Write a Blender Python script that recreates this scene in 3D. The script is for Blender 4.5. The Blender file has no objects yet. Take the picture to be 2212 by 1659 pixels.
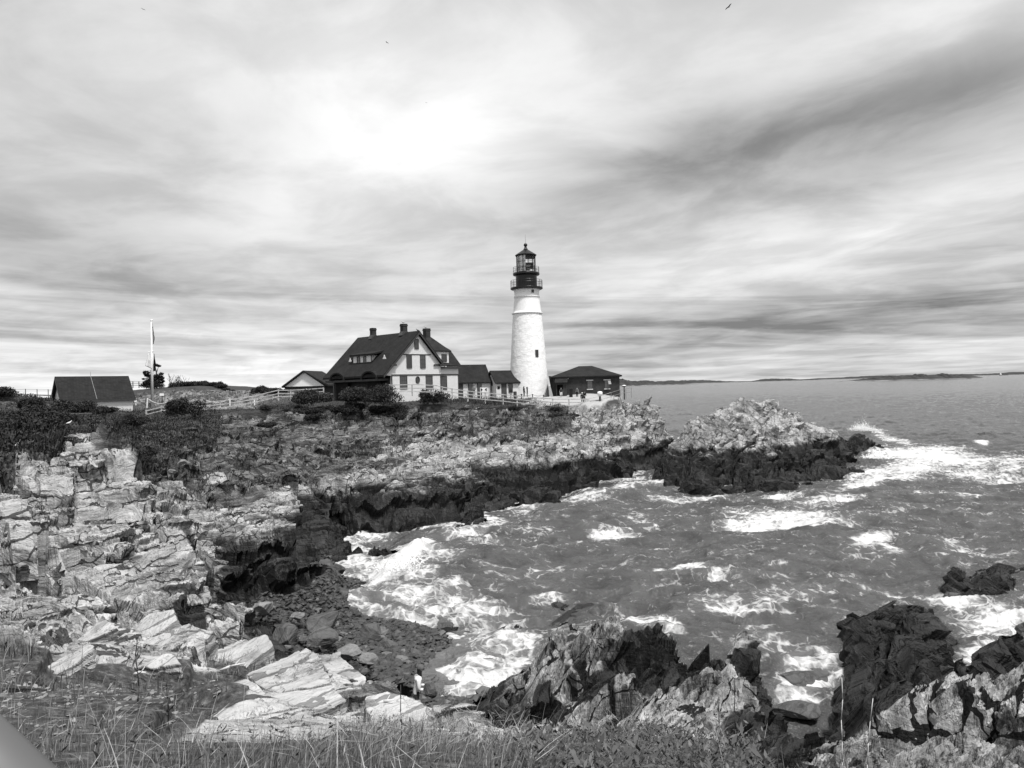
import bpy, bmesh, math, random
import numpy as np
from mathutils import Matrix, Vector

rnd = random.Random(7)
R = math.radians
sc = bpy.context.scene
COL = sc.collection

# ------------------------------------------------------------------ camera
H = 11.0                      # eye height above the sea (m)
FW = 1661.0                   # focal length in pixels of the 2212-wide view the measurements use
ROLL, PITCH = R(1.43), R(0.2)
_r = Vector((math.cos(ROLL), 0, -math.sin(ROLL)))
_u = Vector((math.sin(ROLL), 0, math.cos(ROLL)))
_f = Vector((0, 1, 0))
RIGHT = _r
FWD = (_f * math.cos(PITCH) + _u * math.sin(PITCH)).normalized()
UP = (_u * math.cos(PITCH) - _f * math.sin(PITCH)).normalized()
cam_d = bpy.data.cameras.new('camera')
cam = bpy.data.objects.new('camera', cam_d)
COL.objects.link(cam)
sc.camera = cam
cam.matrix_world = Matrix(((RIGHT.x, UP.x, -FWD.x, 0), (RIGHT.y, UP.y, -FWD.y, 0), (RIGHT.z, UP.z, -FWD.z, H), (0, 0, 0, 1)))
cam_d.sensor_fit = 'HORIZONTAL'
cam_d.sensor_width = 36.0
cam_d.lens = 36.0 * FW / 2212.0
cam_d.clip_start = 0.1
cam_d.clip_end = 60000
EYE = Vector((0, 0, H))

# ------------------------------------------------------------------ sun, exposure
SUN_EL, SUN_AZ = R(65), R(146)     # azimuth clockwise from +Y: the light comes from behind the camera, from the right
sun_d = bpy.data.lights.new('sun', 'SUN')
sun_d.energy = 4.6
sun_d.angle = R(7)
sun_d.color = (1, 0.99, 0.98)
sun = bpy.data.objects.new('sun', sun_d)
COL.objects.link(sun)
sd = Vector((math.sin(SUN_AZ) * math.cos(SUN_EL), math.cos(SUN_AZ) * math.cos(SUN_EL), math.sin(SUN_EL)))
sun.rotation_euler = sd.to_track_quat('Z', 'Y').to_euler()
sc.view_settings.view_transform = 'Standard'
sc.view_settings.look = 'None'
sc.view_settings.gamma = 1.0
sc.view_settings.exposure = 0.0

# ------------------------------------------------------------------ sky: grey, streaked overcast
world = bpy.data.worlds.new('World')
sc.world = world
world.use_nodes = True
WT = world.node_tree
WT.nodes.clear()


class NT:
    """small helper for node trees"""
    def __init__(s, tree):
        s.t = tree

    def n(s, kind, **kw):
        nd = s.t.nodes.new(kind)
        for k, v in kw.items():
            setattr(nd, k, v)
        return nd

    def l(s, a, b):
        s.t.links.new(a, b)

    def put(s, sock, v):
        if isinstance(v, (int, float)):
            if sock.type == 'RGBA':
                sock.default_value = (v, v, v, 1)
            elif sock.type == 'VECTOR':
                sock.default_value = (v, v, v)
            else:
                sock.default_value = v
        elif isinstance(v, tuple):
            sock.default_value = v
        else:
            s.l(v, sock)

    def m(s, op, a, b=0.0, c=None, clamp=False):
        nd = s.n('ShaderNodeMath', operation=op, use_clamp=clamp)
        s.put(nd.inputs[0], a)
        s.put(nd.inputs[1], b)
        if c is not None:
            s.put(nd.inputs[2], c)
        return nd.outputs[0]

    def vm(s, op, a, b):
        nd = s.n('ShaderNodeVectorMath', operation=op)
        s.put(nd.inputs[0], a)
        s.put(nd.inputs[1], b)
        return nd.outputs[0]

    def sep(s, v):
        nd = s.n('ShaderNodeSeparateXYZ')
        s.l(v, nd.inputs[0])
        return nd.outputs

    def com(s, x, y, z=0.0):
        nd = s.n('ShaderNodeCombineXYZ')
        for i, v in enumerate((x, y, z)):
            s.put(nd.inputs[i], v)
        return nd.outputs[0]

    def noise(s, vec, scale=1.0, detail=4.0, rough=0.55, dist=0.0):
        nd = s.n('ShaderNodeTexNoise')
        nd.inputs['Scale'].default_value = scale
        nd.inputs['Detail'].default_value = detail
        nd.inputs['Roughness'].default_value = rough
        nd.inputs['Distortion'].default_value = dist
        s.l(vec, nd.inputs['Vector'])
        return nd.outputs[0]

    def ramp(s, fac, pts, interp='LINEAR'):
        nd = s.n('ShaderNodeValToRGB')
        cr = nd.color_ramp
        cr.interpolation = interp
        while len(cr.elements) < len(pts):
            cr.elements.new(0.5)
        for e, (p, v) in zip(cr.elements, pts):
            e.position = p
            e.color = (v, v, v, 1)
        s.l(fac, nd.inputs[0])
        return nd.outputs[0]

    def sm(s, v, lo, hi, a=0.0, b=1.0):
        nd = s.n('ShaderNodeMapRange', interpolation_type='SMOOTHSTEP')
        s.put(nd.inputs[0], v)
        nd.inputs[1].default_value = lo
        nd.inputs[2].default_value = hi
        nd.inputs[3].default_value = a
        nd.inputs[4].default_value = b
        return nd.outputs[0]

    def mix(s, f, a, b):
        nd = s.n('ShaderNodeMix', data_type='FLOAT')
        s.put(nd.inputs[0], f)
        s.put(nd.inputs[2], a)
        s.put(nd.inputs[3], b)
        return nd.outputs[0]


def build_sky():
    k = NT(WT)
    tc = k.n('ShaderNodeTexCoord')
    d = k.vm('NORMALIZE', tc.outputs['Generated'], (0, 0, 0))
    x, y, z = k.sep(d)[:3]
    zc = k.m('MAXIMUM', z, 0.0)
    den = k.m('ADD', zc, 0.085)
    u = k.m('DIVIDE', x, den)
    v = k.m('DIVIDE', y, den)
    # cloud sheets: stretched along the view, wind-sheared
    wv = k.noise(k.com(k.m('MULTIPLY', u, 0.35), k.m('MULTIPLY', v, 0.22), 3.1), 1.0, 3, 0.5)
    ws = k.m('MULTIPLY', k.m('SUBTRACT', wv, 0.5), 1.6)
    big = k.noise(k.com(k.m('ADD', k.m('MULTIPLY', u, 0.55), ws), k.m('ADD', k.m('MULTIPLY', v, 0.42), ws), 0.7), 1.0, 6, 0.52, 0.3)
    fine = k.noise(k.com(k.m('ADD', k.m('MULTIPLY', u, 1.7), ws), k.m('ADD', k.m('MULTIPLY', v, 1.5), k.m('MULTIPLY', u, 0.25)), 5.2), 1.0, 7, 0.56, 0.35)
    fs = k.sm(fine, 0.36, 0.64)
    bands = k.noise(k.com(k.m('MULTIPLY', x, 1.8), k.m('ADD', k.m('MULTIPLY', z, 34.0), k.m('MULTIPLY', x, 1.0)), 2.0), 1.0, 6, 0.6, 0.5)
    lowz = k.sm(z, 0.20, 0.05)
    cum = k.sm(k.noise(k.com(k.m('MULTIPLY', x, 9.0), k.m('MULTIPLY', z, 26.0), 8.0), 1.0, 6, 0.6, 0.6), 0.5, 0.62)
    c = k.m('ADD', k.m('MULTIPLY', k.m('SUBTRACT', big, 0.5), 0.55), k.m('MULTIPLY', k.m('SUBTRACT', fs, 0.5), 0.17))
    c = k.m('ADD', c, k.m('MULTIPLY', k.m('MULTIPLY', k.m('SUBTRACT', k.sm(bands, 0.35, 0.65), 0.5), 0.30), lowz))
    c = k.m('ADD', c, k.m('MULTIPLY', k.m('MULTIPLY', k.m('MULTIPLY', cum, k.sm(z, 0.16, 0.05)), k.sm(x, 0.1, -0.2)), 0.10))
    ed = k.noise(k.com(k.m('ADD', k.m('MULTIPLY', u, 3.6), k.m('MULTIPLY', ws, 2.0)), k.m('ADD', k.m('MULTIPLY', v, 3.4), k.m('MULTIPLY', u, 0.6)), 1.2), 1.0, 8, 0.62, 0.6)
    c = k.m('ADD', c, k.m('MULTIPLY', k.m('SUBTRACT', ed, 0.5), 0.15))
    # broad bright and dark parts of this sky, by direction
    yc = k.m('MAXIMUM', y, 0.12)
    gx = k.m('DIVIDE', x, yc)
    gz = k.m('ADD', k.m('DIVIDE', z, yc), k.m('MULTIPLY', gx, -0.025))
    wob = k.m('MULTIPLY', k.m('SUBTRACT', k.noise(d, 3.0, 3, 0.5), 0.5), 0.16)
    gxw = k.m('ADD', gx, wob)
    gzw = k.m('ADD', gz, k.m('MULTIPLY', wob, 0.7))
    base = None
    for (px, py, sx, sy, rot, amp) in SKY_BLOBS:
        cx, cz = (px - 1106) / FW, (835 - py) / FW
        dx = k.m('SUBTRACT', gxw, cx)
        dz = k.m('SUBTRACT', gzw, cz)
        ca, sa = math.cos(R(rot)), math.sin(R(rot))
        a = k.m('MULTIPLY', k.m('ADD', k.m('MULTIPLY', dx, ca), k.m('MULTIPLY', dz, sa)), FW / sx)
        b = k.m('MULTIPLY', k.m('ADD', k.m('MULTIPLY', dx, -sa), k.m('MULTIPLY', dz, ca)), FW / sy)
        g = k.m('MULTIPLY', k.m('EXPONENT', k.m('MULTIPLY', k.m('ADD', k.m('MULTIPLY', a, a), k.m('MULTIPLY', b, b)), -1.0)), amp)
        base = g if base is None else k.m('ADD', base, g)
    tot = k.m('ADD', k.m('ADD', c, base), 0.665)
    tot = k.m('MINIMUM', k.m('MAXIMUM', tot, 0.22), 1.05)
    # an overcast sky is brighter overhead and behind the camera than along the horizon
    up = k.sm(z, 0.5, 0.95, 0.0, 0.15)
    back = k.sm(y, 0.1, -0.5, 0.0, 0.15)
    tot = k.m('ADD', tot, k.m('ADD', up, back))
    tot = k.m('MULTIPLY', tot, k.sm(z, -0.03, -0.004, 0.22, 1.0))
    sky = k.n('ShaderNodeTexSky', sky_type='NISHITA')
    sky.sun_disc = False
    sky.sun_elevation = SUN_EL
    sky.sun_rotation = SUN_AZ
    bw = k.n('ShaderNodeRGBToBW')
    k.l(sky.outputs[0], bw.inputs[0])
    clear = k.m('MINIMUM', bw.outputs[0], 9.0)
    cloud = k.m('MULTIPLY', tot, 10.0)
    val = k.mix(0.95, clear, cloud)
    bg = k.n('ShaderNodeBackground')
    k.l(val, bg.inputs[0])
    bg.inputs[1].default_value = 0.1
    out = k.n('ShaderNodeOutputWorld')
    k.l(bg.outputs[0], out.inputs[0])


# pixel centre, half widths, tilt (deg, ccw), brightness offset
SKY_BLOBS = [
    (930, 320, 330, 110, 6, 0.30), (850, 250, 150, 60, -10, 0.10), (760, 200, 420, 60, -8, 0.08),
    (1820, 315, 620, 135, 10, -0.34),
    (1420, 390, 330, 60, 20, -0.16),
    (150, 470, 520, 90, -10, -0.20),
    (1900, 705, 620, 52, 2, -0.26),
    (1560, 760, 500, 50, 4, -0.16),
    (300, 790, 700, 55, 0, 0.26),
    (1850, 540, 500, 70, 12, 0.20),
    (1950, 120, 500, 90, 8, 0.12),
    (300, 150, 600, 160, -6, 0.05), (700, 60, 800, 130, -4, 0.14),
    (2000, 640, 300, 40, 4, -0.08),
    (500, 650, 500, 50, -4, 0.05),
]
build_sky()


# ------------------------------------------------------------------ measuring: photo pixel -> place
def ray(px, py):
    a = (px - 1106.0) / FW
    b = (829.5 - py) / FW
    return (FWD + RIGHT * a + UP * b)


def at_d(px, py, dist):
    r = ray(px, py)
    return EYE + r * (dist / r.y)


def at_z(px, py, z):
    r = ray(px, py)
    return EYE + r * ((z - H) / r.z)


def on_plane(px, py, p0, n):
    r = ray(px, py)
    return EYE + r * ((Vector(p0) - EYE).dot(n) / r.dot(n))


def project(x, y, z):
    """world arrays -> pixels of the 2212-wide view"""
    X, Y, Z = x, y, z - H
    cx = X * RIGHT.x + Y * RIGHT.y + Z * RIGHT.z
    cy = X * UP.x + Y * UP.y + Z * UP.z
    cz = X * FWD.x + Y * FWD.y + Z * FWD.z
    cz = np.maximum(cz, 1e-3)
    return 1106 + FW * cx / cz, 829.5 - FW * cy / cz


# ------------------------------------------------------------------ numpy noise
def _h(ix, iy, seed):
    n = (ix.astype(np.int64) * 374761393 + iy.astype(np.int64) * 668265263 + seed * 1442695041) & 0x7FFFFFFF
    n = ((n ^ (n >> 13)) * 1274126177) & 0x7FFFFFFF
    n = ((n ^ (n >> 15)) * 2246822519) & 0x7FFFFFFF
    return ((n ^ (n >> 16)) & 0xFFFFFF) / float(0xFFFFFF)


def vnoise(x, y, seed=0):
    ix, iy = np.floor(x), np.floor(y)
    fx, fy = x - ix, y - iy
    fx = fx * fx * (3 - 2 * fx)
    fy = fy * fy * (3 - 2 * fy)
    a = _h(ix, iy, seed)
    b = _h(ix + 1, iy, seed)
    c = _h(ix, iy + 1, seed)
    e = _h(ix + 1, iy + 1, seed)
    return (a + (b - a) * fx) * (1 - fy) + (c + (e - c) * fx) * fy - 0.5


def fbm(x, y, octv=4, seed=0, gain=0.5):
    s, a = 0, 1.0
    for i in range(octv):
        s = s + a * vnoise(x * 2 ** i, y * 2 ** i, seed + i * 17)
        a *= gain
    return s


def cells(s, t, seed):
    i0, j0 = np.floor(s), np.floor(t)
    f1 = np.full(s.shape, 9.0)
    f2 = np.full(s.shape, 9.0)
    r1 = np.zeros(s.shape)
    r2 = np.zeros(s.shape)
    ds = np.zeros(s.shape)
    dt = np.zeros(s.shape)
    for i in (-1, 0, 1):
        for j in (-1, 0, 1):
            ci, cj = i0 + i, j0 + j
            px = ci + 0.5 + 0.8 * (_h(ci, cj, seed) - 0.5)
            py = cj + 0.5 + 0.8 * (_h(ci, cj, seed + 5) - 0.5)
            a, b = s - px, t - py
            dd = np.maximum(np.abs(a) * 0.55 + np.abs(b) * 0.35, np.sqrt(a * a + b * b) * 0.8)
            cl = dd < f1
            f2 = np.where(cl, f1, np.minimum(f2, dd))
            f1 = np.where(cl, dd, f1)
            r1 = np.where(cl, _h(ci, cj, seed + 11), r1)
            r2 = np.where(cl, _h(ci, cj, seed + 23), r2)
            ds = np.where(cl, a, ds)
            dt = np.where(cl, b, dt)
    return f2 - f1, r1, r2, ds, dt


def rbf(ctrl, lam=0.0, c=0.03):
    """ctrl rows (theta, ln d, z): multiquadric surface over log-polar coordinates"""
    A = np.array(ctrl, float)
    P, Z = A[:, :2], A[:, 2]
    D = np.sqrt(((P[:, None] - P[None]) ** 2).sum(-1) + c * c)
    n = len(P)
    M = np.zeros((n + 1, n + 1))
    M[:n, :n] = D + lam * np.eye(n)
    M[:n, n] = M[n, :n] = 1
    w = np.linalg.solve(M, np.append(Z, 0))

    def f(th, ld):
        out = np.empty(th.shape)
        t, l, o = th.ravel(), ld.ravel(), out.reshape(-1)
        for i in range(0, t.size, 60000):
            q = np.sqrt((t[i:i + 60000, None] - P[None, :, 0]) ** 2 + (l[i:i + 60000, None] - P[None, :, 1]) ** 2 + c * c)
            o[i:i + 60000] = q @ w[:n] + w[n]
        return out
    return f


def C(px, py, d=None, z=None):
    """control row from a photo pixel with a distance or a height"""
    p = at_d(px, py, d) if d is not None else at_z(px, py, z)
    return (math.atan2(p.x, p.y), math.log(math.hypot(p.x, p.y)), p.z)


def B(px, d, z):
    """control row by bearing of a pixel column, distance, height"""
    th = math.atan((px - 1106) / FW)
    return (th, math.log(d / math.cos(th)), z)


def inpoly(x, y, poly):
    n = len(poly)
    res = np.zeros(x.shape, bool)
    j = n - 1
    for i in range(n):
        xi, yi = poly[i]
        xj, yj = poly[j]
        if yi != yj:
            c = ((yi > y) != (yj > y)) & (x < (xj - xi) * (y - yi) / (yj - yi) + xi)
            res ^= c
        j = i
    return res


# ------------------------------------------------------------------ object helpers
def tag(o, label=None, cat=None, group=None, kind=None):
    if label:
        o['label'] = label
    if cat:
        o['category'] = cat
    if group:
        o['group'] = group
    if kind:
        o['kind'] = kind
    return o


def link(name, me, mats=None, parent=None, loc=None):
    o = bpy.data.objects.new(name, me)
    COL.objects.link(o)
    if mats is not None:
        for m in (mats if isinstance(mats, (list, tuple)) else [mats]):
            me.materials.append(m)
    if parent is not None:
        o.parent = parent
    if loc is not None:
        o.location = loc
    return o


def np_mesh(name, V, F, attrs=None, smooth=False):
    """V (n,3); F (m,4) or (m,3) int"""
    me = bpy.data.meshes.new(name)
    k = F.shape[1]
    me.vertices.add(len(V))
    me.vertices.foreach_set('co', np.ascontiguousarray(V, np.float32).ravel())
    me.loops.add(F.size)
    me.loops.foreach_set('vertex_index', np.ascontiguousarray(F, np.int32).ravel())
    me.polygons.add(len(F))
    me.polygons.foreach_set('loop_start', np.arange(0, F.size, k, dtype=np.int32))
    me.polygons.foreach_set('loop_total', np.full(len(F), k, np.int32))
    me.polygons.foreach_set('use_smooth', np.full(len(F), smooth, bool))
    me.update(calc_edges=True)
    for kk, v in (attrs or {}).items():
        a = me.attributes.new(kk, 'FLOAT', 'POINT')
        a.data.foreach_set('value', np.ascontiguousarray(v, np.float32).ravel())
    return me


def grid_faces(n, m):
    i = np.arange(n - 1)[:, None] * m + np.arange(m - 1)[None]
    return np.stack([i, i + m, i + m + 1, i + 1], -1).reshape(-1, 4)


def compact(V, F, attrs):
    used = np.unique(F)
    mp = np.full(len(V), -1, np.int64)
    mp[used] = np.arange(len(used))
    return V[used], mp[F], {k: v[used] for k, v in attrs.items()}


# ------------------------------------------------------------------ materials
def mat(name):
    m = bpy.data.materials.new(name)
    m.use_nodes = True
    m.node_tree.nodes.clear()
    return m, NT(m.node_tree)


def finish(k, col, rough=0.8, bump=None, bstr=0.3, bdist=0.02, spec=0.3, **kw):
    p = k.n('ShaderNodeBsdfPrincipled')
    k.put(p.inputs['Base Color'], col)
    k.put(p.inputs['Roughness'], rough)
    k.put(p.inputs['Specular IOR Level'], spec)
    for a, v in kw.items():
        k.put(p.inputs[a.replace('_', ' ')], v)
    if bump is not None:
        b = k.n('ShaderNodeBump')
        b.inputs['Strength'].default_value = bstr
        b.inputs['Distance'].default_value = bdist
        k.l(bump, b.inputs['Height'])
        k.l(b.outputs[0], p.inputs['Normal'])
    o = k.n('ShaderNodeOutputMaterial')
    k.l(p.outputs[0], o.inputs[0])


def plain(name, v, rough=0.7, var=0.15, scale=6.0, bump=0.0, spec=0.3, metal=0.0):
    """one grey with weathering mottle"""
    m, k = mat(name)
    pos = k.n('ShaderNodeTexCoord').outputs['Object']
    nz = k.noise(pos, scale, 5, 0.6)
    col = k.m('MULTIPLY', k.sm(nz, 0.25, 0.75, 1 - var, 1 + var), v)
    finish(k, col, rough, nz if bump else None, bump, 0.03, spec, Metallic=metal)
    return m


STRIKE = Vector((0.62, 0.785, 0)).normalized()


def rock_mat(name, lo=0.07, hi=0.46, wet_z=2.95, wet_w=0.7, vert=False, dark=1.0, mark=1.0, fine=1.0):
    m, k = mat(name)
    g = k.n('ShaderNodeNewGeometry')
    x, y, z = k.sep(g.outputs['Position'])[:3]
    s = k.m('ADD', k.m('MULTIPLY', x, STRIKE.x), k.m('MULTIPLY', y, STRIKE.y))
    t = k.m('SUBTRACT', k.m('MULTIPLY', x, STRIKE.y), k.m('MULTIPLY', y, STRIKE.x))
    bed = k.m('ADD', k.m('MULTIPLY', t, 0.55), k.m('MULTIPLY', z, 0.9))
    if vert:
        fol = k.com(k.m('MULTIPLY', t, 2.2), k.m('MULTIPLY', s, 1.2), k.m('MULTIPLY', z, 0.55))
    else:
        fol = k.com(k.m('MULTIPLY', s, 0.35), k.m('MULTIPLY', bed, 3.0), k.m('MULTIPLY', t, 0.8))
    n1 = k.noise(fol, 1.1, 6, 0.62, 0.4)
    n2 = k.noise(g.outputs['Position'], 0.55, 5, 0.6)
    n3 = k.noise(fol, 6.0, 5, 0.65, 0.2)
    n4 = k.noise(g.outputs['Position'], 9.0, 4, 0.7)
    f = k.m('ADD', k.m('ADD', k.m('MULTIPLY', n1, 0.60 - 0.18 * fine), k.m('MULTIPLY', n2, 0.40 - 0.12 * fine)), k.m('ADD', k.m('MULTIPLY', n3, 0.19 * fine), k.m('MULTIPLY', n4, 0.11 * fine)))
    if vert:
        f = k.m('SUBTRACT', f, 0.035)
    dry = k.ramp(f, [(0.33, lo * 0.45), (0.44, lo + (hi - lo) * 0.38), (0.53, lo + (hi - lo) * 0.8), (0.66, hi)])
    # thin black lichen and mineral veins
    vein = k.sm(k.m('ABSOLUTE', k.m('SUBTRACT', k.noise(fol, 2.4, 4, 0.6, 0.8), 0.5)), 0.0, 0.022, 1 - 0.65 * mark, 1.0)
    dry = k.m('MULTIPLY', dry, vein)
    # dark joint lines: the shade of narrow crevices painted into the colour
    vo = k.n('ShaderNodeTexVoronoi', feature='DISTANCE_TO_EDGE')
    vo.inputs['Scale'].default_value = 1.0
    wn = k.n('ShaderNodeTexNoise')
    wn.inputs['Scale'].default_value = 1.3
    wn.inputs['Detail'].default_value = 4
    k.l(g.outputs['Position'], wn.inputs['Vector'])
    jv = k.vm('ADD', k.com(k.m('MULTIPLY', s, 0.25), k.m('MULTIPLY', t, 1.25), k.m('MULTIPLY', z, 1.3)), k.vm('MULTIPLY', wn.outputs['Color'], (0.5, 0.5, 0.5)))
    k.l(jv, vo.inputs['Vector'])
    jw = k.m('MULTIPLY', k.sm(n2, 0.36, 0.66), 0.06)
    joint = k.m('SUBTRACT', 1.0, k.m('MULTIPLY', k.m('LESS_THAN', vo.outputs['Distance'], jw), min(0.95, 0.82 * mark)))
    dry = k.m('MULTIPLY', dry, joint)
    # patches of dark lichen, thicker on the upper slope
    dull = k.n('ShaderNodeAttribute', attribute_name='dull').outputs['Fac']
    li = k.sm(k.m('ADD', k.noise(fol, 0.8, 6, 0.7, 0.4), k.m('MULTIPLY', dull, 0.09)), 0.52, 0.63, 1.0, 1 - 0.65 * mark)
    dry = k.m('MULTIPLY', dry, li)
    dry = k.m('MULTIPLY', dry, k.mix(dull, 1.15, 0.6))
    # wet, weed-blackened zone up to the tide mark
    zt = k.m('ADD', z, k.m('ADD', k.m('MULTIPLY', k.m('SUBTRACT', n2, 0.5), 3.2 * wet_w), k.m('MULTIPLY', k.m('SUBTRACT', n1, 0.5), 1.6 * wet_w)))
    w = k.sm(zt, wet_z - 0.45, wet_z + 0.5, 1.0, 0.0)
    wetc = k.ramp(f, [(0.35, 0.008), (0.53, 0.024), (0.70, 0.085)])
    col = k.mix(w, dry, wetc)
    wd = k.n('ShaderNodeAttribute', attribute_name='weed').outputs['Fac']  # marked dark patches: crag rock, plus the shade painted for a cave
    wd = k.sm(k.m('ADD', wd, k.m('ADD', k.m('MULTIPLY', k.m('SUBTRACT', n2, 0.5), 1.5), k.m('MULTIPLY', k.m('SUBTRACT', n1, 0.5), 1.1))), 0.35, 0.75)
    wd = k.m('MULTIPLY', wd, k.sm(k.n('ShaderNodeAttribute', attribute_name='weed').outputs['Fac'], 0.0, 0.12))
    w = k.m('MAXIMUM', w, wd)
    col = k.mix(w, dry, wetc)
    rough = k.mix(w, 0.85, 0.46)
    at = k.n('ShaderNodeAttribute', attribute_name='soil')
    soil = k.m('MULTIPLY', at.outputs['Fac'], 1.0)
    sc_ = k.ramp(k.noise(g.outputs['Position'], 7.0, 5, 0.7), [(0.35, 0.015), (0.52, 0.05), (0.72, 0.18)])
    col = k.mix(soil, col, sc_)
    peb = k.n('ShaderNodeAttribute', attribute_name='shingle').outputs['Fac']
    col = k.mix(peb, col, k.ramp(k.noise(g.outputs['Position'], 4.0, 4, 0.6), [(0.3, 0.018), (0.7, 0.06)]))
    shelf = k.n('ShaderNodeAttribute', attribute_name='shelf').outputs['Fac']
    col = k.mix(shelf, col, k.ramp(f, [(0.35, 0.05), (0.5, 0.12), (0.68, 0.2)]))
    rough = k.mix(shelf, rough, 0.3)
    lawn = k.n('ShaderNodeAttribute', attribute_name='lawn').outputs['Fac']
    col = k.mix(lawn, col, k.ramp(n4, [(0.3, 0.03), (0.7, 0.055)]))
    pv = k.n('ShaderNodeAttribute', attribute_name='paved').outputs['Fac']
    col = k.mix(pv, col, k.ramp(n4, [(0.3, 0.32), (0.7, 0.42)]))
    col = k.m('MULTIPLY', col, dark)
    n5 = k.noise(k.com(k.m('MULTIPLY', s, 0.35), k.m('MULTIPLY', t, 0.35), k.m('MULTIPLY', z, 3.2)), 1.6, 5, 0.6, 0.3)
    b = k.m('ADD', k.m('MULTIPLY', k.m('ADD', n3, n5), 0.7), k.m('ADD', k.m('MULTIPLY', n4, 0.35), k.m('MULTIPLY', n1, 0.8)))
    finish(k, col, rough, b, 1.0, 0.08, 0.2)
    return m

# ------------------------------------------------------------------ the shore: one sheet of rock, turf and shingle
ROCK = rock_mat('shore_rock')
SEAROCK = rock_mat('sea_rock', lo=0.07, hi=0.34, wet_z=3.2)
CRAG = rock_mat('crag_rock', lo=0.05, hi=0.46, wet_z=2.8, wet_w=1.2, vert=True, mark=1.25, fine=0.75)

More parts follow.
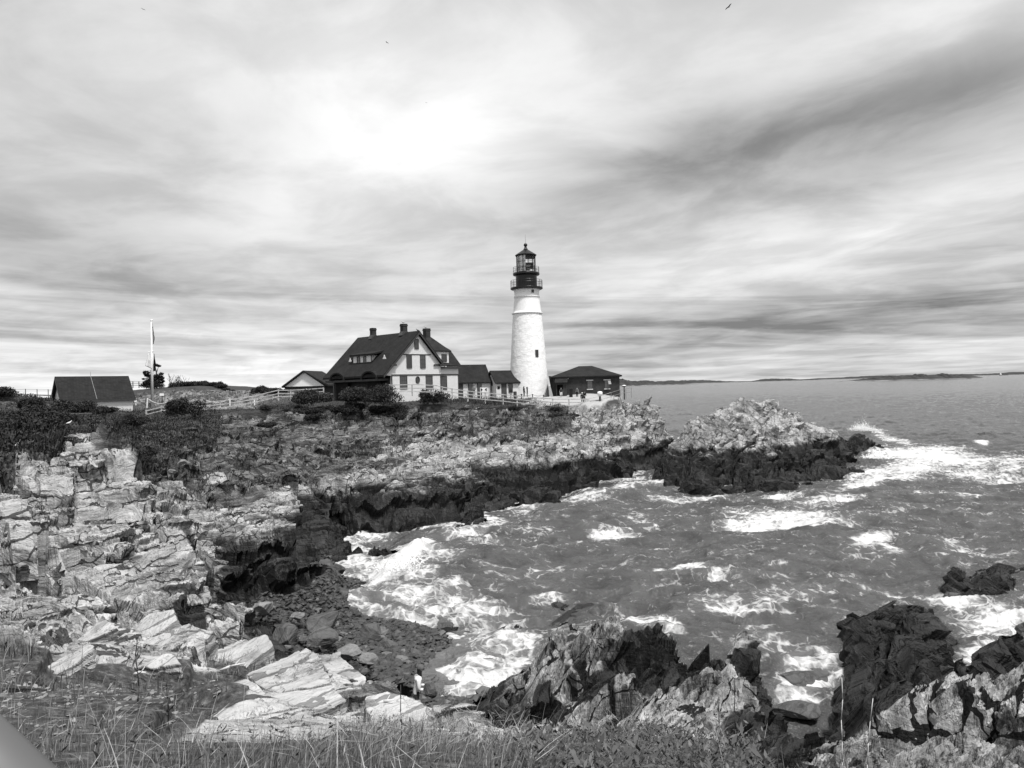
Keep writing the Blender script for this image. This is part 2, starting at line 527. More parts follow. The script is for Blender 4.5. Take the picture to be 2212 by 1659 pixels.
LAND = [
    # near bank under the camera, left to right
    C(-500, 1659, d=4.2), C(0, 1659, d=4.4), C(500, 1659, d=4.5), C(1000, 1659, d=4.6), C(1350, 1659, d=4.9), C(1600, 1659, d=5.4),
    B(-500, 2, 9.3), B(600, 2, 9.3), B(1500, 2.2, 9.2), B(2400, 2.5, 8.8), B(2900, 3, 8.5),
    C(-400, 1560, d=6.4), C(100, 1560, d=6.5), C(350, 1575, d=11.0), C(600, 1600, d=6.6), C(850, 1590, d=7.6), C(1050, 1620, d=6.6), C(1250, 1620, d=7.6), C(1450, 1620, d=7.8),
    C(-300, 1470, d=8.6), C(60, 1480, d=9.2), C(280, 1480, d=9.4), C(100, 1420, d=11.5), C(-300, 1400, d=12), C(430, 1450, d=11.6),
    # tilted slabs in front of the beach
    C(600, 1480, d=14.6), C(450, 1500, d=13.2), C(700, 1407, d=17.2), C(785, 1452, d=16.8), C(560, 1425, d=16.2), C(440, 1400, d=15.6),
    C(760, 1530, d=13.0), C(890, 1492, d=15.0), C(1050, 1540, d=12.0), C(1130, 1582, d=10.8), C(950, 1580, d=9.0),
    B(830, 19.0, 2.2), B(930, 18.5, 2.2), B(1060, 15.0, 3.0), B(1140, 13.5, 3.4), B(800, 22.5, 1.3), B(740, 24, 1.3),
    # light slabs on the left
    C(100, 1350, d=15), C(250, 1330, d=16.2), C(0, 1230, d=22), C(300, 1290, d=21), C(150, 1260, d=22), C(420, 1260, d=25), C(400, 1300, d=21.5), C(340, 1230, d=28),
    C(430, 1345, z=2.8), C(520, 1335, z=1.9), C(500, 1285, d=29), C(430, 1285, d=26), C(560, 1260, z=2.2), C(-400, 1230, d=22), C(-400, 1330, d=15),
    # stepped cliff at far left
    C(0, 1005, d=26), C(140, 940, d=36), C(270, 945, d=38), C(210, 940, d=37), C(0, 1225, d=21.5), C(60, 1110, d=24), C(140, 1180, d=27), C(150, 1060, d=31), C(286, 1100, d=34), C(250, 1150, d=30),
    C(-500, 960, d=26), C(-500, 1230, d=20), C(305, 1010, d=45), C(300, 1070, d=39),
    # middle slope
    C(400, 960, d=60), C(330, 1000, d=50), C(600, 1050, d=53), C(420, 1050, d=49), C(360, 1130, d=37.5), C(480, 1120, d=43), C(480, 1180, d=35), C(560, 1130, d=44),
    C(600, 1192, d=36.5), C(500, 1200, d=33.3), C(662, 1195, d=39.6), C(600, 1255, z=1.6), C(500, 1260, z=2.4), C(670, 1240, z=1.3), C(690, 1215, z=1.0),
    C(700, 1110, d=51.5), C(640, 1150, d=45), C(850, 1150, z=1.6), C(720, 1185, z=0.9), C(1000, 1130, z=0.9), C(1050, 1105, z=1.3),
    C(1085, 1130, z=-0.7), C(960, 1165, z=-0.6), C(800, 1192, z=-0.5), C(1080, 1085, z=0.9), C(1200, 1062, z=1.0), C(1210, 1082, z=-0.6), C(1110, 1090, z=-0.5),
    C(1290, 1045, z=0.8), C(1300, 1060, z=-0.5), C(1060, 1112, z=1.1), C(1190, 1065, z=1.2),
    C(700, 1075, z=2.9), C(850, 1060, z=2.8), C(1000, 1040, z=2.8), C(1200, 1012, z=2.6), C(1300, 1000, z=2.4),
    C(600, 980, d=63), C(800, 1000, d=72), C(900, 950, d=84), C(1100, 950, d=85), C(1250, 930, d=93), C(1300, 902, d=97), C(1000, 1000, d=75), C(1150, 985, d=82), C(1280, 965, d=90),
    C(1340, 880, d=103), C(700, 900, d=92), C(500, 920, d=77), C(850, 882, d=100), C(600, 888, d=97), C(1000, 900, d=90), C(1150, 893, d=97), C(1240, 893, d=101),
    # headland, its sea cliff and the channel behind
    C(1372, 880, d=105), C(1400, 892, d=105), C(1435, 905, d=106), C(1410, 930, d=103), C(1350, 930, d=98), C(1345, 985, d=92), C(1395, 960, d=99), C(1352, 1012, z=0.7), C(1445, 935, d=106),
    B(1400, 95, -0.3), B(1425, 99, -0.2), B(1462, 101, 0.0), B(1470, 108, 0.2), B(1475, 116, -0.2), B(1480, 135, -1), B(1500, 150, -2), B(1470, 124, -0.5), B(1440, 112, 5.5), B(1440, 122, 2), B(1440, 130, -0.5), B(1400, 112, 7.5), B(1400, 124, 5), B(1400, 136, -0.5),
    # plateau with the light station
    B(1143, 114, 8.9), B(1143, 126, 8.95), B(1000, 115, 9.3), B(1250, 112, 9.0), B(1330, 110, 9.0), B(1345, 122, 8.9), B(1250, 128, 9.1), B(1000, 135, 9.4), B(860, 118, 9.5), B(860, 140, 9.5),
    B(700, 112, 9.3), B(700, 145, 9.7), B(560, 108, 8.9), B(400, 100, 8.8), B(315, 103, 9.0), B(400, 114, 9.1), B(560, 118, 9.2), B(250, 95, 8.6), B(200, 110, 8.9), B(180, 90, 8.7), B(250, 78, 8.5), B(330, 82, 8.6), B(480, 96, 8.4),
    B(330, 128, 11.8), B(430, 130, 12.3), B(520, 132, 11.6), B(600, 132, 11.6), B(370, 119, 10.5), B(520, 122, 10.4), B(300, 122, 10.8), B(620, 124, 10.4), B(230, 125, 11),
    B(400, 150, 12.5), B(600, 150, 11.6), B(250, 150, 11),
    B(1350, 140, 6), B(1300, 150, 4), B(1143, 155, 6), B(1350, 160, -2), B(1143, 180, -2), B(900, 175, 5), B(700, 180, 7), B(300, 190, 9), B(-100, 190, 9), B(-600, 190, 9), B(900, 215, -2),
    B(20, 90, 11.6), B(80, 90, 10.8), B(-200, 90, 11.8), B(140, 90, 10.2), B(100, 68, 9.3), B(0, 60, 9.4), B(200, 62, 9.1), B(-200, 60, 9.6), B(-600, 60, 9.6), B(120, 50, 9.0), B(30, 42, 9.0), B(-300, 40, 9.1), B(300, 70, 8.9),
    B(120, 43, 9.0), B(230, 46, 8.9), B(260, 56, 8.6), B(330, 60, 8.0), B(-600, 110, 11),
    # beach and the drowned floor of the cove
    C(700, 1400, z=1.1), C(640, 1300, z=1.5), C(600, 1400, d=26.0), C(740, 1250, z=0.55), C(770, 1300, z=0.3), C(900, 1345, z=0.1), C(830, 1390, z=0.7), C(950, 1395, z=0.35), C(860, 1470, z=1.0), C(720, 1330, z=0.9),
    C(1000, 1420, z=0.3), C(1120, 1415, z=0.12), C(1040, 1490, z=0.25), C(930, 1500, z=0.8), C(1060, 1520, z=0.4), C(1140, 1528, z=0.1), C(1150, 1500, z=-0.3), C(1150, 1400, z=-0.35), C(1000, 1350, z=-0.2),
    C(850, 1260, z=-0.35), C(900, 1210, z=-0.8), C(1050, 1300, z=-0.7), C(1100, 1200, z=-1.6), C(1300, 1200, z=-2.5), C(1300, 1110, z=-2), C(1400, 1060, z=-1.6), C(1600, 1150, z=-3), C(1900, 1120, z=-3),
    C(2150, 1120, z=-4), C(2500, 1150, z=-4), C(2500, 1300, z=-3), C(1600, 1290, z=-1.8), C(1900, 1240, z=-2.5), C(1250, 1310, z=-0.5), C(2300, 1000, z=-4), C(1950, 950, z=-4), C(1550, 1100, z=-2.5),
    C(1400, 1300, z=-1.1), C(2900, 1000, z=-4),
    # crags at right front
    C(1150, 1530, z=0.5), C(1175, 1480, d=24.0), C(1215, 1420, d=22.5), C(1235, 1350, d=21.6), C(1262, 1328, d=21.4), C(1300, 1334, d=21), C(1318, 1375, d=20.6), C(1326, 1420, d=20.2), C(1230, 1440, d=19.5), C(1280, 1500, d=16.6), C(1190, 1540, d=16.5),
    C(1150, 1590, d=11.5), C(1330, 1440, d=19.5), C(1375, 1385, d=20.6), C(1410, 1372, d=20.6), C(1450, 1378, d=20.4), C(1482, 1392, d=20.2), C(1492, 1334, d=20.6), C(1510, 1332, d=20.5), C(1550, 1352, d=20.3), C(1600, 1380, d=20), C(1640, 1400, d=19.7), C(1668, 1428, d=19.2), C(1680, 1475, d=18.2),
    C(1535, 1442, d=16.8), C(1450, 1470, d=16.2), C(1400, 1500, d=15), C(1350, 1490, d=16.4), C(1600, 1470, d=16), C(1640, 1510, d=15), C(1500, 1420, d=18.6), C(1560, 1410, d=18.8), C(1650, 1492, d=16.4),
    B(1180, 26, -0.5), B(1250, 25.5, -0.7), B(1330, 24.5, -0.8), B(1400, 24.5, -0.8), B(1500, 24.0, -0.8), B(1600, 23.2, -0.8), B(1700, 22, -0.6), B(1740, 20, -0.4), B(1735, 17, 0.2), B(1735, 14.6, 1.4), B(1790, 23, -0.6),
    C(1715, 1590, d=11.4), C(1250, 1600, d=10), C(1400, 1600, d=9.2), C(1550, 1600, d=9.2), C(1650, 1640, d=8.6), C(1350, 1560, d=11.5), C(1520, 1550, d=12),
    B(1740, 12, 4.2), B(1740, 13.2, 2.6), B(1720, 15, 1.4), B(1720, 17, -0.1), B(1700, 19.3, -0.3), B(1690, 13, 4.0), B(1790, 12, 5.4), B(1790, 13.4, 4.3), B(1850, 13, 5.4), B(1850, 14.4, 4.4), B(1840, 18.5, 1.2), C(1940, 1500, d=14), C(2000, 1515, d=12.6), C(1900, 1560, d=11), C(1830, 1600, d=10), C(2100, 1490, d=13), C(2050, 1490, d=13.5), B(1960, 17, 2.0), C(2212, 1466, d=13), C(2320, 1450, d=12.6),
    C(2130, 1530, d=11), C(2212, 1560, d=10), C(2000, 1600, d=9.4), C(1800, 1659, d=8.0), C(2000, 1659, d=8.0), C(2212, 1659, d=8.2), C(2400, 1600, d=8.6), C(2600, 1500, d=9.5),
    B(1850, 22, 0.2), B(1950, 21, 0.9), B(2050, 19, 1.4), B(2150, 18, 1.4), B(2250, 17, 1.6), B(2100, 23, -0.2), B(2250, 22, -0.2), B(2450, 18, -0.5), B(1850, 25.5, -0.5), B(2000, 26, -0.6), B(2700, 15, -0.5), B(2200, 28, -1),
    B(1950, 32, -1.3), B(1700, 30, -1.2), B(1500, 30, -1.2),
]
land_f = rbf(LAND)

POLY = {
    'veg': [[(-900, 850), (-100, 846), (90, 852), (330, 868), (420, 876), (480, 892), (470, 925), (400, 950), (300, 965), (285, 938), (160, 926), (118, 985), (60, 985), (40, 1010), (0, 1030), (-900, 1010)],
            [(285, 950), (420, 920), (480, 930), (460, 965), (390, 985), (300, 1020)],
            [(560, 872), (620, 852), (720, 836), (960, 838), (1130, 866), (1255, 882), (1210, 896), (1100, 882), (1010, 874), (930, 870), (840, 860), (700, 868), (640, 884), (560, 880)],
            [(1145, 905), (1235, 885), (1245, 902), (1165, 935)],
            [(690, 820), (980, 820), (980, 850), (690, 850)],
            [(470, 985), (600, 970), (560, 985)]],
    'dirt': [[(-900, 1400), (60, 1395), (330, 1410), (540, 1432), (520, 1480), (360, 1560), (430, 1600), (700, 1590), (800, 1560), (1000, 1585), (1150, 1600), (1560, 1618), (1680, 1665), (1760, 1760), (1900, 2600), (1500, 4000), (-4000, 3000), (-2000, 1400)],
             [(450, 1412), (560, 1408), (600, 1420), (520, 1445)]],
    'beach': [[(560, 1290), (640, 1225), (700, 1200), (760, 1240), (830, 1300), (905, 1345), (975, 1368), (945, 1400), (890, 1490), (840, 1480), (790, 1470), (770, 1440), (720, 1400), (640, 1400), (600, 1370), (545, 1350)],
              [(880, 1500), (1040, 1492), (1150, 1520), (1160, 1560), (1130, 1600), (900, 1560)]],
    'shelf': [[(905, 1402), (960, 1368), (1010, 1362), (1125, 1398), (1142, 1420), (1100, 1450), (1030, 1496), (905, 1512)]],
    'weed': [[(1130, 1540), (1160, 1470), (1215, 1440), (1240, 1500), (1190, 1560)], [(1325, 1400), (1390, 1340), (1470, 1350), (1480, 1290), (1560, 1300), (1680, 1370), (1780, 1460), (1760, 1580), (1660, 1620), (1650, 1500), (1610, 1440), (1540, 1428), (1440, 1455), (1330, 1475)],
             [(1740, 1540), (1800, 1500), (1880, 1470), (1960, 1478), (2010, 1500), (1880, 1530), (1800, 1580), (1740, 1600)], [(1690, 1440), (1900, 1440), (1740, 1660), (1680, 1620)], [(1240, 1400), (1330, 1420), (1340, 1520), (1270, 1500)], [(1580, 1500), (1800, 1560), (1760, 1680), (1600, 1640)], [(470, 1200), (660, 1185), (680, 1245), (590, 1262), (490, 1255)], [(380, 1300), (470, 1290), (470, 1350), (400, 1350)]],  # dark crag rock and scarp; the last patch paints a cave's shade
    'dull': [[(-900, 880), (300, 900), (600, 880), (900, 870), (1300, 900), (1180, 930), (900, 930), (760, 985), (560, 1010), (330, 1040), (300, 950), (100, 940), (-900, 950)], [(560, 990), (700, 960), (900, 980), (700, 1030), (420, 1070)]],
    'paved': [[(1180, 850), (1345, 835), (1345, 858), (1275, 876), (1190, 876), (1130, 876)]],
}
STRK = np.array([STRIKE.x, STRIKE.y])


def rock_detail(x, y, z, sp, seed=0, big=1.0, vert=False, sz=1.0):
    """bedded, jointed rock: the smooth height z is cut into treads along dipping bedding planes, broken by joints"""
    wx = x + 0.7 * fbm(x * 0.35, y * 0.35, 2, 3 + seed) + 0.06 * fbm(x * 2.3, y * 2.3, 2, 5)
    wy = y + 0.7 * fbm(x * 0.35 + 9, y * 0.35, 2, 4 + seed) + 0.06 * fbm(x * 2.3, y * 2.3 + 7, 2, 6)
    s = wx * STRK[0] + wy * STRK[1]
    t = wx * STRK[1] - wy * STRK[0]
    z = z + big * (0.95 * fbm(s * 0.07, t * 0.33, 3, 41 + seed) + 0.26 * fbm(s * 0.24, t * 0.9, 2, 43 + seed))
    ov = np.zeros(x.shape)
    B = -0.26 * t + 0.02 * s + 1.1 * fbm(x * 0.06, y * 0.06, 2, 47 + seed)
    if vert:
        B = -0.42 * t + 0.12 * s + 1.2 * fbm(x * 0.12, y * 0.12, 2, 47 + seed)
        z = z + big * (0.5 * (0.5 - np.abs(vnoise(s * 0.35, t * 0.7, 51 + seed)) * 2.2) + 0.3 * fbm(s * 0.6, t * 1.2, 2, 52 + seed))
    #        T     Ls   Lt  jitter tilt keep crack
    for i, (T, Ls, Lt, jit, tilt, kp, cr) in enumerate([
            (1.1 * max(big, 0.5), 7.0, 2.8, 0.7, 0.13, 0.20, 0.85),
            (0.42, 3.2, 1.35, 0.6, 0.15, 0.20, 0.45),
            (0.16, 1.4, 0.6, 0.3, 0.13, 0.18, 0.2),
            (0.06, 0.6, 0.25, 0.3, 0.12, 0.2, 0.06),
            (0.022, 0.24, 0.1, 0.3, 0.08, 0.3, 0.015)]):
        T, Ls, Lt, cr = T * sz, Ls * sz, Lt * sz, cr * sz
        if vert:
            tilt, jit, Ls = tilt * 1.4, jit * 1.1, Ls * .7
        fade = np.clip((Lt * 1.3 / sp - 1.5) / 2.5, 0, 1)
        if not fade.any():
            continue
        e, r1, r2, ds, dt = cells(s / Ls, t / Lt, 31 * i + seed)
        u = (z - B) / T + jit * (r1 - 0.5) + 0.22 * fbm(x * 0.8 / T ** 0.7, y * 0.8 / T ** 0.7, 2, 61 + i)
        k = np.floor(u)
        f = u - k
        g = np.clip((f - 0.62) / 0.3, 0, 1)
        g = g * g * (3 - 2 * g)
        q = k + g * (1 - kp) + f * kp
        dz = (q - u) * T + tilt * (Lt * dt * (r2 + 0.2) - 0.5 * Ls * ds * (r2 - 0.5))
        dz = dz + T * jit * (r1 - 0.5) * 0.6
        dz = dz - cr * np.exp(-(e / 0.085) ** 2) * (r1 + r2 > 0.7)
        z = z + dz * fade
        ov = ov + (0.5 if vert else 1.0) * T * (g - f) * fade * 1.25 + T * 0.25 * (r2 - 0.5) * fade
    if not vert:
        for fs, ft, dep, wid, sd in ((0.035, 0.34, 1.0, 0.036, 91), (0.06, 0.75, 0.6, 0.044, 92), (0.11, 1.5, 0.22, 0.045, 93)):
            gv = np.abs(vnoise(s * fs, t * ft, sd + seed)) + np.maximum(0, vnoise(s * fs * 4, t * ft * .7, sd + 9)) * 0.25
            z = z - dep * sz ** .5 * np.exp(-(gv / wid) ** 2) * np.clip((0.9 / ft / sp - 2) / 4, 0, 1)
    if vert:
        rib = np.abs(vnoise(t * 4.2 + 0.6 * fbm(s, t, 2, 3), s * 1.1, 77))
        z = z - 0.07 * np.exp(-(rib / 0.07) ** 2) - 0.04 * np.exp(-(np.abs(vnoise(t * 10, s * 3, 78)) / 0.06) ** 2)
    return z, ov


def soft(mask, n=3):
    m = mask.astype(float)
    for _ in range(n):
        p = np.pad(m, 1, mode='edge')
        m = (p[:-2, 1:-1] + p[2:, 1:-1] + p[1:-1, :-2] + p[1:-1, 2:] + p[1:-1, 1:-1] * 2) / 6
    return m


NTH, ND = 1480, 1500
TH0, TH1, D0, D1 = R(-46), R(44), 2.6, 225.0
th = np.linspace(TH0, TH1, NTH)
ld = np.interp(np.linspace(0, 1499, ND), [0, 100, 560, 1370, 1499], [math.log(q) for q in (D0, 8.5, 28.0, 112.0, D1)])
TH, LD = np.meshgrid(th, ld)
DD = np.exp(LD)
# the base surface is smooth: solve it on a coarser net and resample
cth, cld = np.linspace(TH0, TH1, 391), np.linspace(math.log(D0), math.log(D1), 301)
cz = land_f(*np.meshgrid(cth, cld))


def bilin(grid, fy, fx):
    fy = np.clip(fy, 0, grid.shape[0] - 1.001)
    fx = np.clip(fx, 0, grid.shape[1] - 1.001)
    iy, ix = fy.astype(int), fx.astype(int)
    ay, ax = fy - iy, fx - ix
    return (grid[iy, ix] * (1 - ay) * (1 - ax) + grid[iy + 1, ix] * ay * (1 - ax) + grid[iy, ix + 1] * (1 - ay) * ax + grid[iy + 1, ix + 1] * ay * ax)


def base_z(x, y):
    t = np.arctan2(x, y)
    l = np.log(np.hypot(x, y))
    return bilin(cz, (l - math.log(D0)) / (math.log(D1) - math.log(D0)) * 300, (t - TH0) / (TH1 - TH0) * 390)


GX, GY = DD * np.sin(TH), DD * np.cos(TH)
# wander the outline a little so that steps and edges are not ruled
jx = 0.035 * DD ** 0.8 * fbm(GX * 0.35, GY * 0.35, 3, 71)
GZ = base_z(GX + jx, GY + 0.8 * jx)
PX, PY = project(GX, GY, GZ)
njx = PX + 26 * fbm(GX * 0.5, GY * 0.5, 4, 81)
njy = PY + 14 * fbm(GX * 0.5 + 50, GY * 0.5, 4, 82)
M = {}
POLY['slabs'] = [[(372, 1505), (430, 1408), (573, 1356), (680, 1398), (735, 1398), (800, 1452), (800, 1480), (1128, 1584), (1060, 1612), (900, 1606), (740, 1560), (560, 1595), (335, 1590), (320, 1560)], [(78, 1466), (100, 1420), (220, 1320), (375, 1300), (460, 1350), (450, 1376), (330, 1440), (180, 1436)]]
for kk, ps in POLY.items():
    q = np.zeros(PX.shape, bool)
    for p in ps:
        q |= inpoly(njx, njy, p)
    if kk in ('beach', 'shelf'):
        q &= GZ < 2.1
    M[kk] = soft(q, 3)
CRAGM = soft(inpoly(njx, njy, [(1120, 1300), (1750, 1300), (2600, 1250), (3000, 1800), (1500, 1800), (1180, 1640), (1130, 1560)]), 10)
plateau = soft((DD > 104) & (PX < 1338) & (GZ > 8.4) & ~((DD > 112) & (PX < 640) & (DD < 140)), 4) * (GZ > 7.5)
spc = np.maximum(DD * (TH1 - TH0) / NTH, DD * 0.0017 * 0.6)
h1, s1 = rock_detail(GX, GY, GZ, spc, 0, 1.0, False, 1.35)
nb = np.clip((25.5 - DD) / 5, 0, 1)
sn = nb > 0
hn, so_ = rock_detail(GX[sn], GY[sn], GZ[sn], spc[sn], 40, 0.8, False, 0.72)
h1[sn] = h1[sn] * (1 - nb[sn]) + hn * nb[sn]
s1[sn] = s1[sn] * (1 - nb[sn]) + so_ * nb[sn]
sel = CRAGM > 0
h2, s2 = np.zeros(GX.shape), np.zeros(GX.shape)
h2[sel], s2[sel] = rock_detail(GX[sel], GY[sel], GZ[sel], spc[sel], 200, 0.6, True, 1.25)
dh = h1 * (1 - CRAGM) + h2 * CRAGM - GZ
st = s1 * (1 - CRAGM) + s2 * CRAGM
knoll = soft((DD > 108) & (PX < 700), 12)
calm = np.maximum.reduce([knoll * 0.62, M['dirt'] * 0.86, M['beach'] * 0.93, M['slabs'] * 0.72, M['shelf'] * 0.88, plateau, M['paved'] * 0.99, M['veg'] * 0.45])
near = np.maximum(np.clip((DD - 5) / 12, 0.25, 1), 0.85 * CRAGM * (PX > 1650))
amp = (1 - calm) * near
GZ2 = GZ - 0.2 * M['slabs'] * (DD < 30) + dh * amp + 0.05 * fbm(GX * 1.3, GY * 1.3, 4, 91) * M['dirt'] + 0.1 * fbm(GX * 0.8, GY * 0.8, 4, 92) * M['shelf']
# beds overhang towards the sea
ov = np.clip(st, -0.7, 0.9) * amp
GX2, GY2 = GX + STRIKE.y * ov, GY - STRIKE.x * ov
keep = (GZ2 > -1.6)
F = grid_faces(ND, NTH)
kv = keep.ravel()
F = F[kv[F].any(1)]
V = np.stack([GX2, GY2, GZ2], -1).reshape(-1, 3)
soil = np.clip(M['veg'] * 0.9 + M['dirt'] * 0.95, 0, 1)
at_ = {'soil': soil.ravel(), 'shingle': M['beach'].ravel(), 'shelf': M['shelf'].ravel(), 'weed': soft(M['weed'], 14).ravel(), 'dull': np.maximum(soft(M['dull'], 12), knoll * 0.95).ravel(), 'lawn': np.clip(plateau - M['paved'], 0, 1).ravel(), 'paved': M['paved'].ravel()}
V_, F_, at_ = compact(V, F[:, ::-1], at_)
cr = None
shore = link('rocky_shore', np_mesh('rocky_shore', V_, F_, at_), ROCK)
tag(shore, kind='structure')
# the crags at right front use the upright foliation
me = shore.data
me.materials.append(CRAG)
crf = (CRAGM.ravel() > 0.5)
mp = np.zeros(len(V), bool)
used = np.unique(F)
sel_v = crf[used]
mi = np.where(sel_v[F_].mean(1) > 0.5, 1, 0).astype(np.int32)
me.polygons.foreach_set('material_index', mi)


def gidx(x, y):
    t = (np.arctan2(x, y) - TH0) / (TH1 - TH0) * (NTH - 1)
    l = np.interp(np.log(np.hypot(x, y)), ld, np.arange(ND))
    return np.clip(np.rint(l), 0, ND - 1).astype(int), np.clip(np.rint(t), 0, NTH - 1).astype(int)


def ground(x, y):
    i, j = gidx(np.asarray(x, float), np.asarray(y, float))
    return GZ2[i, j]


def gz(x, y):
    return float(ground(np.array([x]), np.array([y]))[0])


# ------------------------------------------------------------------ rocks that stand clear of the shore
def rock_patch(name, ctrl, seed, material, label, cat='rock', group=None, vert=False, big=1.0, n=420, amp=1.0, floor=-0.9, c=0.01, sz=1.0):
    A = np.array(ctrl)
    t0, t1, l0, l1 = A[:, 0].min() - .004, A[:, 0].max() + .004, A[:, 1].min() - .01, A[:, 1].max() + .01
    dm = math.exp((l0 + l1) / 2)
    asp = (t1 - t0) / (l1 - l0)
    nt = int(min(760, max(60, n * min(3, max(0.6, asp * 1.4)))))
    tt, ll = np.meshgrid(np.linspace(t0, t1, nt), np.linspace(l0, l1, n))
    d = np.exp(ll)
    x, y = d * np.sin(tt), d * np.cos(tt)
    jj = 0.02 * dm ** 0.8 * fbm(x * 0.5, y * 0.5, 3, seed)
    x0, y0 = x + jj, y + jj
    z = rbf(ctrl, c=c)(np.arctan2(x0, y0), np.log(np.hypot(x0, y0)))
    edge = np.minimum.reduce([tt - t0, t1 - tt, (ll - l0) * 0.6, (l1 - ll) * 0.6]) / min(t1 - t0, (l1 - l0) * 0.6)
    z = z - 3.0 * np.clip(1 - edge / 0.05, 0, 1)
    sp = np.full(x.shape, max(dm * (t1 - t0) / nt, dm * (l1 - l0) / n * 0.5))
    hh, ss = rock_detail(x, y, z, sp, seed, big, vert, sz)
    z2 = z + (hh - z) * amp
    o_ = np.clip(ss, -0.7, 0.9) * amp
    V = np.stack([x + STRIKE.y * o_, y - STRIKE.x * o_, z2], -1).reshape(-1, 3)
    F = grid_faces(n, nt)
    F = F[(z2.ravel() > floor)[F].any(1)][:, ::-1]
    V, F, _ = compact(V, F, {})
    o = V.mean(0)
    o[2] = 0
    ob = link(name, np_mesh(name, V - o, F), material, loc=tuple(o))
    return tag(ob, label, cat, group)


ISLET = [
    C(1395, 1078, z=-0.9), C(1412, 1050, d=77), C(1440, 1062, d=75), C(1505, 1092, z=-0.9), C(1440, 1095, z=-0.9), C(1480, 1066, d=74.5), C(1500, 1075, z=0.2), C(1560, 1085, z=-0.7), C(1620, 1088, z=-0.9), C(1660, 1085, z=-0.9),
    C(1640, 1050, d=74.5), C(1660, 1030, d=76), C(1700, 1040, d=75.5), C(1740, 1060, z=0.2), C(1770, 1068, z=-0.9), C(1700, 1075, z=-0.7), C(1560, 1050, z=0.5), C(1580, 1030, z=1.2), C(1470, 1030, d=79),
    C(1435, 1035, d=79), C(1455, 975, d=84), C(1455, 940, d=88), C(1470, 1000, d=81), C(1500, 960, d=85), C(1540, 990, d=81), C(1600, 990, d=81), C(1660, 985, d=82), C(1560, 1008, d=79.5), C(1640, 1010, d=79.5),
    C(1500, 902, d=89), C(1490, 925, d=88), C(1530, 890, d=91), C(1590, 870, d=93), C(1640, 858, d=95), C(1670, 860, d=96), C(1700, 874, d=96), C(1600, 900, d=89.5), C(1660, 905, d=89), C(1560, 935, d=87), C(1640, 945, d=86), C(1700, 950, d=86),
    C(1720, 885, d=96), C(1760, 905, d=96), C(1760, 960, d=88), C(1800, 915, d=98), C(1840, 930, d=104), C(1870, 930, d=114), C(1905, 948, z=0.6), C(1912, 955, z=-0.8), C(1870, 960, d=104), C(1880, 985, z=0.5), C(1905, 1000, z=-0.9),
    C(1780, 1010, d=84), C(1820, 990, d=90), C(1830, 1030, z=0.4), C(1860, 1028, z=-0.9), C(1740, 1030, d=79), C(1800, 1050, z=-0.6), C(1880, 1005, z=-0.3),
    B(1430, 90, 0.4), B(1425, 98, -0.9), B(1460, 97, 2.5), B(1460, 104, -0.9), B(1500, 97, 4.5), B(1500, 106, -0.9), B(1580, 100, 6), B(1580, 110, -0.9), B(1660, 103, 6), B(1660, 113, -0.9), B(1740, 104, 4), B(1740, 115, -0.9), B(1820, 112, 1), B(1820, 122, -0.9), B(1880, 128, -0.9),
    B(1405, 84, -0.6), B(1930, 112, -0.9), B(1930, 90, -0.9), B(1400, 100, -0.9),
]
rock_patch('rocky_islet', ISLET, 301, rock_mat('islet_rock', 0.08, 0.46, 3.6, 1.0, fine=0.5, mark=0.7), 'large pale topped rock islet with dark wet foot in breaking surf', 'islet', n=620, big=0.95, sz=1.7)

rock_patch('sea_rock', [
    C(1828, 1398, z=-0.6), C(1842, 1320, d=31), C(1850, 1296, d=31.5), C(1900, 1288, d=31.5), C(1960, 1284, d=32.5), C(2010, 1306, d=32), C(2050, 1350, d=30), C(2090, 1385, d=28.6), C(2105, 1395, z=-0.6),
    C(1868, 1370, d=28.5), C(1900, 1420, d=26), C(1960, 1440, d=25), C(2050, 1440, d=25.6), C(2090, 1450, z=0.1), C(1870, 1470, z=0.6), C(1940, 1480, d=23.2), C(2040, 1475, d=23.6), C(1846, 1400, d=29.2), C(1845, 1440, z=-0.4),
    C(2105, 1480, z=-0.6), C(2010, 1390, d=27), B(1840, 34, -0.7), B(1900, 34.5, -0.7), B(1960, 36, -0.7), B(2030, 35, -0.7), B(2090, 32, -0.7), B(1820, 29, -0.8), B(2120, 27, -0.8), B(1880, 21.5, -0.5), B(2000, 21, -0.4), C(1950, 1350, d=29)],
    411, SEAROCK, 'big black wave-washed rock with a jagged top standing in the surf', vert=False, big=0.7, n=360, amp=0.8)
rock_patch('sea_rock', [
    C(2040, 1285, z=-0.5), C(2035, 1240, z=-0.4), C(2055, 1228, d=40), C(2085, 1235, d=39.5), C(2120, 1222, d=41), C(2165, 1208, d=42), C(2212, 1222, d=41), C(2260, 1230, d=41), C(2120, 1262, d=38.5), C(2090, 1280, z=0.0), C(2160, 1285, z=0.2), C(2212, 1290, z=0.1),
    C(2130, 1300, z=-0.5), C(2212, 1312, z=-0.6), C(2300, 1300, z=-0.6), B(2050, 43, -0.7), B(2120, 45, -0.7), B(2212, 46, -0.7), B(2330, 42, -0.7), C(2180, 1250, d=39)],
    421, SEAROCK, 'low black reef awash at the edge of the cove, beyond the biggest sea rock', big=0.5, n=300, amp=0.55)
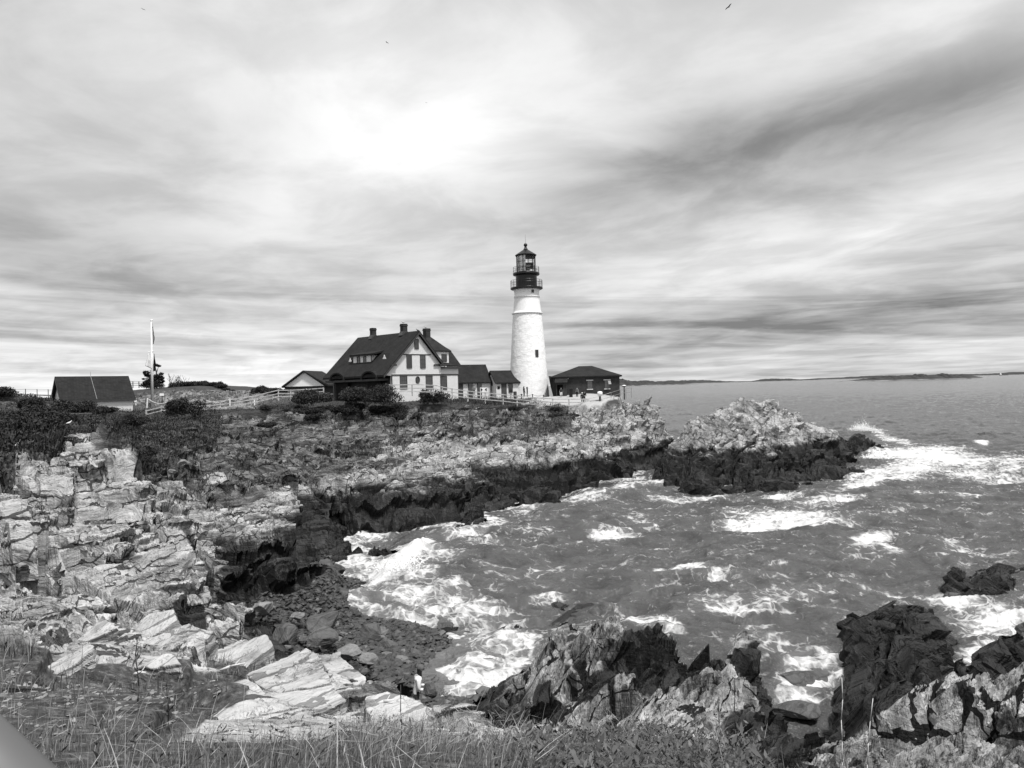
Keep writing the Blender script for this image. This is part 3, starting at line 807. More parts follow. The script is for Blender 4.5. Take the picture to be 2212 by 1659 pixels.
rock_patch('sea_rock', [
    C(2085, 1440, z=-0.4), C(2095, 1425, d=24), C(2140, 1408, d=23.5), C(2190, 1400, d=23.5), C(2205, 1345, d=24.5), C(2240, 1330, d=24.5), C(2330, 1380, d=23.5), C(2110, 1470, d=20.5), C(2160, 1480, d=19.5), C(2240, 1470, d=19.5), C(2350, 1470, d=19.5),
    B(2080, 22, -0.3), B(2130, 27, -0.6), B(2210, 28, -0.6), B(2300, 28, -0.6), B(2120, 18, 0.3), B(2280, 17.4, 0.6), B(2390, 21, -0.5)],
    431, SEAROCK, 'dark block of rock cut by the frame edge behind the pale crag', big=0.5, n=300, amp=0.6)
rock_patch('sea_rock', [
    C(1165, 1320, z=-0.3), C(1200, 1298, z=0.15), C(1250, 1296, z=0.18), C(1320, 1300, z=0.2), C(1325, 1320, z=-0.3), C(1230, 1318, z=0.12), C(1280, 1322, z=-0.1), C(1200, 1330, z=-0.3), B(1180, 34, -0.4), B(1260, 34.5, -0.4), B(1330, 33.5, -0.4)],
    471, SEAROCK, 'flat half-drowned reef with water over it beyond the pale pinnacle', big=0.2, n=150, amp=0.22, c=0.004)

# ------------------------------------------------------------------ the sea
SEA_N, SEA_M = 1150, 1150


def sea_patch():
    th = np.linspace(R(-20), R(48), SEA_M)
    # rows crowd where the view looks down on them
    rows = np.concatenate([np.geomspace(13.0, 170.0, 820), np.geomspace(170.0, 1500.0, 240)[1:], np.geomspace(1500.0, 45000.0, 92)[1:]])
    T, D = np.meshgrid(th, rows)
    x, y = D * np.sin(T), D * np.cos(T)
    px, py = project(x, y, np.zeros(x.shape))
    fade = np.clip(1 - D / 900, 0, 1)
    # swell running in from the right, wind chop over it
    z = 0.16 * np.sin((x * 0.5 - y * 0.35) * 0.55 + 2.2 * fbm(x * 0.05, y * 0.05, 3, 7))
    def chop(sx, sy, oct_, seed):
        n_ = 0
        a_ = 1.0
        for i in range(oct_):
            n_ = n_ + a_ * (1 - 2 * np.abs(vnoise(x * sx * 2 ** i + 31 * i, y * sy * 2 ** i, seed + i) * 2))
            a_ *= 0.5
        return n_
    z = z + 0.20 * chop(0.20, 0.36, 3, 17) + 0.075 * chop(0.9, 1.5, 3, 27) * np.clip(1 - D / 160, 0, 1)
    z = z * fade * 1.7
    # the land under it sets where it breaks
    zb = np.where(D < 215, base_z(x, y), -6)
    shore = np.clip(1 + np.minimum(zb, 0) / 0.75, 0, 1) * (zb > -0.75)
    foam = 0.66 * shore
    # lumps of white water, given on the photograph's grid and kept on the sea's plane
    jx = px + 40 * fbm(x * 0.16, y * 0.16, 4, 55) * np.clip(60 / D, 0.3, 1.2)
    jy = py + 16 * fbm(x * 0.16 + 30, y * 0.16, 4, 56) * np.clip(60 / D, 0.3, 1.2)
    for (cx, cy, rx, ry, rot, a) in FOAM:
        dx, dy = jx - cx, jy - cy
        c_, s_ = math.cos(R(rot)), math.sin(R(rot))
        u = (dx * c_ + dy * s_) / rx
        v = (-dx * s_ + dy * c_) / ry
        foam = np.maximum(foam, a * np.exp(-(u * u + v * v) ** 1.3))
    # breaking crest in the cove and a heap of surf round the islet
    def bump(cx, cy, rx, ry, rot, a):
        dx, dy = px - cx, py - cy
        c_, s_ = math.cos(R(rot)), math.sin(R(rot))
        u = (dx * c_ + dy * s_) / rx
        v = (-dx * s_ + dy * c_) / ry
        return a * np.exp(-(u * u + v * v))
    br = bump(868, 1226, 62, 12, -38, 1.0) + bump(905, 1200, 26, 12, -30, 0.5)
    z = z + br * (0.75 + 0.9 * fbm(x * 1.2, y * 1.2, 4, 66)) * 0.5
    for b in ((1860, 1000, 40, 22, -20, 0.9), (1890, 985, 30, 14, 0, 0.6), (1700, 1078, 90, 8, 0, 0.35)):
        z = z + bump(*b) * (0.6 + 1.3 * fbm(x * 0.8, y * 0.8, 4, 67))
    foam = np.clip(np.maximum(foam * 0.95, 0.30 * np.clip((150 - D) / 60, 0, 1) * (D > 28)) + 0.9 * br, 0, 1)
    V = np.stack([x, y, z], -1).reshape(-1, 3)
    F = grid_faces(*x.shape)
    dry = ((zb > 1.2) & (D < 200)).ravel()
    F = F[~dry[F].all(1)][:, ::-1]
    V, F, at = compact(V, F, {'foam': foam.ravel()})
    return np_mesh('sea', V, F, at, smooth=True)


# x, y, half widths in photo pixels, tilt, strength
FOAM = [
    (2010, 990, 190, 26, 4, 0.95), (1950, 1020, 150, 26, -6, 0.9), (2130, 1030, 150, 20, 4, 0.75), (1880, 1045, 90, 18, -14, 0.9), (1930, 950, 60, 10, 20, 0.8), (2120, 960, 22, 5, 0, 1.0),
    (2100, 1075, 130, 9, 0, 0.6), (1780, 1090, 110, 16, -4, 0.75), (1690, 1075, 70, 12, 0, 0.8), (1520, 1080, 70, 14, -6, 0.8), (1440, 1090, 70, 14, 6, 0.7), (1420, 1040, 34, 18, -10, 0.7), (1340, 1055, 60, 16, -12, 0.75),
    (1260, 1085, 90, 16, -10, 0.72), (1150, 1100, 60, 12, -14, 0.7), (1690, 1122, 165, 22, 4, 0.9), (1630, 1128, 90, 12, 0, 1.0), (1800, 1140, 70, 12, 6, 0.6), (1330, 1147, 75, 12, 4, 0.95), (1390, 1125, 60, 14, 20, 0.55),
    (1885, 1188, 62, 13, -4, 1.0), (1930, 1198, 50, 10, 8, 0.85), (2120, 1185, 140, 26, 12, 0.55), (1480, 1243, 85, 16, 2, 0.8), (1330, 1215, 130, 14, -10, 0.52), (1200, 1225, 150, 18, -8, 0.5), (1560, 1265, 110, 20, 6, 0.55),
    (2150, 1345, 120, 60, 8, 0.85), (2050, 1290, 130, 22, 8, 0.75), (1900, 1270, 150, 16, 4, 0.58), (2150, 1420, 90, 40, 0, 0.8), (1700, 1310, 160, 34, -10, 0.6), (1560, 1330, 120, 34, 12, 0.62), (1400, 1370, 100, 24, 10, 0.72),
    (1740, 1470, 70, 70, 0, 0.85), (1810, 1440, 50, 50, 0, 0.72), (1680, 1400, 90, 30, 10, 0.5), (1650, 1370, 60, 20, 0, 0.62), (1340, 1350, 50, 22, 0, 0.8),
    (850, 1250, 120, 50, 0, 0.84), (780, 1220, 60, 30, -10, 0.8), (950, 1215, 110, 28, 0, 0.66), (980, 1300, 150, 40, 8, 0.66), (870, 1310, 110, 40, 10, 0.80), (1060, 1340, 120, 44, 0, 0.64), (1120, 1400, 80, 40, 10, 0.78),
    (1110, 1470, 70, 44, -30, 0.85), (1150, 1440, 60, 40, 0, 0.7), (1080, 1490, 60, 20, -20, 0.85), (1240, 1170, 60, 8, -12, 0.45), (1050, 1180, 90, 16, -6, 0.5), (1130, 1150, 60, 12, -12, 0.45),
    (2050, 1110, 170, 12, 3, 0.48), (1450, 1180, 120, 10, 0, 0.45), (2000, 1080, 60, 8, 0, 0.5), (2190, 1000, 60, 30, 0, 0.7), (1340, 1310, 60, 10, 0, 0.55), (1180, 1290, 80, 14, 0, 0.6),
]


def sea_mat():
    m, k = mat('sea_water')
    g = k.n('ShaderNodeNewGeometry')
    pos = g.outputs['Position']
    x, y, z = k.sep(pos)[:3]
    fm = k.n('ShaderNodeAttribute', attribute_name='foam').outputs['Fac']
    p2 = k.com(x, y, 0.0)
    # lacework: cell edges at two sizes, bent by noise
    wa = k.n('ShaderNodeTexNoise')
    wa.inputs['Scale'].default_value = 0.7
    wa.inputs['Detail'].default_value = 4
    k.l(p2, wa.inputs['Vector'])
    off = k.vm('MULTIPLY', k.vm('SUBTRACT', wa.outputs['Color'], (0.5, 0.5, 0.5)), (1.8, 1.8, 0))
    pw = k.vm('ADD', k.com(k.m('MULTIPLY', x, 0.8), k.m('MULTIPLY', y, 0.8), 0.0), off)

    def lace(scale, w0, w1):
        v = k.n('ShaderNodeTexVoronoi', feature='DISTANCE_TO_EDGE')
        v.inputs['Scale'].default_value = scale
        k.l(pw, v.inputs['Vector'])
        return k.sm(v.outputs['Distance'], w0, w1, 1.0, 0.0)
    l1 = lace(0.9, 0.0, 0.16)
    l2 = lace(2.6, 0.0, 0.2)
    n1 = k.noise(p2, 0.35, 6, 0.62, 0.5)
    n2 = k.noise(p2, 1.6, 5, 0.65, 0.3)
    str_ = k.noise(k.com(k.m('MULTIPLY', x, 0.22), k.m('MULTIPLY', y, 0.75), 0.0), 1.0, 6, 0.62, 0.6)
    pat = k.m('ADD', k.m('ADD', k.m('MULTIPLY', l1, 0.20), k.m('MULTIPLY', l2, 0.18)), k.m('ADD', k.m('MULTIPLY', k.m('SUBTRACT', n1, 0.5), 0.55), k.m('ADD', k.m('MULTIPLY', k.m('SUBTRACT', n2, 0.5), 0.75), k.m('MULTIPLY', k.m('SUBTRACT', str_, 0.5), 0.95))))
    f = k.sm(k.m('ADD', k.m('MULTIPLY', fm, 0.98), pat), 0.57, 1.02)
    # scattered small whitecaps everywhere in the cove
    caps = k.sm(k.m('ADD', str_, k.m('MULTIPLY', n2, 0.4)), 0.86, 0.96)
    dist = k.m('MULTIPLY', k.sm(y, 30.0, 60.0), k.sm(y, 140.0, 90.0))
    f = k.m('MAXIMUM', f, k.m('MULTIPLY', k.m('MULTIPLY', caps, dist), 0.8))
    # milky aerated water round the foam
    milk = k.m('MULTIPLY', k.sm(fm, 0.28, 0.9), 0.9)
    base = k.mix(milk, k.mix(k.sm(n1, 0.3, 0.7), 0.045, 0.09), 0.19)
    col = k.mix(f, base, 0.6)
    rough = k.mix(f, 0.12, 0.8)
    r1 = k.noise(k.com(k.m('MULTIPLY', x, 0.8), k.m('MULTIPLY', y, 1.5), 0.0), 1.0, 6, 0.68, 0.4)
    r2 = k.noise(k.com(k.m('MULTIPLY', x, 0.14), k.m('MULTIPLY', y, 0.3), 3.0), 1.0, 6, 0.65, 0.3)
    hgt = k.m('ADD', k.m('ADD', k.m('MULTIPLY', r1, 0.34), k.m('MULTIPLY', r2, 0.75)), k.m('MULTIPLY', f, 0.08))
    finish(k, col, rough, hgt, 1.0, 0.75, 0.5, IOR=1.33)
    return m


sea = link('sea', sea_patch(), sea_mat())
tag(sea, kind='structure')

# ------------------------------------------------------------------ builders for man-made things
class MB:
    """collects boxes, prisms, tubes and lathes into one mesh"""
    def __init__(s):
        s.v, s.f, s.m = [], [], []

    def poly(s, pts, faces, mi=0):
        b = len(s.v)
        s.v += [tuple(p) for p in pts]
        s.f += [tuple(b + i for i in f) for f in faces]
        s.m += [mi] * len(faces)
        return s

    def box(s, x0, x1, y0, y1, z0, z1, mi=0):
        p = [(x, y, z) for z in (z0, z1) for y in (y0, y1) for x in (x0, x1)]
        return s.poly(p, [(0, 2, 3, 1), (4, 5, 7, 6), (0, 1, 5, 4), (2, 6, 7, 3), (0, 4, 6, 2), (1, 3, 7, 5)], mi)

    def prism(s, prof, y0, y1, mi=0, axis='y'):
        """profile (u, z) extruded along y (or profile (v, z) along x)"""
        n = len(prof)
        if axis == 'y':
            p = [(a, y0, b) for a, b in prof] + [(a, y1, b) for a, b in prof]
        else:
            p = [(y0, a, b) for a, b in prof] + [(y1, a, b) for a, b in prof]
        f = [tuple(range(n)), tuple(range(2 * n - 1, n - 1, -1))]
        f += [(i, n + i, n + (i + 1) % n, (i + 1) % n) for i in range(n)]
        return s.poly(p, f, mi)

    def tube(s, a, b, r0, r1=None, n=8, mi=0, cap=True):
        r1 = r0 if r1 is None else r1
        a, b = Vector(a), Vector(b)
        d = (b - a).normalized()
        x = d.orthogonal().normalized()
        y = d.cross(x)
        p = []
        for c, r in ((a, r0), (b, r1)):
            for i in range(n):
                t = 2 * math.pi * i / n
                p.append(c + x * (r * math.cos(t)) + y * (r * math.sin(t)))
        f = [(i, (i + 1) % n, n + (i + 1) % n, n + i) for i in range(n)]
        if cap:
            f += [tuple(range(n - 1, -1, -1)), tuple(range(n, 2 * n))]
        return s.poly(p, f, mi)

    def lathe(s, prof, n=48, mi=0, cap=True, noise=None):
        p, f = [], []
        for r, z in prof:
            for i in range(n):
                t = 2 * math.pi * i / n
                rr = r + (noise(t, z) if noise else 0)
                p.append((rr * math.cos(t), rr * math.sin(t), z))
        for j in range(len(prof) - 1):
            for i in range(n):
                f.append((j * n + i, j * n + (i + 1) % n, (j + 1) * n + (i + 1) % n, (j + 1) * n + i))
        if cap:
            f.append(tuple(range(n - 1, -1, -1)))
            f.append(tuple(range((len(prof) - 1) * n, len(prof) * n)))
        return s.poly(p, f, mi)

    def ring(s, r, z, t, n=40, mi=0):
        pts = [(r * math.cos(2 * math.pi * i / n), r * math.sin(2 * math.pi * i / n), z) for i in range(n)]
        for i in range(n):
            s.tube(pts[i], pts[(i + 1) % n], t, n=5, mi=mi, cap=False)
        return s

    def build(s, name, mats, parent=None, smooth=False, loc=None):
        me = bpy.data.meshes.new(name)
        me.from_pydata(s.v, [], s.f)
        me.polygons.foreach_set('material_index', s.m)
        if smooth:
            me.polygons.foreach_set('use_smooth', [True] * len(s.f))
        bm = bmesh.new()
        bm.from_mesh(me)
        bmesh.ops.recalc_face_normals(bm, faces=bm.faces)
        bm.to_mesh(me)
        bm.free()
        me.update()
        return link(name, me, mats, parent, loc)


def empty(name, loc, rz=0.0, label=None, cat=None, group=None):
    o = bpy.data.objects.new(name, None)
    COL.objects.link(o)
    o.location = loc
    o.rotation_euler = (0, 0, rz)
    o.empty_display_size = 0.3
    return tag(o, label, cat, group)


def copy_tree(o, parent=None):
    kids = list(o.children)
    c = o.copy()
    COL.objects.link(c)
    c.parent = parent
    for ch in kids:
        copy_tree(ch, c)
    return c


class Frame:
    """a building's own axes: x along its front, y back, z up from its base"""
    def __init__(s, o, rz, base):
        s.o = Vector((o.x, o.y, base))
        s.rz = rz
        s.u = Vector((math.cos(rz), math.sin(rz), 0))
        s.w = Vector((-math.sin(rz), math.cos(rz), 0))

    def front(s, px, py, y=0.0):
        p = on_plane(px, py, s.o + s.w * y, s.w) - s.o
        return p.dot(s.u), p.z

    def side(s, px, py, x=0.0):
        p = on_plane(px, py, s.o + s.u * x, s.u) - s.o
        return p.dot(s.w), p.z


# materials
def clapboard():
    m, k = mat('white_clapboard')
    pos = k.n('ShaderNodeTexCoord').outputs['Object']
    x, y, z = k.sep(pos)[:3]
    fr = k.m('FRACT', k.m('MULTIPLY', z, 5.5))
    nz = k.noise(pos, 2.0, 5, 0.6)
    col = k.m('MULTIPLY', k.sm(nz, 0.2, 0.8, 0.94, 1.03), 0.82)
    finish(k, col, 0.6, fr, 0.6, 0.05, 0.3)
    return m


def shingles(name, v):
    m, k = mat(name)
    pos = k.n('ShaderNodeTexCoord').outputs['Object']
    x, y, z = k.sep(pos)[:3]
    br = k.n('ShaderNodeTexBrick')
    br.inputs['Scale'].default_value = 1.0
    br.inputs['Brick Width'].default_value = 0.34
    br.inputs['Row Height'].default_value = 0.15
    br.inputs['Mortar Size'].default_value = 0.012
    br.inputs['Color1'].default_value = (v * 0.8,) * 3 + (1,)
    br.inputs['Color2'].default_value = (v * 1.25,) * 3 + (1,)
    br.inputs['Mortar'].default_value = (v * 0.4,) * 3 + (1,)
    k.l(k.com(k.m('ADD', x, y), z, 0), br.inputs['Vector'])
    bw = k.n('ShaderNodeRGBToBW')
    k.l(br.outputs['Color'], bw.inputs[0])
    nz = k.noise(pos, 0.8, 6, 0.65)
    finish(k, k.m('MULTIPLY', bw.outputs[0], k.sm(nz, 0.25, 0.75, 0.7, 1.25)), 0.9, br.outputs['Fac'], 0.3, 0.02, 0.2)
    return m


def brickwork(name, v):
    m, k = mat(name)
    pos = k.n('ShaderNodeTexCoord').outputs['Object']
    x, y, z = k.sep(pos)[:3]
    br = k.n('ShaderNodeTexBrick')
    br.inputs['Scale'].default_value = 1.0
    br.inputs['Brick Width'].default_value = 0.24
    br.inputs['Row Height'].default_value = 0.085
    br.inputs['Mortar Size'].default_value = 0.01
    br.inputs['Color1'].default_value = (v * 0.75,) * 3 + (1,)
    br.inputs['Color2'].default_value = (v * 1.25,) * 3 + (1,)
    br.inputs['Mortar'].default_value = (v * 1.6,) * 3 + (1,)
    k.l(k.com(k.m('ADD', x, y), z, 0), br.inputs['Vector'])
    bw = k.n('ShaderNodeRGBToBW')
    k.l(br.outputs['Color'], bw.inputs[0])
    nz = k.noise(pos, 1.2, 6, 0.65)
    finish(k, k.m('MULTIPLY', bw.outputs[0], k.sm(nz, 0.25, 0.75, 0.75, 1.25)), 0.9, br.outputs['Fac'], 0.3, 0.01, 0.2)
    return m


def rubble():
    m, k = mat('whitewashed_rubble')
    pos = k.n('ShaderNodeTexCoord').outputs['Object']
    x, y, z = k.sep(pos)[:3]
    st = k.vm('MULTIPLY', pos, (1.5, 1.5, 3.4))
    v = k.n('ShaderNodeTexVoronoi', feature='DISTANCE_TO_EDGE')
    v.inputs['Scale'].default_value = 0.8
    wn = k.n('ShaderNodeTexNoise')
    wn.inputs['Scale'].default_value = 1.2
    wn.inputs['Detail'].default_value = 3
    k.l(pos, wn.inputs['Vector'])
    k.l(k.vm('ADD', st, k.vm('MULTIPLY', wn.outputs['Color'], (0.9, 0.9, 0.9))), v.inputs['Vector'])
    e = k.sm(v.outputs['Distance'], 0.0, 0.16)
    n = k.noise(st, 1.5, 5, 0.6)
    h = k.m('ADD', k.m('MULTIPLY', e, 0.5), k.m('MULTIPLY', n, 0.9))
    grime = k.sm(k.noise(k.com(x, k.m('MULTIPLY', y, 1.0), k.m('MULTIPLY', z, 0.25)), 1.1, 6, 0.7), 0.58, 0.8, 1.0, 0.8)
    finish(k, k.m('MULTIPLY', k.m('MULTIPLY', k.mix(e, 0.80, 0.86), grime), 1.0), 0.75, h, 0.18, 0.10, 0.25)
    return m


def glass(name, v, rough=0.05):
    m, k = mat(name)
    finish(k, v, rough, None, spec=0.9)
    return m


WHITE = clapboard()
SHING = shingles('dark_shingle_roof', 0.02)
SHING2 = shingles('shed_shingle_roof', 0.022)
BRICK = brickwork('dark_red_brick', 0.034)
BRICK2 = brickwork('chimney_brick', 0.035)
RUBBLE = rubble()
PAINTW = plain('white_paint', 0.84, 0.5, 0.05, 3, 0.15)
TRIM = plain('dark_trim_paint', 0.045, 0.55, 0.2, 5)
GREYT = plain('grey_trim_paint', 0.06, 0.55, 0.2, 5)
BLACK = plain('black_iron_paint', 0.006, 0.35, 0.3, 4, 0.0, 0.4)
PANE = glass('window_glass', 0.03)
PANEL = glass('curtained_glass', 0.06)
IRON = plain('galvanised_pipe', 0.28, 0.4, 0.15, 8, 0, 0.5, 0.6)
WOODL = plain('weathered_rail_wood', 0.42, 0.85, 0.3, 3, 0.3)
WOODD = plain('dark_weathered_wood', 0.12, 0.85, 0.3, 3, 0.3)
STONE = plain('pale_stone', 0.5, 0.8, 0.15, 6, 0.3)
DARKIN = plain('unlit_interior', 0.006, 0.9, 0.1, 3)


def window(parent, fr, x0, x1, z0, z1, y=0.0, trim=None, pane=None, bars=(1, 1), fw=0.11, name='window', axis='y', sgn=-1):
    """a window in the wall plane y (axis 'y') or x (axis 'x'); frame stands proud of the wall, pane just in front of it"""
    trim = trim or TRIM
    pane = pane or PANE

    def bx(mb, a0, a1, c0, c1, d0, d1):
        lo, hi = sorted((y + sgn * d0, y + sgn * d1))
        if axis == 'y':
            mb.box(a0, a1, lo, hi, c0, c1)
        else:
            mb.box(lo, hi, a0, a1, c0, c1)
    f = MB()
    bx(f, x0 - fw, x0, z0 - fw, z1 + fw, 0.0, 0.075)
    bx(f, x1, x1 + fw, z0 - fw, z1 + fw, 0.0, 0.075)
    bx(f, x0, x1, z1, z1 + fw * 1.3, 0.0, 0.085)
    bx(f, x0, x1, z0 - fw, z0, 0.0, 0.095)
    for i in range(1, bars[0] + 1):
        c = x0 + (x1 - x0) * i / (bars[0] + 1)
        bx(f, c - 0.018, c + 0.018, z0, z1, 0.03, 0.05)
    for i in range(1, bars[1] + 1):
        c = z0 + (z1 - z0) * i / (bars[1] + 1)
        bx(f, x0, x1, c - 0.022, c + 0.022, 0.03, 0.052)
    o = f.build(name, trim, parent)
    g = MB()
    bx(g, x0, x1, z0, z1, 0.004, 0.03)
    g.build('pane', pane, o)
    return o


# ------------------------------------------------------------------ lighthouse
def lighthouse():
    D = 126.0
    k = D / FW
    base = at_d(1143.5, 862, D)
    z0 = base.z
    root = empty('lighthouse', (base.x, base.y, z0), 0, 'tall white round stone lighthouse tower with a black lantern on top', 'lighthouse')

    def zz(py):
        return H + (834.7 - py) * k - z0

    def cy(c):
        return zz((900 + c * 0.217) * 0.54861)

    def cr(c):
        return c * 0.217 * 0.54861 * k
    rb = 43.5 * k
    rt = 31.0 * k
    rr = random.Random(3)
    ztop = cy(1555)
    prof = [(rb * 1.02, -1.0)]
    for i in range(61):
        t = i / 60
        prof.append((rb + (rt - rb) * (t * 0.9 + 0.1 * t * t) , ztop * t))

    def nz(t, z):
        return 0.05 * float(fbm(np.array([t * 5.5]), np.array([z * 2.4]), 3, 9)[0]) + 0.03 * float(vnoise(np.array([t * 11]), np.array([z * 4.6]), 3)[0])
    t1 = MB().lathe(prof, 128, 0, True, nz).build('rubble_tower', RUBBLE, root, True)
    up = MB()
    up.lathe([(rt, ztop + 0.0), (cr(278), ztop + 0.02), (cr(280), cy(1535)), (cr(256), cy(1528)), (cr(252), cy(1500)), (cr(231), cy(1300)), (cr(228), cy(1256)), (cr(236), cy(1250)), (cr(236), cy(1238)), (cr(227), cy(1232)),
              (cr(226), cy(1165)), (cr(231), cy(1140)), (cr(246), cy(1115))], 96)
    up.build('upper_tower', PAINTW, root, True)
    deck = MB()
    deck.lathe([(cr(246), cy(1116)), (cr(280), cy(1108)), (cr(294), cy(1098)), (cr(294), cy(1080)), (cr(190), cy(1078))], 64)
    g = deck.build('gallery', BLACK, root)
    rl = MB()
    n = 40
    for c in (945, 985, 1075):
        rl.ring(cr(285), cy(c), 0.022, 48)
    for i in range(90):
        t = 2 * math.pi * i / 90
        x, y = cr(285) * math.cos(t), cr(285) * math.sin(t)
        rl.tube((x, y, cy(1079)), (x, y, cy(945)), 0.035 if i % 9 == 0 else 0.008, n=5)
    rl.build('railing', BLACK, g)
    MB().lathe([(cr(192), cy(1082)), (cr(192), cy(860)), (cr(236), cy(850)), (cr(242), cy(838)), (cr(242), cy(812)), (cr(180), cy(806))], 64).build('watch_room', BLACK, root)
    r2 = MB()
    for c in (706, 770):
        r2.ring(cr(234), cy(c), 0.02, 40)
    for i in range(20):
        t = 2 * math.pi * i / 20
        r2.tube((cr(234) * math.cos(t), cr(234) * math.sin(t), cy(815)), (cr(234) * math.cos(t), cr(234) * math.sin(t), cy(706)), 0.02, n=5)
    r2.build('upper_railing', BLACK, root)
    lan = MB()
    n = 12
    for i in range(n):
        t = 2 * math.pi * (i + 0.35) / n
        lan.tube((cr(174) * math.cos(t), cr(174) * math.sin(t), cy(812)), (cr(174) * math.cos(t), cr(174) * math.sin(t), cy(492)), 0.045, n=6)
    for c in (610, 715):
        lan.ring(cr(174), cy(c), 0.03, 36)
    lan.ring(cr(174), cy(800), 0.07, 36)
    fr = lan.build('lantern_frame', BLACK, root)
    gm, kk = mat('lantern_glass')
    tr = kk.n('ShaderNodeBsdfTransparent')
    gl = kk.n('ShaderNodeBsdfGlossy')
    gl.inputs['Roughness'].default_value = 0.03
    mx = kk.n('ShaderNodeMixShader')
    fz = kk.n('ShaderNodeFresnel')
    fz.inputs['IOR'].default_value = 1.35
    kk.l(fz.outputs[0], mx.inputs[0])
    kk.l(tr.outputs[0], mx.inputs[1])
    kk.l(gl.outputs[0], mx.inputs[2])
    oo = kk.n('ShaderNodeOutputMaterial')
    kk.l(mx.outputs[0], oo.inputs[0])
    MB().lathe([(cr(171), cy(805)), (cr(171), cy(495))], 12, cap=False).build('glazing', gm, fr)
    # white panels paint the seaward glass bright, lamp and its hood inside
    pa = MB()
    for i in range(10):
        a0, a1 = R(196 + i * 7), R(196 + (i + 1) * 7)
        r = cr(160)
        pa.poly([(r * math.cos(a0), r * math.sin(a0), cy(800)), (r * math.cos(a1), r * math.sin(a1), cy(800)), (r * math.cos(a1), r * math.sin(a1), cy(498)), (r * math.cos(a0), r * math.sin(a0), cy(498)),
                 (r * .97 * math.cos(a0), r * .97 * math.sin(a0), cy(800)), (r * .97 * math.cos(a1), r * .97 * math.sin(a1), cy(800)), (r * .97 * math.cos(a1), r * .97 * math.sin(a1), cy(498)), (r * .97 * math.cos(a0), r * .97 * math.sin(a0), cy(498))],
                [(0, 1, 2, 3), (7, 6, 5, 4), (0, 4, 5, 1), (3, 2, 6, 7)])
    pa.build('bright_glass_panel', PAINTW, root)
    lm = MB()
    ox = cr(58)
    lm.box(ox - cr(78), ox + cr(78), -cr(60), cr(60), cy(732), cy(626))
    lm.tube((ox - cr(30), 0, cy(806)), (ox - cr(30), 0, cy(730)), cr(40), n=10)
    lm.box(ox - cr(78), ox + cr(100), -cr(60), cr(60), cy(550), cy(496))
    lm.build('lamp', BLACK, root)
    roof = MB()
    roof.lathe([(cr(176), cy(500)), (cr(186), cy(503)), (cr(197), cy(485)), (cr(170), cy(465)), (cr(38), cy(380)), (cr(36), cy(366))], 24)
    rf = roof.build('lantern_roof', BLACK, root)
    bl = MB()
    bl.lathe([(cr(40), cy(378)), (cr(40), cy(368)), (cr(22), cy(360)), (cr(26), cy(345)), (cr(20), cy(335))] + [(cr(34) * math.sin(a), cy(300) - cr(34) * math.cos(a)) for a in np.linspace(0.5, math.pi - 0.05, 9)], 20)
    bl.build('ball_vent', BLACK, rf, True)
    MB().tube((0, 0, cy(270)), (0, 0, cy(105)), 0.03, 0.018, 6).build('lightning_rod', IRON, rf)

    def tower_window(px, py, hw, hh, nm):
        z = zz(py)
        t = z / ztop
        r = (rb + (rt - rb) * t) if z < ztop else cr(226)
        x = (px - 1106) * (D - r) / FW - base.x + (834.7 - py) * 0.0
        # undo the roll of the view
        x += -(834.7 - py) * 0.025 * k * -1.0
        y = -math.sqrt(max(0.01, r * r - x * x))
        a = math.atan2(x, -y)
        o = empty(nm, (x, y, z), a)
        o.parent = root
        f = MB()
        f.box(-hw - .07, -hw, -.12, .25, -hh - .07, hh + .07)
        f.box(hw, hw + .07, -.12, .25, -hh - .07, hh + .07)
        f.box(-hw, hw, -.12, .25, hh, hh + .07)
        f.box(-hw, hw, -.12, .25, -hh - .07, -hh)
        f.box(-.02, .02, -.09, -.06, -hh, hh)
        f.box(-hw, -.02, -.088, -.06, -.02, .02)
        f.box(.02, hw, -.088, -.06, -.02, .02)
        f.build('frame', GREYT, o)
        MB().box(-hw, hw, -.06, .2, -hh, hh).build('pane', PANE, o)
    tower_window(1159.5, 765.6, 0.2, 0.52, 'window')
    tower_window(1150.5, 632, 0.13, 0.17, 'window')
    return root


lighthouse()


# ------------------------------------------------------------------ keepers' house
def hc(cx, cy):
    return (1280 + cx * 0.25316) * 0.54861, (1250 + cy * 0.25316) * 0.54861


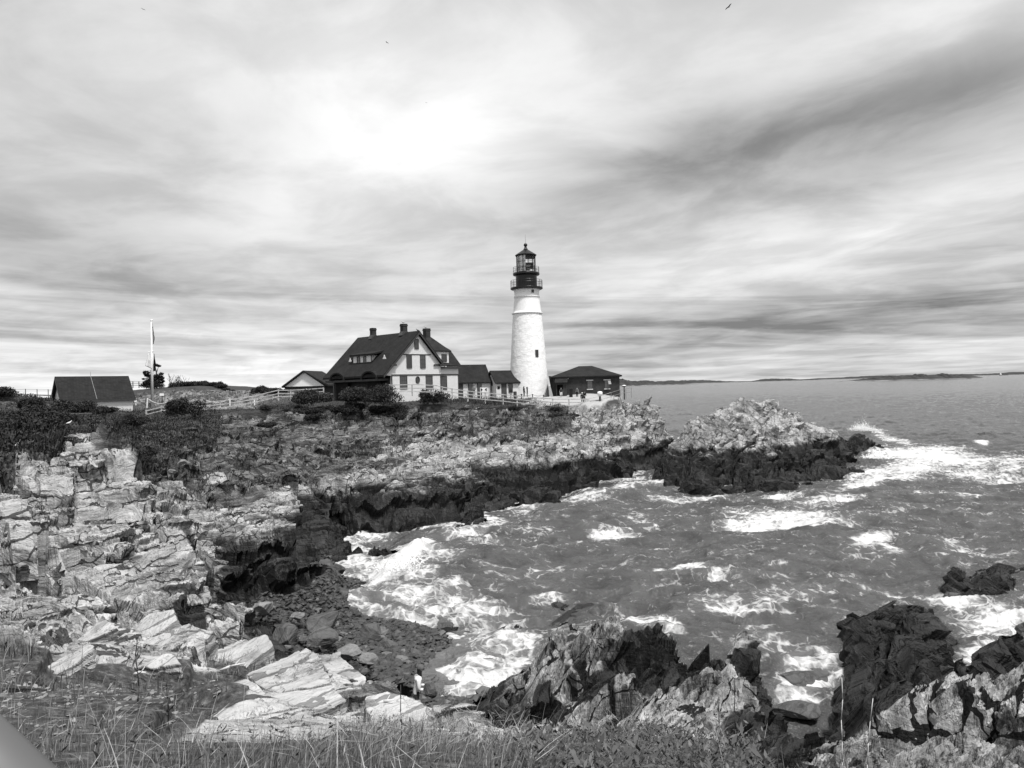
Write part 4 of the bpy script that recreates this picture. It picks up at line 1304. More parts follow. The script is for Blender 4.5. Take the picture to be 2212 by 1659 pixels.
def keepers_house():
    p = at_d(*hc(900, 895), 108.0)
    f = Frame(p, R(44), 9.1)
    root = empty('keepers_house', f.o, f.rz, 'big white gabled house with dark shingle roofs and three chimneys, beside the lighthouse', 'house')

    def FR(cx, cy, y=0.0):
        return f.front(*hc(cx, cy), y)

    def SD(cx, cy, x=0.0):
        return f.side(*hc(cx, cy), x)
    ua, za = FR(1440, 250)
    ul, zl = FR(900, 900)
    u1, _ = FR(1030, 890)
    u2, zr = FR(1795, 730)
    L = 15.4
    ztrim = FR(1400, 893)[1]
    # walls: lower storey, then the flared gable front
    w = MB()
    w.prism([(u1, 0), (u2, 0), (u2, zr), (ua, za - 0.15), (FR(1010, 770)[0], FR(1010, 770)[1] - 0.1), (ul + 0.25, ztrim), (u1, ztrim - 0.1)], 0.0, L)
    wl = w.build('wall', WHITE, root)
    # roof slopes
    sl = (za - zl) / (ua - ul)
    th = 0.22
    r = MB()
    r.prism([(ul - 0.25, zl - 0.25 * sl), (ua, za + 0.12), (ua, za + 0.12 + th * 1.3), (ul - 0.25, zl - 0.25 * sl + th * 1.3)], -0.45, L + 0.5)
    r.prism([(ua + 0.001, za + 0.12), (u2 + 0.45, zr - 0.25), (u2 + 0.45, zr - 0.25 + th * 1.3), (ua + 0.001, za + 0.12 + th * 1.3)], -0.45, L + 0.5)
    roof = r.build('roof', SHING, root)
    # trim boards on the gable front, kept proud of the boards
    t = MB()
    t.box(u1, u2, -0.06, 0.0, ztrim - 0.09, ztrim + 0.09)
    zb = FR(1400, 577)[1]
    t.box(FR(1205, 577)[0], FR(1645, 577)[0], -0.05, 0.0, zb - 0.07, zb + 0.07)
    t.box(u1 - 0.01, u1 + 0.14, -0.05, 0.0, 0, ztrim - 0.09)
    t.box(u2 - 0.14, u2 + 0.01, -0.05, 0.0, 0, ztrim - 0.09)
    ub, zbk = FR(1045, 738)
    t.box(ub - 0.45, ub + 0.45, -0.5, -0.06, zbk - 0.14, zbk + 0.1)
    ub, zbk = FR(1800, 735)
    t.box(ub - 0.45, ub + 0.6, -0.5, -0.06, zbk - 0.2, zbk + 0.1)
    t.build('trim', TRIM, root)
    rk = MB()
    for (xa, z_a, xb, z_b) in ((ul - 0.2, zl - 0.2 * sl + 0.02, ua, za + 0.1), (ua, za + 0.1, u2 + 0.42, zr - 0.26)):
        rk.poly([(xa, -0.52, z_a - 0.22), (xb, -0.52, z_b - 0.22), (xb, -0.52, z_b + 0.1), (xa, -0.52, z_a + 0.1), (xa, -0.46, z_a - 0.22), (xb, -0.46, z_b - 0.22), (xb, -0.46, z_b + 0.1), (xa, -0.46, z_a + 0.1)],
                [(0, 1, 2, 3), (7, 6, 5, 4), (0, 4, 5, 1), (3, 2, 6, 7), (0, 3, 7, 4), (1, 5, 6, 2)])
    rk.build('barge_board', TRIM, root)

    # windows on the front
    def win(cx0, cx1, cy0, cy1, **kw):
        a, z1 = FR(cx0, cy0)
        b, z0 = FR(cx1, cy1)
        return window(root, f, a + 0.1, b - 0.1, z0 + 0.1, z1 - 0.1, 0.0, **kw)
    win(1385, 1455, 338, 492, trim=GREYT, bars=(0, 1))
    win(1262, 1350, 580, 790, pane=PANE, bars=(1, 2), trim=GREYT)
    win(1474, 1562, 580, 790, pane=PANEL, bars=(1, 2), trim=GREYT)
    win(1160, 1278, 905, 1110, pane=PANEL, bars=(2, 2), trim=GREYT)
    win(1562, 1672, 905, 1110, pane=PANEL, bars=(2, 2), trim=GREYT)
    uc, zc = FR(1438, 970)
    rw = MB()
    n = 24
    for i in range(n):
        a, b = 2 * math.pi * i / n, 2 * math.pi * (i + 1) / n
        rw.tube((uc + 0.34 * math.cos(a), -0.05, zc + 0.46 * math.sin(a)), (uc + 0.34 * math.cos(b), -0.05, zc + 0.46 * math.sin(b)), 0.07, n=6)
    o = rw.build('round_window', TRIM, root)
    MB().poly([(uc + 0.33 * math.cos(2 * math.pi * i / n), -0.03, zc + 0.44 * math.sin(2 * math.pi * i / n)) for i in range(n)] + [(uc + 0.33 * math.cos(2 * math.pi * i / n), -0.005, zc + 0.44 * math.sin(2 * math.pi * i / n)) for i in range(n)],
              [tuple(range(n)), tuple(range(2 * n - 1, n - 1, -1))] + [(i, (i + 1) % n, n + (i + 1) % n, n + i) for i in range(n)]).build('pane', PANE, o)

    # right-hand wing with its hipped roof and dormer
    v0 = 0.35
    ur, ze = FR(2070, 765, v0)
    MB().box(u2 + 0.005, ur, v0, 9.0, 0, ze).build('wing_wall', WHITE, root)
    t = MB()
    t.box(u2 + 0.02, ur + 0.05, v0 - 0.06, v0, ztrim - 0.09, ztrim + 0.09)
    t.box(ur - 0.12, ur + 0.03, v0 - 0.05, v0, 0, ztrim - 0.09)
    t.box(u2 + 0.02, ur + 0.3, v0 - 0.5, v0 - 0.02, ze - 0.3, ze - 0.06)
    t.build('wing_trim', TRIM, root)
    a, z1 = FR(1800, 908, v0)
    b, z0 = FR(1896, 1110, v0)
    window(root, f, a + 0.1, b - 0.1, z0, z1 - 0.1, v0, trim=GREYT, pane=PANEL, bars=(2, 3))
    pr = []
    for cx, cy, dv in ((1700, 748, -0.6), (2118, 744, -0.6), (2040, 640, 1.2), (1985, 560, 2.2), (1950, 515, 2.8), (1640, 300, 5.2), (1500, 285, 5.4)):
        u_, z_ = FR(cx, cy, v0 + dv)
        pr.append((u_, v0 + dv, z_))
    n = len(pr)
    bk = [(x, 13.0 - y * 0.5, z) for x, y, z in pr]
    wr = MB().poly(pr + bk, [tuple(range(n)), tuple(range(2 * n - 1, n - 1, -1))] + [(i, n + i, n + (i + 1) % n, (i + 1) % n) for i in range(n)])
    wr.build('wing_roof', SHING, root)
    d0 = v0 - 0.15
    da, dz1 = FR(1690, 530, d0)
    db, dz0 = FR(1925, 705, d0)
    MB().box(da, db, d0, d0 + 3.2, dz0, dz1).build('dormer', WHITE, root)
    MB().poly([(da - 0.4, d0 - 0.25, dz1 - 0.02), (db + 0.35, d0 - 0.25, dz1 - 0.02), (db + 0.35, d0 + 3.4, dz1 + 1.6), (da - 0.4, d0 + 3.4, dz1 + 1.6),
               (da - 0.4, d0 - 0.25, dz1 + 0.16), (db + 0.35, d0 - 0.25, dz1 + 0.16), (db + 0.35, d0 + 3.4, dz1 + 1.8), (da - 0.4, d0 + 3.4, dz1 + 1.8)],
              [(3, 2, 1, 0), (4, 5, 6, 7), (0, 1, 5, 4), (2, 3, 7, 6), (1, 2, 6, 5), (3, 0, 4, 7)]).build('dormer_roof', SHING, root)
    a, z1 = FR(1808, 572, d0)
    b, z0 = FR(1892, 690, d0)
    window(root, f, a + 0.1, b - 0.1, z0 + 0.1, z1 - 0.1, d0, trim=GREYT, bars=(0, 1))

    # the long side under the left slope: dark wall, eyebrow arches of the porch
    ud = u1 + 0.9
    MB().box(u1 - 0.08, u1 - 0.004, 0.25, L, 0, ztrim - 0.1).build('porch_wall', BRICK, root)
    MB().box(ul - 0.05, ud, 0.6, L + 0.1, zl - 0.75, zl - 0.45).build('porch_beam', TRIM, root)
    for cx in (205, 705):
        vm, zm = SD(cx, 960, ul)
        rad = 1.75
        hood = MB()
        n = 12
        pts = []
        for i in range(n + 1):
            t_ = math.pi * i / n
            pts.append((rad * math.cos(t_), rad * 0.55 * math.sin(t_)))
        for i in range(n):
            (a0, b0), (a1, b1) = pts[i], pts[i + 1]
            P = []
            for xx in (ul - 0.35, ul + 1.6):
                for k in (1.0, 1.22):
                    P += [(xx, vm + a0 * k, zl - 0.45 + b0 * k), (xx, vm + a1 * k, zl - 0.45 + b1 * k)]
            hood.poly(P, [(0, 1, 3, 2), (4, 6, 7, 5), (2, 3, 7, 6), (0, 4, 5, 1)])
        hd = hood.build('porch_arch', SHING, root)
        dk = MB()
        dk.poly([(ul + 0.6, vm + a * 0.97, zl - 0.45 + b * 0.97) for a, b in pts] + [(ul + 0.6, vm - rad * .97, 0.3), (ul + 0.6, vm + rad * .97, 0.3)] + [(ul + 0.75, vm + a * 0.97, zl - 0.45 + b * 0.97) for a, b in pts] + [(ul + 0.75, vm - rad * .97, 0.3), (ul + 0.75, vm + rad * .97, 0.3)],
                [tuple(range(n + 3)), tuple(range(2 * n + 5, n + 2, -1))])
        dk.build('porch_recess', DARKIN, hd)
    for cx, cy0 in ((192, 1005), (375, 1005), (455, 1010)):
        vm, zt = SD(cx, cy0, ud - 0.4)
        ar = MB()
        n = 10
        for i in range(n):
            a, b = math.pi * i / n, math.pi * (i + 1) / n
            ar.tube((ud - 0.4, vm + 0.62 * math.cos(a), zt - 0.45 + 0.45 * math.sin(a)), (ud - 0.4, vm + 0.62 * math.cos(b), zt - 0.45 + 0.45 * math.sin(b)), 0.1, n=6)
        ar.tube((ud - 0.4, vm + 0.62, zt - 1.2), (ud - 0.4, vm + 0.62, zt - 0.4), 0.09, n=6)
        ar.build('arch_trim', PAINTW, root)
    vp, zp = SD(140, 1100, ul)
    pst = MB()
    pst.box(ul - 0.12, ul + 0.12, vp - 0.12, vp + 0.12, -0.2, zl - 0.75)
    pst.build('porch_post', GREYT, root)

    # shed dormer and two little triangular vents on the left slope
    xd = ul + (ua - ul) * 0.30
    va, zt = SD(432, 610, xd)
    vb, zb_ = SD(722, 765, xd)
    vlo, vhi = min(va, vb), max(va, vb)
    zb_ = zl + (xd - ul) * sl
    dm = MB()
    dm.box(xd, xd + (zt - zb_) / sl + 1.4, vlo, vhi, zb_ - 0.3, zt)
    sdm = dm.build('side_dormer', WHITE, root)
    e = 0.3
    run = 4.6
    zt2 = zt + 1.15
    P = [(xd - 0.35, vlo - 0.9, zt), (xd - 0.35, vhi + 0.35, zt), (xd + run, vhi + 0.35, zt2), (xd + run, vlo - 0.9, zt2)]
    MB().poly(P + [(x, y, z + 0.24) for x, y, z in P], [(3, 2, 1, 0), (4, 5, 6, 7), (0, 1, 5, 4), (1, 2, 6, 5), (2, 3, 7, 6), (3, 0, 4, 7)]).build('side_dormer_roof', SHING, root)
    for c0, c1 in ((498, 548), (598, 645)):
        a, z1 = SD(c0, 625, xd)
        b, z0 = SD(c1, 750, xd)
        window(root, f, min(a, b) + 0.1, max(a, b) - 0.1, zb_ + 0.18, zt - 0.2, xd, trim=GREYT, bars=(0, 1), axis='x')
    for c in (436, 720):
        vv = SD(c, 700, xd)[0]
        MB().box(xd - 0.04, xd, vv - 0.08, vv + 0.08, zb_, zt).build('corner_board', TRIM, root)
    for cx, cy in ((393, 690), (925, 645)):
        # point of the left slope under this pixel
        n_ = (f.u * (-sl) + Vector((0, 0, 1))).normalized()
        p0 = f.o + f.u * ul + Vector((0, 0, zl + th * 1.3))
        q = on_plane(*hc(cx, cy), p0, n_) - f.o
        x_, y_, z_ = q.dot(f.u), q.dot(f.w), q.z
        tv = MB()
        tv.prism([(y_ - 0.62, z_ - 0.1), (y_ + 0.62, z_ - 0.1), (y_, z_ + 0.85)], x_ - 0.02, x_ + 1.1, axis='x')
        v_ = tv.build('roof_vent', SHING, root)
        MB().prism([(y_ - 0.42, z_ + 0.0), (y_ + 0.42, z_ + 0.0), (y_, z_ + 0.62)], x_ - 0.06, x_ - 0.022, axis='x').build('vent_face', PAINTW, v_)

    # chimneys
    for cx, ct, cb, hw in ((745, 165, 330, 0.36), (1222, 100, 270, 0.39)):
        vv, zt = SD(cx, ct, ua)
        zb_ = za + 0.1
        ch = MB()
        ch.box(ua - hw, ua + hw, vv - hw, vv + hw, zb_ - 0.6, zt - 0.12)
        ch.box(ua - hw - 0.06, ua + hw + 0.06, vv - hw - 0.06, vv + hw + 0.06, zt - 0.36, zt - 0.18)
        ch.box(ua - hw - 0.02, ua + hw + 0.02, vv - hw - 0.02, vv + hw + 0.02, zt - 0.12, zt)
        c = ch.build('chimney', BRICK2, roof)
        MB().prism([(ua - hw - 0.35, zb_ - 0.2), (ua + hw + 0.35, zb_ - 0.2), (ua + hw + 0.03, zb_ + 0.42), (ua - hw - 0.03, zb_ + 0.42)], vv - hw - 0.05, vv + hw + 0.05).build('flashing', GREYT, c)
    vch = 4.8
    uc, zt = FR(1578, 172, vch)
    zb_ = FR(1578, 330, vch)[1]
    ch = MB()
    ch.box(uc - 0.42, uc + 0.42, vch - 0.42, vch + 0.42, zb_ - 1.0, zt - 0.12)
    ch.box(uc - 0.47, uc + 0.47, vch - 0.47, vch + 0.47, zt - 0.36, zt - 0.18)
    ch.box(uc - 0.44, uc + 0.44, vch - 0.44, vch + 0.44, zt - 0.12, zt)
    c = ch.build('chimney', BRICK2, roof)
    MB().box(uc - 0.5, uc + 0.5, vch - 0.5, vch + 0.5, zb_ - 0.4, zb_ + 0.12).build('flashing', GREYT, c)
    return f, root


HOUSE, house_root = keepers_house()


# ------------------------------------------------------------------ low buildings between house and tower
def kc(cx, cy):
    return (1780 + cx * 0.33454) * 0.54861, (1400 + cy * 0.33454) * 0.54861


def ell_buildings():
    # first link: dark roof, white wall with two dark doors
    p = at_d(*kc(80, 480), 121.5)
    f = Frame(p, R(22), 9.0)
    root = empty('link_building', f.o, f.rz, 'low white outbuilding with a plain dark roof, joined to the big house', 'outbuilding')

    def FR(cx, cy, y=0.0):
        return f.front(*kc(cx, cy), y)
    x1, ze = FR(455, 300)
    x1 -= 0.1
    zr = FR(250, 122, 2.6)[1]
    w = MB()
    w.prism([(0, 0), (5.2, 0), (5.2, ze), (2.6, zr - 0.25), (0, ze)], -1.0, x1, axis='x')
    w.build('wall', WHITE, root)
    xr = FR(388, 122, 2.6)[0]
    s = (zr - ze) / 2.6
    r = MB()
    r.poly([(-1.0, -0.35, ze - 0.35 * s), (x1 + 0.25, -0.35, ze - 0.35 * s), (x1 + 0.25, 2.6, zr), (-1.0, 2.6, zr), (-1.0, 5.6, ze - 0.35 * s), (x1 + 0.25, 5.6, ze - 0.35 * s)] +
           [(-1.0, -0.35, ze - 0.35 * s + .2), (x1 + 0.25, -0.35, ze - 0.35 * s + .2), (x1 + 0.25, 2.6, zr + .22), (-1.0, 2.6, zr + .22), (-1.0, 5.6, ze - 0.35 * s + .2), (x1 + 0.25, 5.6, ze - 0.35 * s + .2)],
           [(0, 1, 2, 3), (3, 2, 5, 4), (9, 8, 7, 6), (10, 11, 8, 9), (0, 6, 7, 1), (4, 5, 11, 10), (1, 7, 8, 2), (2, 8, 11, 5), (0, 3, 9, 6), (3, 4, 10, 9)])
    r.build('roof', SHING, root)
    for c0, c1 in ((186, 240), (293, 346)):
        a, z1 = FR(c0, 315)
        b = FR(c1, 315)[0]
        d = MB()
        d.box(a, b, -0.07, 0.0, 0.0, z1)
        dd = d.build('door', GREYT, root)
        MB().box(a + 0.12, b - 0.12, -0.09, -0.071, z1 * 0.5, z1 - 0.15).build('pane', PANE, dd)
    a = FR(80, 320)[0]
    b, z1 = FR(128, 312)
    MB().box(a, b, -0.05, 0.0, 0, z1).build('dark_panel', GREYT, root)

    # second link, its lean gable towards the house
    p = at_d(*kc(522, 490), 122.0)
    g = Frame(p, R(22), 8.95)
    root = empty('entry_building', g.o, g.rz, 'smallest white outbuilding at the foot of the tower, with dark door and plaque', 'outbuilding')

    def GR(cx, cy, y=0.0):
        return g.front(*kc(cx, cy), y)
    x1, ze = GR(835, 305)
    x1 -= 0.25
    dep = 4.0
    zr = GR(560, 190, dep / 2)[1]
    w = MB()
    w.prism([(0, 0), (dep, 0), (dep, ze), (dep / 2, zr - 0.2), (0, ze)], 0.0, x1, axis='x')
    w.build('wall', WHITE, root)
    s = (zr - ze) / (dep / 2)
    xr = GR(695, 186, dep / 2)[0]
    P = [(-0.3, -0.35, ze - 0.35 * s), (x1 + 0.35, -0.35, ze - 0.35 * s), (xr, dep / 2, zr), (-0.3, dep / 2, zr), (-0.3, dep + 0.35, ze - 0.35 * s), (x1 + 0.35, dep + 0.35, ze - 0.35 * s)]
    MB().poly(P + [(x, y, z + 0.2) for x, y, z in P],
              [(0, 1, 2, 3), (3, 2, 5, 4), (9, 8, 7, 6), (10, 11, 8, 9), (0, 6, 7, 1), (4, 5, 11, 10), (1, 7, 8, 2), (2, 8, 11, 5), (0, 3, 9, 6), (3, 4, 10, 9), (1, 2, 5)]).build('roof', SHING, root)
    a, z1 = GR(578, 330)
    b = GR(640, 330)[0]
    MB().box(a, b, -0.07, 0, 0, z1).build('door', GREYT, root)
    a, z1 = GR(662, 330)
    b, z0 = GR(714, 436)
    window(root, g, a + .1, b - .1, z0 + .1, z1 - .1, 0.0, bars=(0, 1))
    a, z1 = GR(533, 360)
    b, z0 = GR(562, 394)
    MB().box(a, b, -0.05, 0, z0, z1).build('plaque', BLACK, root)
    va, z1 = g.side(*kc(462, 325), 0.0)
    vb, z0 = g.side(*kc(480, 354), 0.0)
    MB().box(-0.05, 0, min(va, vb), max(va, vb), z0, z1).build('plaque', BLACK, root)
    return f, g


ELL1, ELL2 = ell_buildings()


def fog_building():
    p = at_d(*kc(1190, 500), 119.0)
    f = Frame(p, R(-6), 8.95)
    root = empty('brick_building', f.o, f.rz, 'squat dark brick building with a hipped roof on the headland', 'building')

    def FR(cx, cy, y=0.0):
        return f.front(*kc(cx, cy), y)
    x1, ze = FR(1970, 245)
    dep = 8.0
    MB().box(0, x1, 0, dep, 0, ze).build('wall', BRICK, root)
    ra, zr = FR(1490, 125, dep / 2)
    rb = FR(1645, 123, dep / 2)[0]
    e = 0.4
    P = [(-e, -e, ze), (x1 + e, -e, ze), (x1 + e, dep + e, ze), (-e, dep + e, ze), (-e, -e, ze + 0.18), (x1 + e, -e, ze + 0.18), (x1 + e, dep + e, ze + 0.18), (-e, dep + e, ze + 0.18), (ra, dep / 2, zr), (rb, dep / 2, zr)]
    MB().poly(P, [(3, 2, 1, 0), (0, 1, 5, 4), (1, 2, 6, 5), (2, 3, 7, 6), (3, 0, 4, 7), (4, 5, 9, 8), (5, 6, 9), (6, 7, 8, 9), (7, 4, 8)]).build('roof', SHING, root)
    # porch
    a = FR(1228, 500, -1.2)[0]
    b, zt = FR(1312, 325, -1.2)
    po = MB()
    po.box(a, a + 0.12, -1.2, -0.005, 0, zt)
    po.box(b - 0.12, b + 0.45, -1.2, -0.005, 0, zt)
    po.box(a + 0.12, b - 0.12, -1.1, -0.005, zt - 0.25, zt)
    pr = po.build('porch', BRICK, root)
    MB().poly([(a - .2, -1.5, zt + .005), (b + .6, -1.5, zt + .005), (b + .6, -0.01, zt + 0.75), (a - .2, -0.01, zt + 0.75), (a - .2, -1.5, zt + .14), (b + .6, -1.5, zt + .14), (b + .6, -0.01, zt + 0.9), (a - .2, -0.01, zt + 0.9)],
              [(3, 2, 1, 0), (4, 5, 6, 7), (0, 1, 5, 4), (2, 3, 7, 6), (1, 2, 6, 5), (3, 0, 4, 7)]).build('porch_roof', SHING, pr)
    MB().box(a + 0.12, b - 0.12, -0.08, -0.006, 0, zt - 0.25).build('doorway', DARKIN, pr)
    u, z = FR(1320, 273)
    MB().box(u - 0.7, u + 0.7, -0.05, 0, z - 0.06, z + 0.07).build('lintel', STONE, root)
    for c0, c1, y0, y1 in ((1592, 1652, 300, 390), (1795, 1855, 295, 385)):
        a, z1 = FR(c0, y0)
        b, z0 = FR(c1, y1)
        w = window(root, f, a + .06, b - .06, z0 + .06, z1 - .06, 0.0, trim=GREYT, pane=PANEL, bars=(1, 2), fw=0.06)
        MB().box(a - .16, b + .16, -0.11, -0.001, z1 + .04, z1 + .18).build('lintel', STONE, w)
        MB().box(a - .1, b + .1, -0.13, -0.001, z0 - .16, z0 - .02).build('sill', STONE, w)
        last = (a, b, z0, z1)
    a, b, z0, z1 = last
    sh = MB()
    sh.poly([(a + .5, -0.14, z1), (b + .15, -0.14, z1), (b + .25, -0.75, z1 - .55), (a + .6, -0.75, z1 - .55), (a + .5, -0.11, z1 - .02), (b + .15, -0.11, z1 - .02), (b + .25, -0.72, z1 - .58), (a + .6, -0.72, z1 - .58)],
            [(0, 1, 2, 3), (7, 6, 5, 4), (0, 4, 5, 1), (1, 5, 6, 2), (2, 6, 7, 3), (3, 7, 4, 0)])
    sh.build('shutter', IRON, root)
    # lean-to on the left flank
    q = MB()
    za = FR(1135, 240, 2.0)[1]
    xa = FR(1135, 240, 2.0)[0]
    q.poly([(xa, 2.0, za), (-0.01, 2.0, za - .1), (-0.01, 2.0, 0), (FR(1158, 360, 2.0)[0], 2.0, FR(1158, 360, 2.0)[1]), (xa, 6.0, za), (-0.01, 6.0, za - .1), (-0.01, 6.0, 0), (FR(1158, 360, 2.0)[0], 6.0, FR(1158, 360, 2.0)[1])],
           [(0, 1, 2, 3), (7, 6, 5, 4), (0, 4, 5, 1), (3, 2, 6, 7), (0, 3, 7, 4), (1, 5, 6, 2)])
    q.build('lean_to', BRICK, root)
    return f


FOG = fog_building()


# ------------------------------------------------------------------ shed and the far white gable on the left
def shed_():
    def sc_(cx, cy):
        return (cx * 0.31646) * 0.54861, (1450 + cy * 0.31646) * 0.54861
    p = at_d(*sc_(742, 400), 97.0)
    f = Frame(p, R(42), 8.7)
    root = empty('storage_shed', f.o, f.rz, 'white shed with a broad dark shingle roof among dark bushes', 'shed')

    def FR(cx, cy, y=0.0):
        return f.front(*sc_(cx, cy), y)
    x1, ze = FR(1615, 368)
    dep = 5.4
    xr0, zr = FR(680, 122, dep / 2)
    xr1 = FR(1580, 105, dep / 2)[0]
    x0 = xr0 + 0.45
    x1 = xr1 - 0.1
    MB().prism([(0, 0), (dep, 0), (dep, ze), (dep / 2, zr - 0.15), (0, ze)], x0, x1, axis='x').build('wall', WHITE, root)
    s = (zr - ze) / (dep / 2)
    A = 0.28
    r = MB()
    r.prism([(-A, ze - A * s), (dep / 2, zr), (dep / 2, zr + .2), (-A, ze - A * s + .2)], xr0, xr1 + 0.2, axis='x')
    r.prism([(dep / 2 + .001, zr), (dep + A, ze - A * s), (dep + A, ze - A * s + .2), (dep / 2 + .001, zr + .2)], xr0, xr1 + 0.2, axis='x')
    ro = r.build('roof', SHING2, root)
    t = MB()
    for (a, za_, b, zb_) in ((-A, ze - A * s, dep / 2, zr), (dep / 2, zr, dep + A, ze - A * s)):
        t.prism([(a, za_ - .24), (b, zb_ - .24), (b, zb_ - .005), (a, za_ - .005)], xr0 - 0.03, xr0 + 0.1, axis='x')
    t.box(xr0, xr1 + .2, -A - .05, -A - .002, ze - A * s - .1, ze - A * s + .16)
    t.build('barge_board', TRIM, root)
    xm = FR(1127, 118, dep / 2)[0]
    c = MB()
    c.tube((xm, dep / 2, zr + .15), (xm, dep / 2, zr + .8), 0.025, 0.015, 6)
    xa = FR(1205, 360, -A)[0]
    c.tube((xm, dep / 2, zr + .24), (xa, -A - .02, ze - A * s + .25), 0.03, n=5)
    c.tube((xa, -A - .06, ze - A * s + .24), (xa, -0.05, ze - 0.9), 0.03, n=5)
    c.build('lightning_rod', IRON, ro)

    def gc(cx, cy):
        return 263.3 + cx * 0.2083, 680.3 + cy * 0.2083
    p = at_d(*gc(1700, 770), 138.0)
    g = Frame(p, R(-8), 8.6)
    root = empty('gabled_outbuilding', g.o, g.rz, 'small building showing only a white gable end above the bushes', 'outbuilding')

    def GR(cx, cy, y=0.0):
        return g.front(*gc(cx, cy), y)
    xa, za = GR(1888, 592)
    xl, zl = GR(1690, 745)
    xr, zr = GR(2095, 738)
    MB().prism([(xl, zl), (xr, zl), (xa, za - .05)], 0, 8).build('wall', PAINTW, root)
    MB().box(xl - .1, xr + .1, .15, 8, 0, zl - .002).build('lower_wall', BRICK, root)
    lx, lz = GR(1668, 757)
    rx, rz_ = GR(2150, 738)
    q = MB()
    q.prism([(lx, lz), (xa, za), (xa, za + .28), (lx, lz + .28)], -.5, 8.5)
    q.prism([(xa + .001, za), (rx, rz_), (rx, rz_ + .28), (xa + .001, za + .28)], -.5, 8.5)
    q.build('roof', SHING2, root)
    return f


SHEDF = shed_()

# ------------------------------------------------------------------ fences, rails, posts
def W4(cx, cy):
    return cx * 0.17361, 795.5 + cy * 0.17361


def W5(cx, cy):
    return 263.3 + cx * 0.2083, 680.3 + cy * 0.2083


def W3(cx, cy):
    return kc(cx, cy)


def rail_fence(pts, label, nrail=3, hh=1.15, post=0.075, rail=0.055, material=None, name='rail_fence', sub=True, lower=0.0):
    """pts: (px, py of the top rail, distance); posts at each point, rails between"""
    P = [at_d(*p) for p in pts]
    o = empty(name, (P[0].x, P[0].y, P[0].z - hh), 0, label, 'fence')
    material = material or WOODL
    for p in P:
        q = p - o.location
        m = MB()
        m.box(q.x - post, q.x + post, q.y - post, q.y + post, q.z - hh - 0.35 - lower, q.z + 0.10)
        m.build('post', material, o)
    for a, b in zip(P[:-1], P[1:]):
        for i in range(nrail):
            dz = Vector((0, 0, -i * hh * 0.8 / max(1, nrail - 1) if nrail > 1 else 0))
            a_, b_ = a - o.location + dz, b - o.location + dz
            n = (b_ - a_).cross(Vector((0, 0, 1))).normalized() * (post + 0.02)
            m = MB()
            jz = Vector((0, 0, rnd.uniform(-.02, .02)))
            d = n if n.y < 0 else -n
            a_, b_ = a_ + d + jz, b_ + d - jz
            u = Vector((0, 0, rail))
            w = d.normalized() * 0.022
            m.poly([a_ - u - w, b_ - u - w, b_ + u - w, a_ + u - w, a_ - u + w, b_ - u + w, b_ + u + w, a_ + u + w], [(0, 1, 2, 3), (7, 6, 5, 4), (0, 4, 5, 1), (3, 2, 6, 7), (0, 3, 7, 4), (1, 5, 6, 2)])
            m.build('rail', material, o)
    return o


rail_fence([(316, 887, 97), (348.7, 879.5, 99), (412, 872, 102), (475.8, 866.5, 104), (540.3, 857, 107), (601.2, 842.8, 110), (627.8, 843.0, 111), (662, 841, 112), (699, 838.6, 112)],
           'pale split rail fence climbing across the lawn from the flagpole to the big house')
rail_fence([(841, 831.6, 101), (890, 831.0, 102), (936, 832, 103), (955, 836, 104), (976.5, 840.3, 105), (1010.4, 844.7, 106), (1048, 848.7, 106.5), (1086.6, 852.4, 107), (1116.9, 855.7, 107), (1155.4, 858.8, 107), (1194, 862, 106), (1228.8, 862.4, 106), (1268.3, 862, 106)],
           'long pale rail fence running down past the outbuildings and the lighthouse foot')
rail_fence([(60, 893.5, 84), (98, 892, 85), (140, 893.2, 86), (185, 893.0, 87), (228, 892.0, 88), (262, 892.5, 89)], 'low weathered rail fence half lost in bushes below the white shed', nrail=2, material=WOODD)
rail_fence([(-60, 851, 92), (0, 852, 92), (40, 852.3, 92), (76, 853, 93), (110, 855, 94)], 'dark rail fence at the far left edge behind the bushes', nrail=2, hh=0.9, material=WOODD)
rail_fence([(25, 841.4, 118), (55, 841.5, 118), (80, 842.0, 118), (104, 842.2, 118), (128, 842.5, 118)], 'thin wire fence on posts against the sky left of the shed', nrail=2, hh=0.95, post=0.04, rail=0.02, material=WOODD, name='wire_fence')
rail_fence([(278, 824.5, 150), (287, 824.8, 150), (300, 825, 150), (318, 825.3, 150)], 'thin dark rail fence on the skyline behind the flagpole', nrail=3, hh=0.85, post=0.06, rail=0.04, material=TRIM)


def pipe_rail(pts, label, hh=1.1):
    P = [at_d(*p) for p in pts]
    o = empty('pipe_railing', (P[0].x, P[0].y, P[0].z - hh), 0, label, 'railing')
    for p in P:
        q = p - o.location
        MB().tube((q.x, q.y, q.z - hh - .3), q, 0.035, n=8).build('post', IRON, o)
    for a, b in zip(P[:-1], P[1:]):
        for dz in (0, -hh * .5):
            z = Vector((0, 0, dz))
            MB().tube(a - o.location + z, b - o.location + z, 0.03, n=6).build('rail', IRON, o)
    return o


pipe_rail([(1272, 861, 106), (1297, 855.5, 106.5), (1320, 848, 107), (1339.8, 841.8, 108), (1352, 839.5, 108.5), (1363.7, 837.6, 109)], 'pale metal pipe railing along the ramp at the tip of the headland')
pipe_rail([(1275, 866, 105.5), (1300, 863, 105), (1326, 854, 105.5)], 'short lower pipe railing beside the sloping ramp', 0.8)

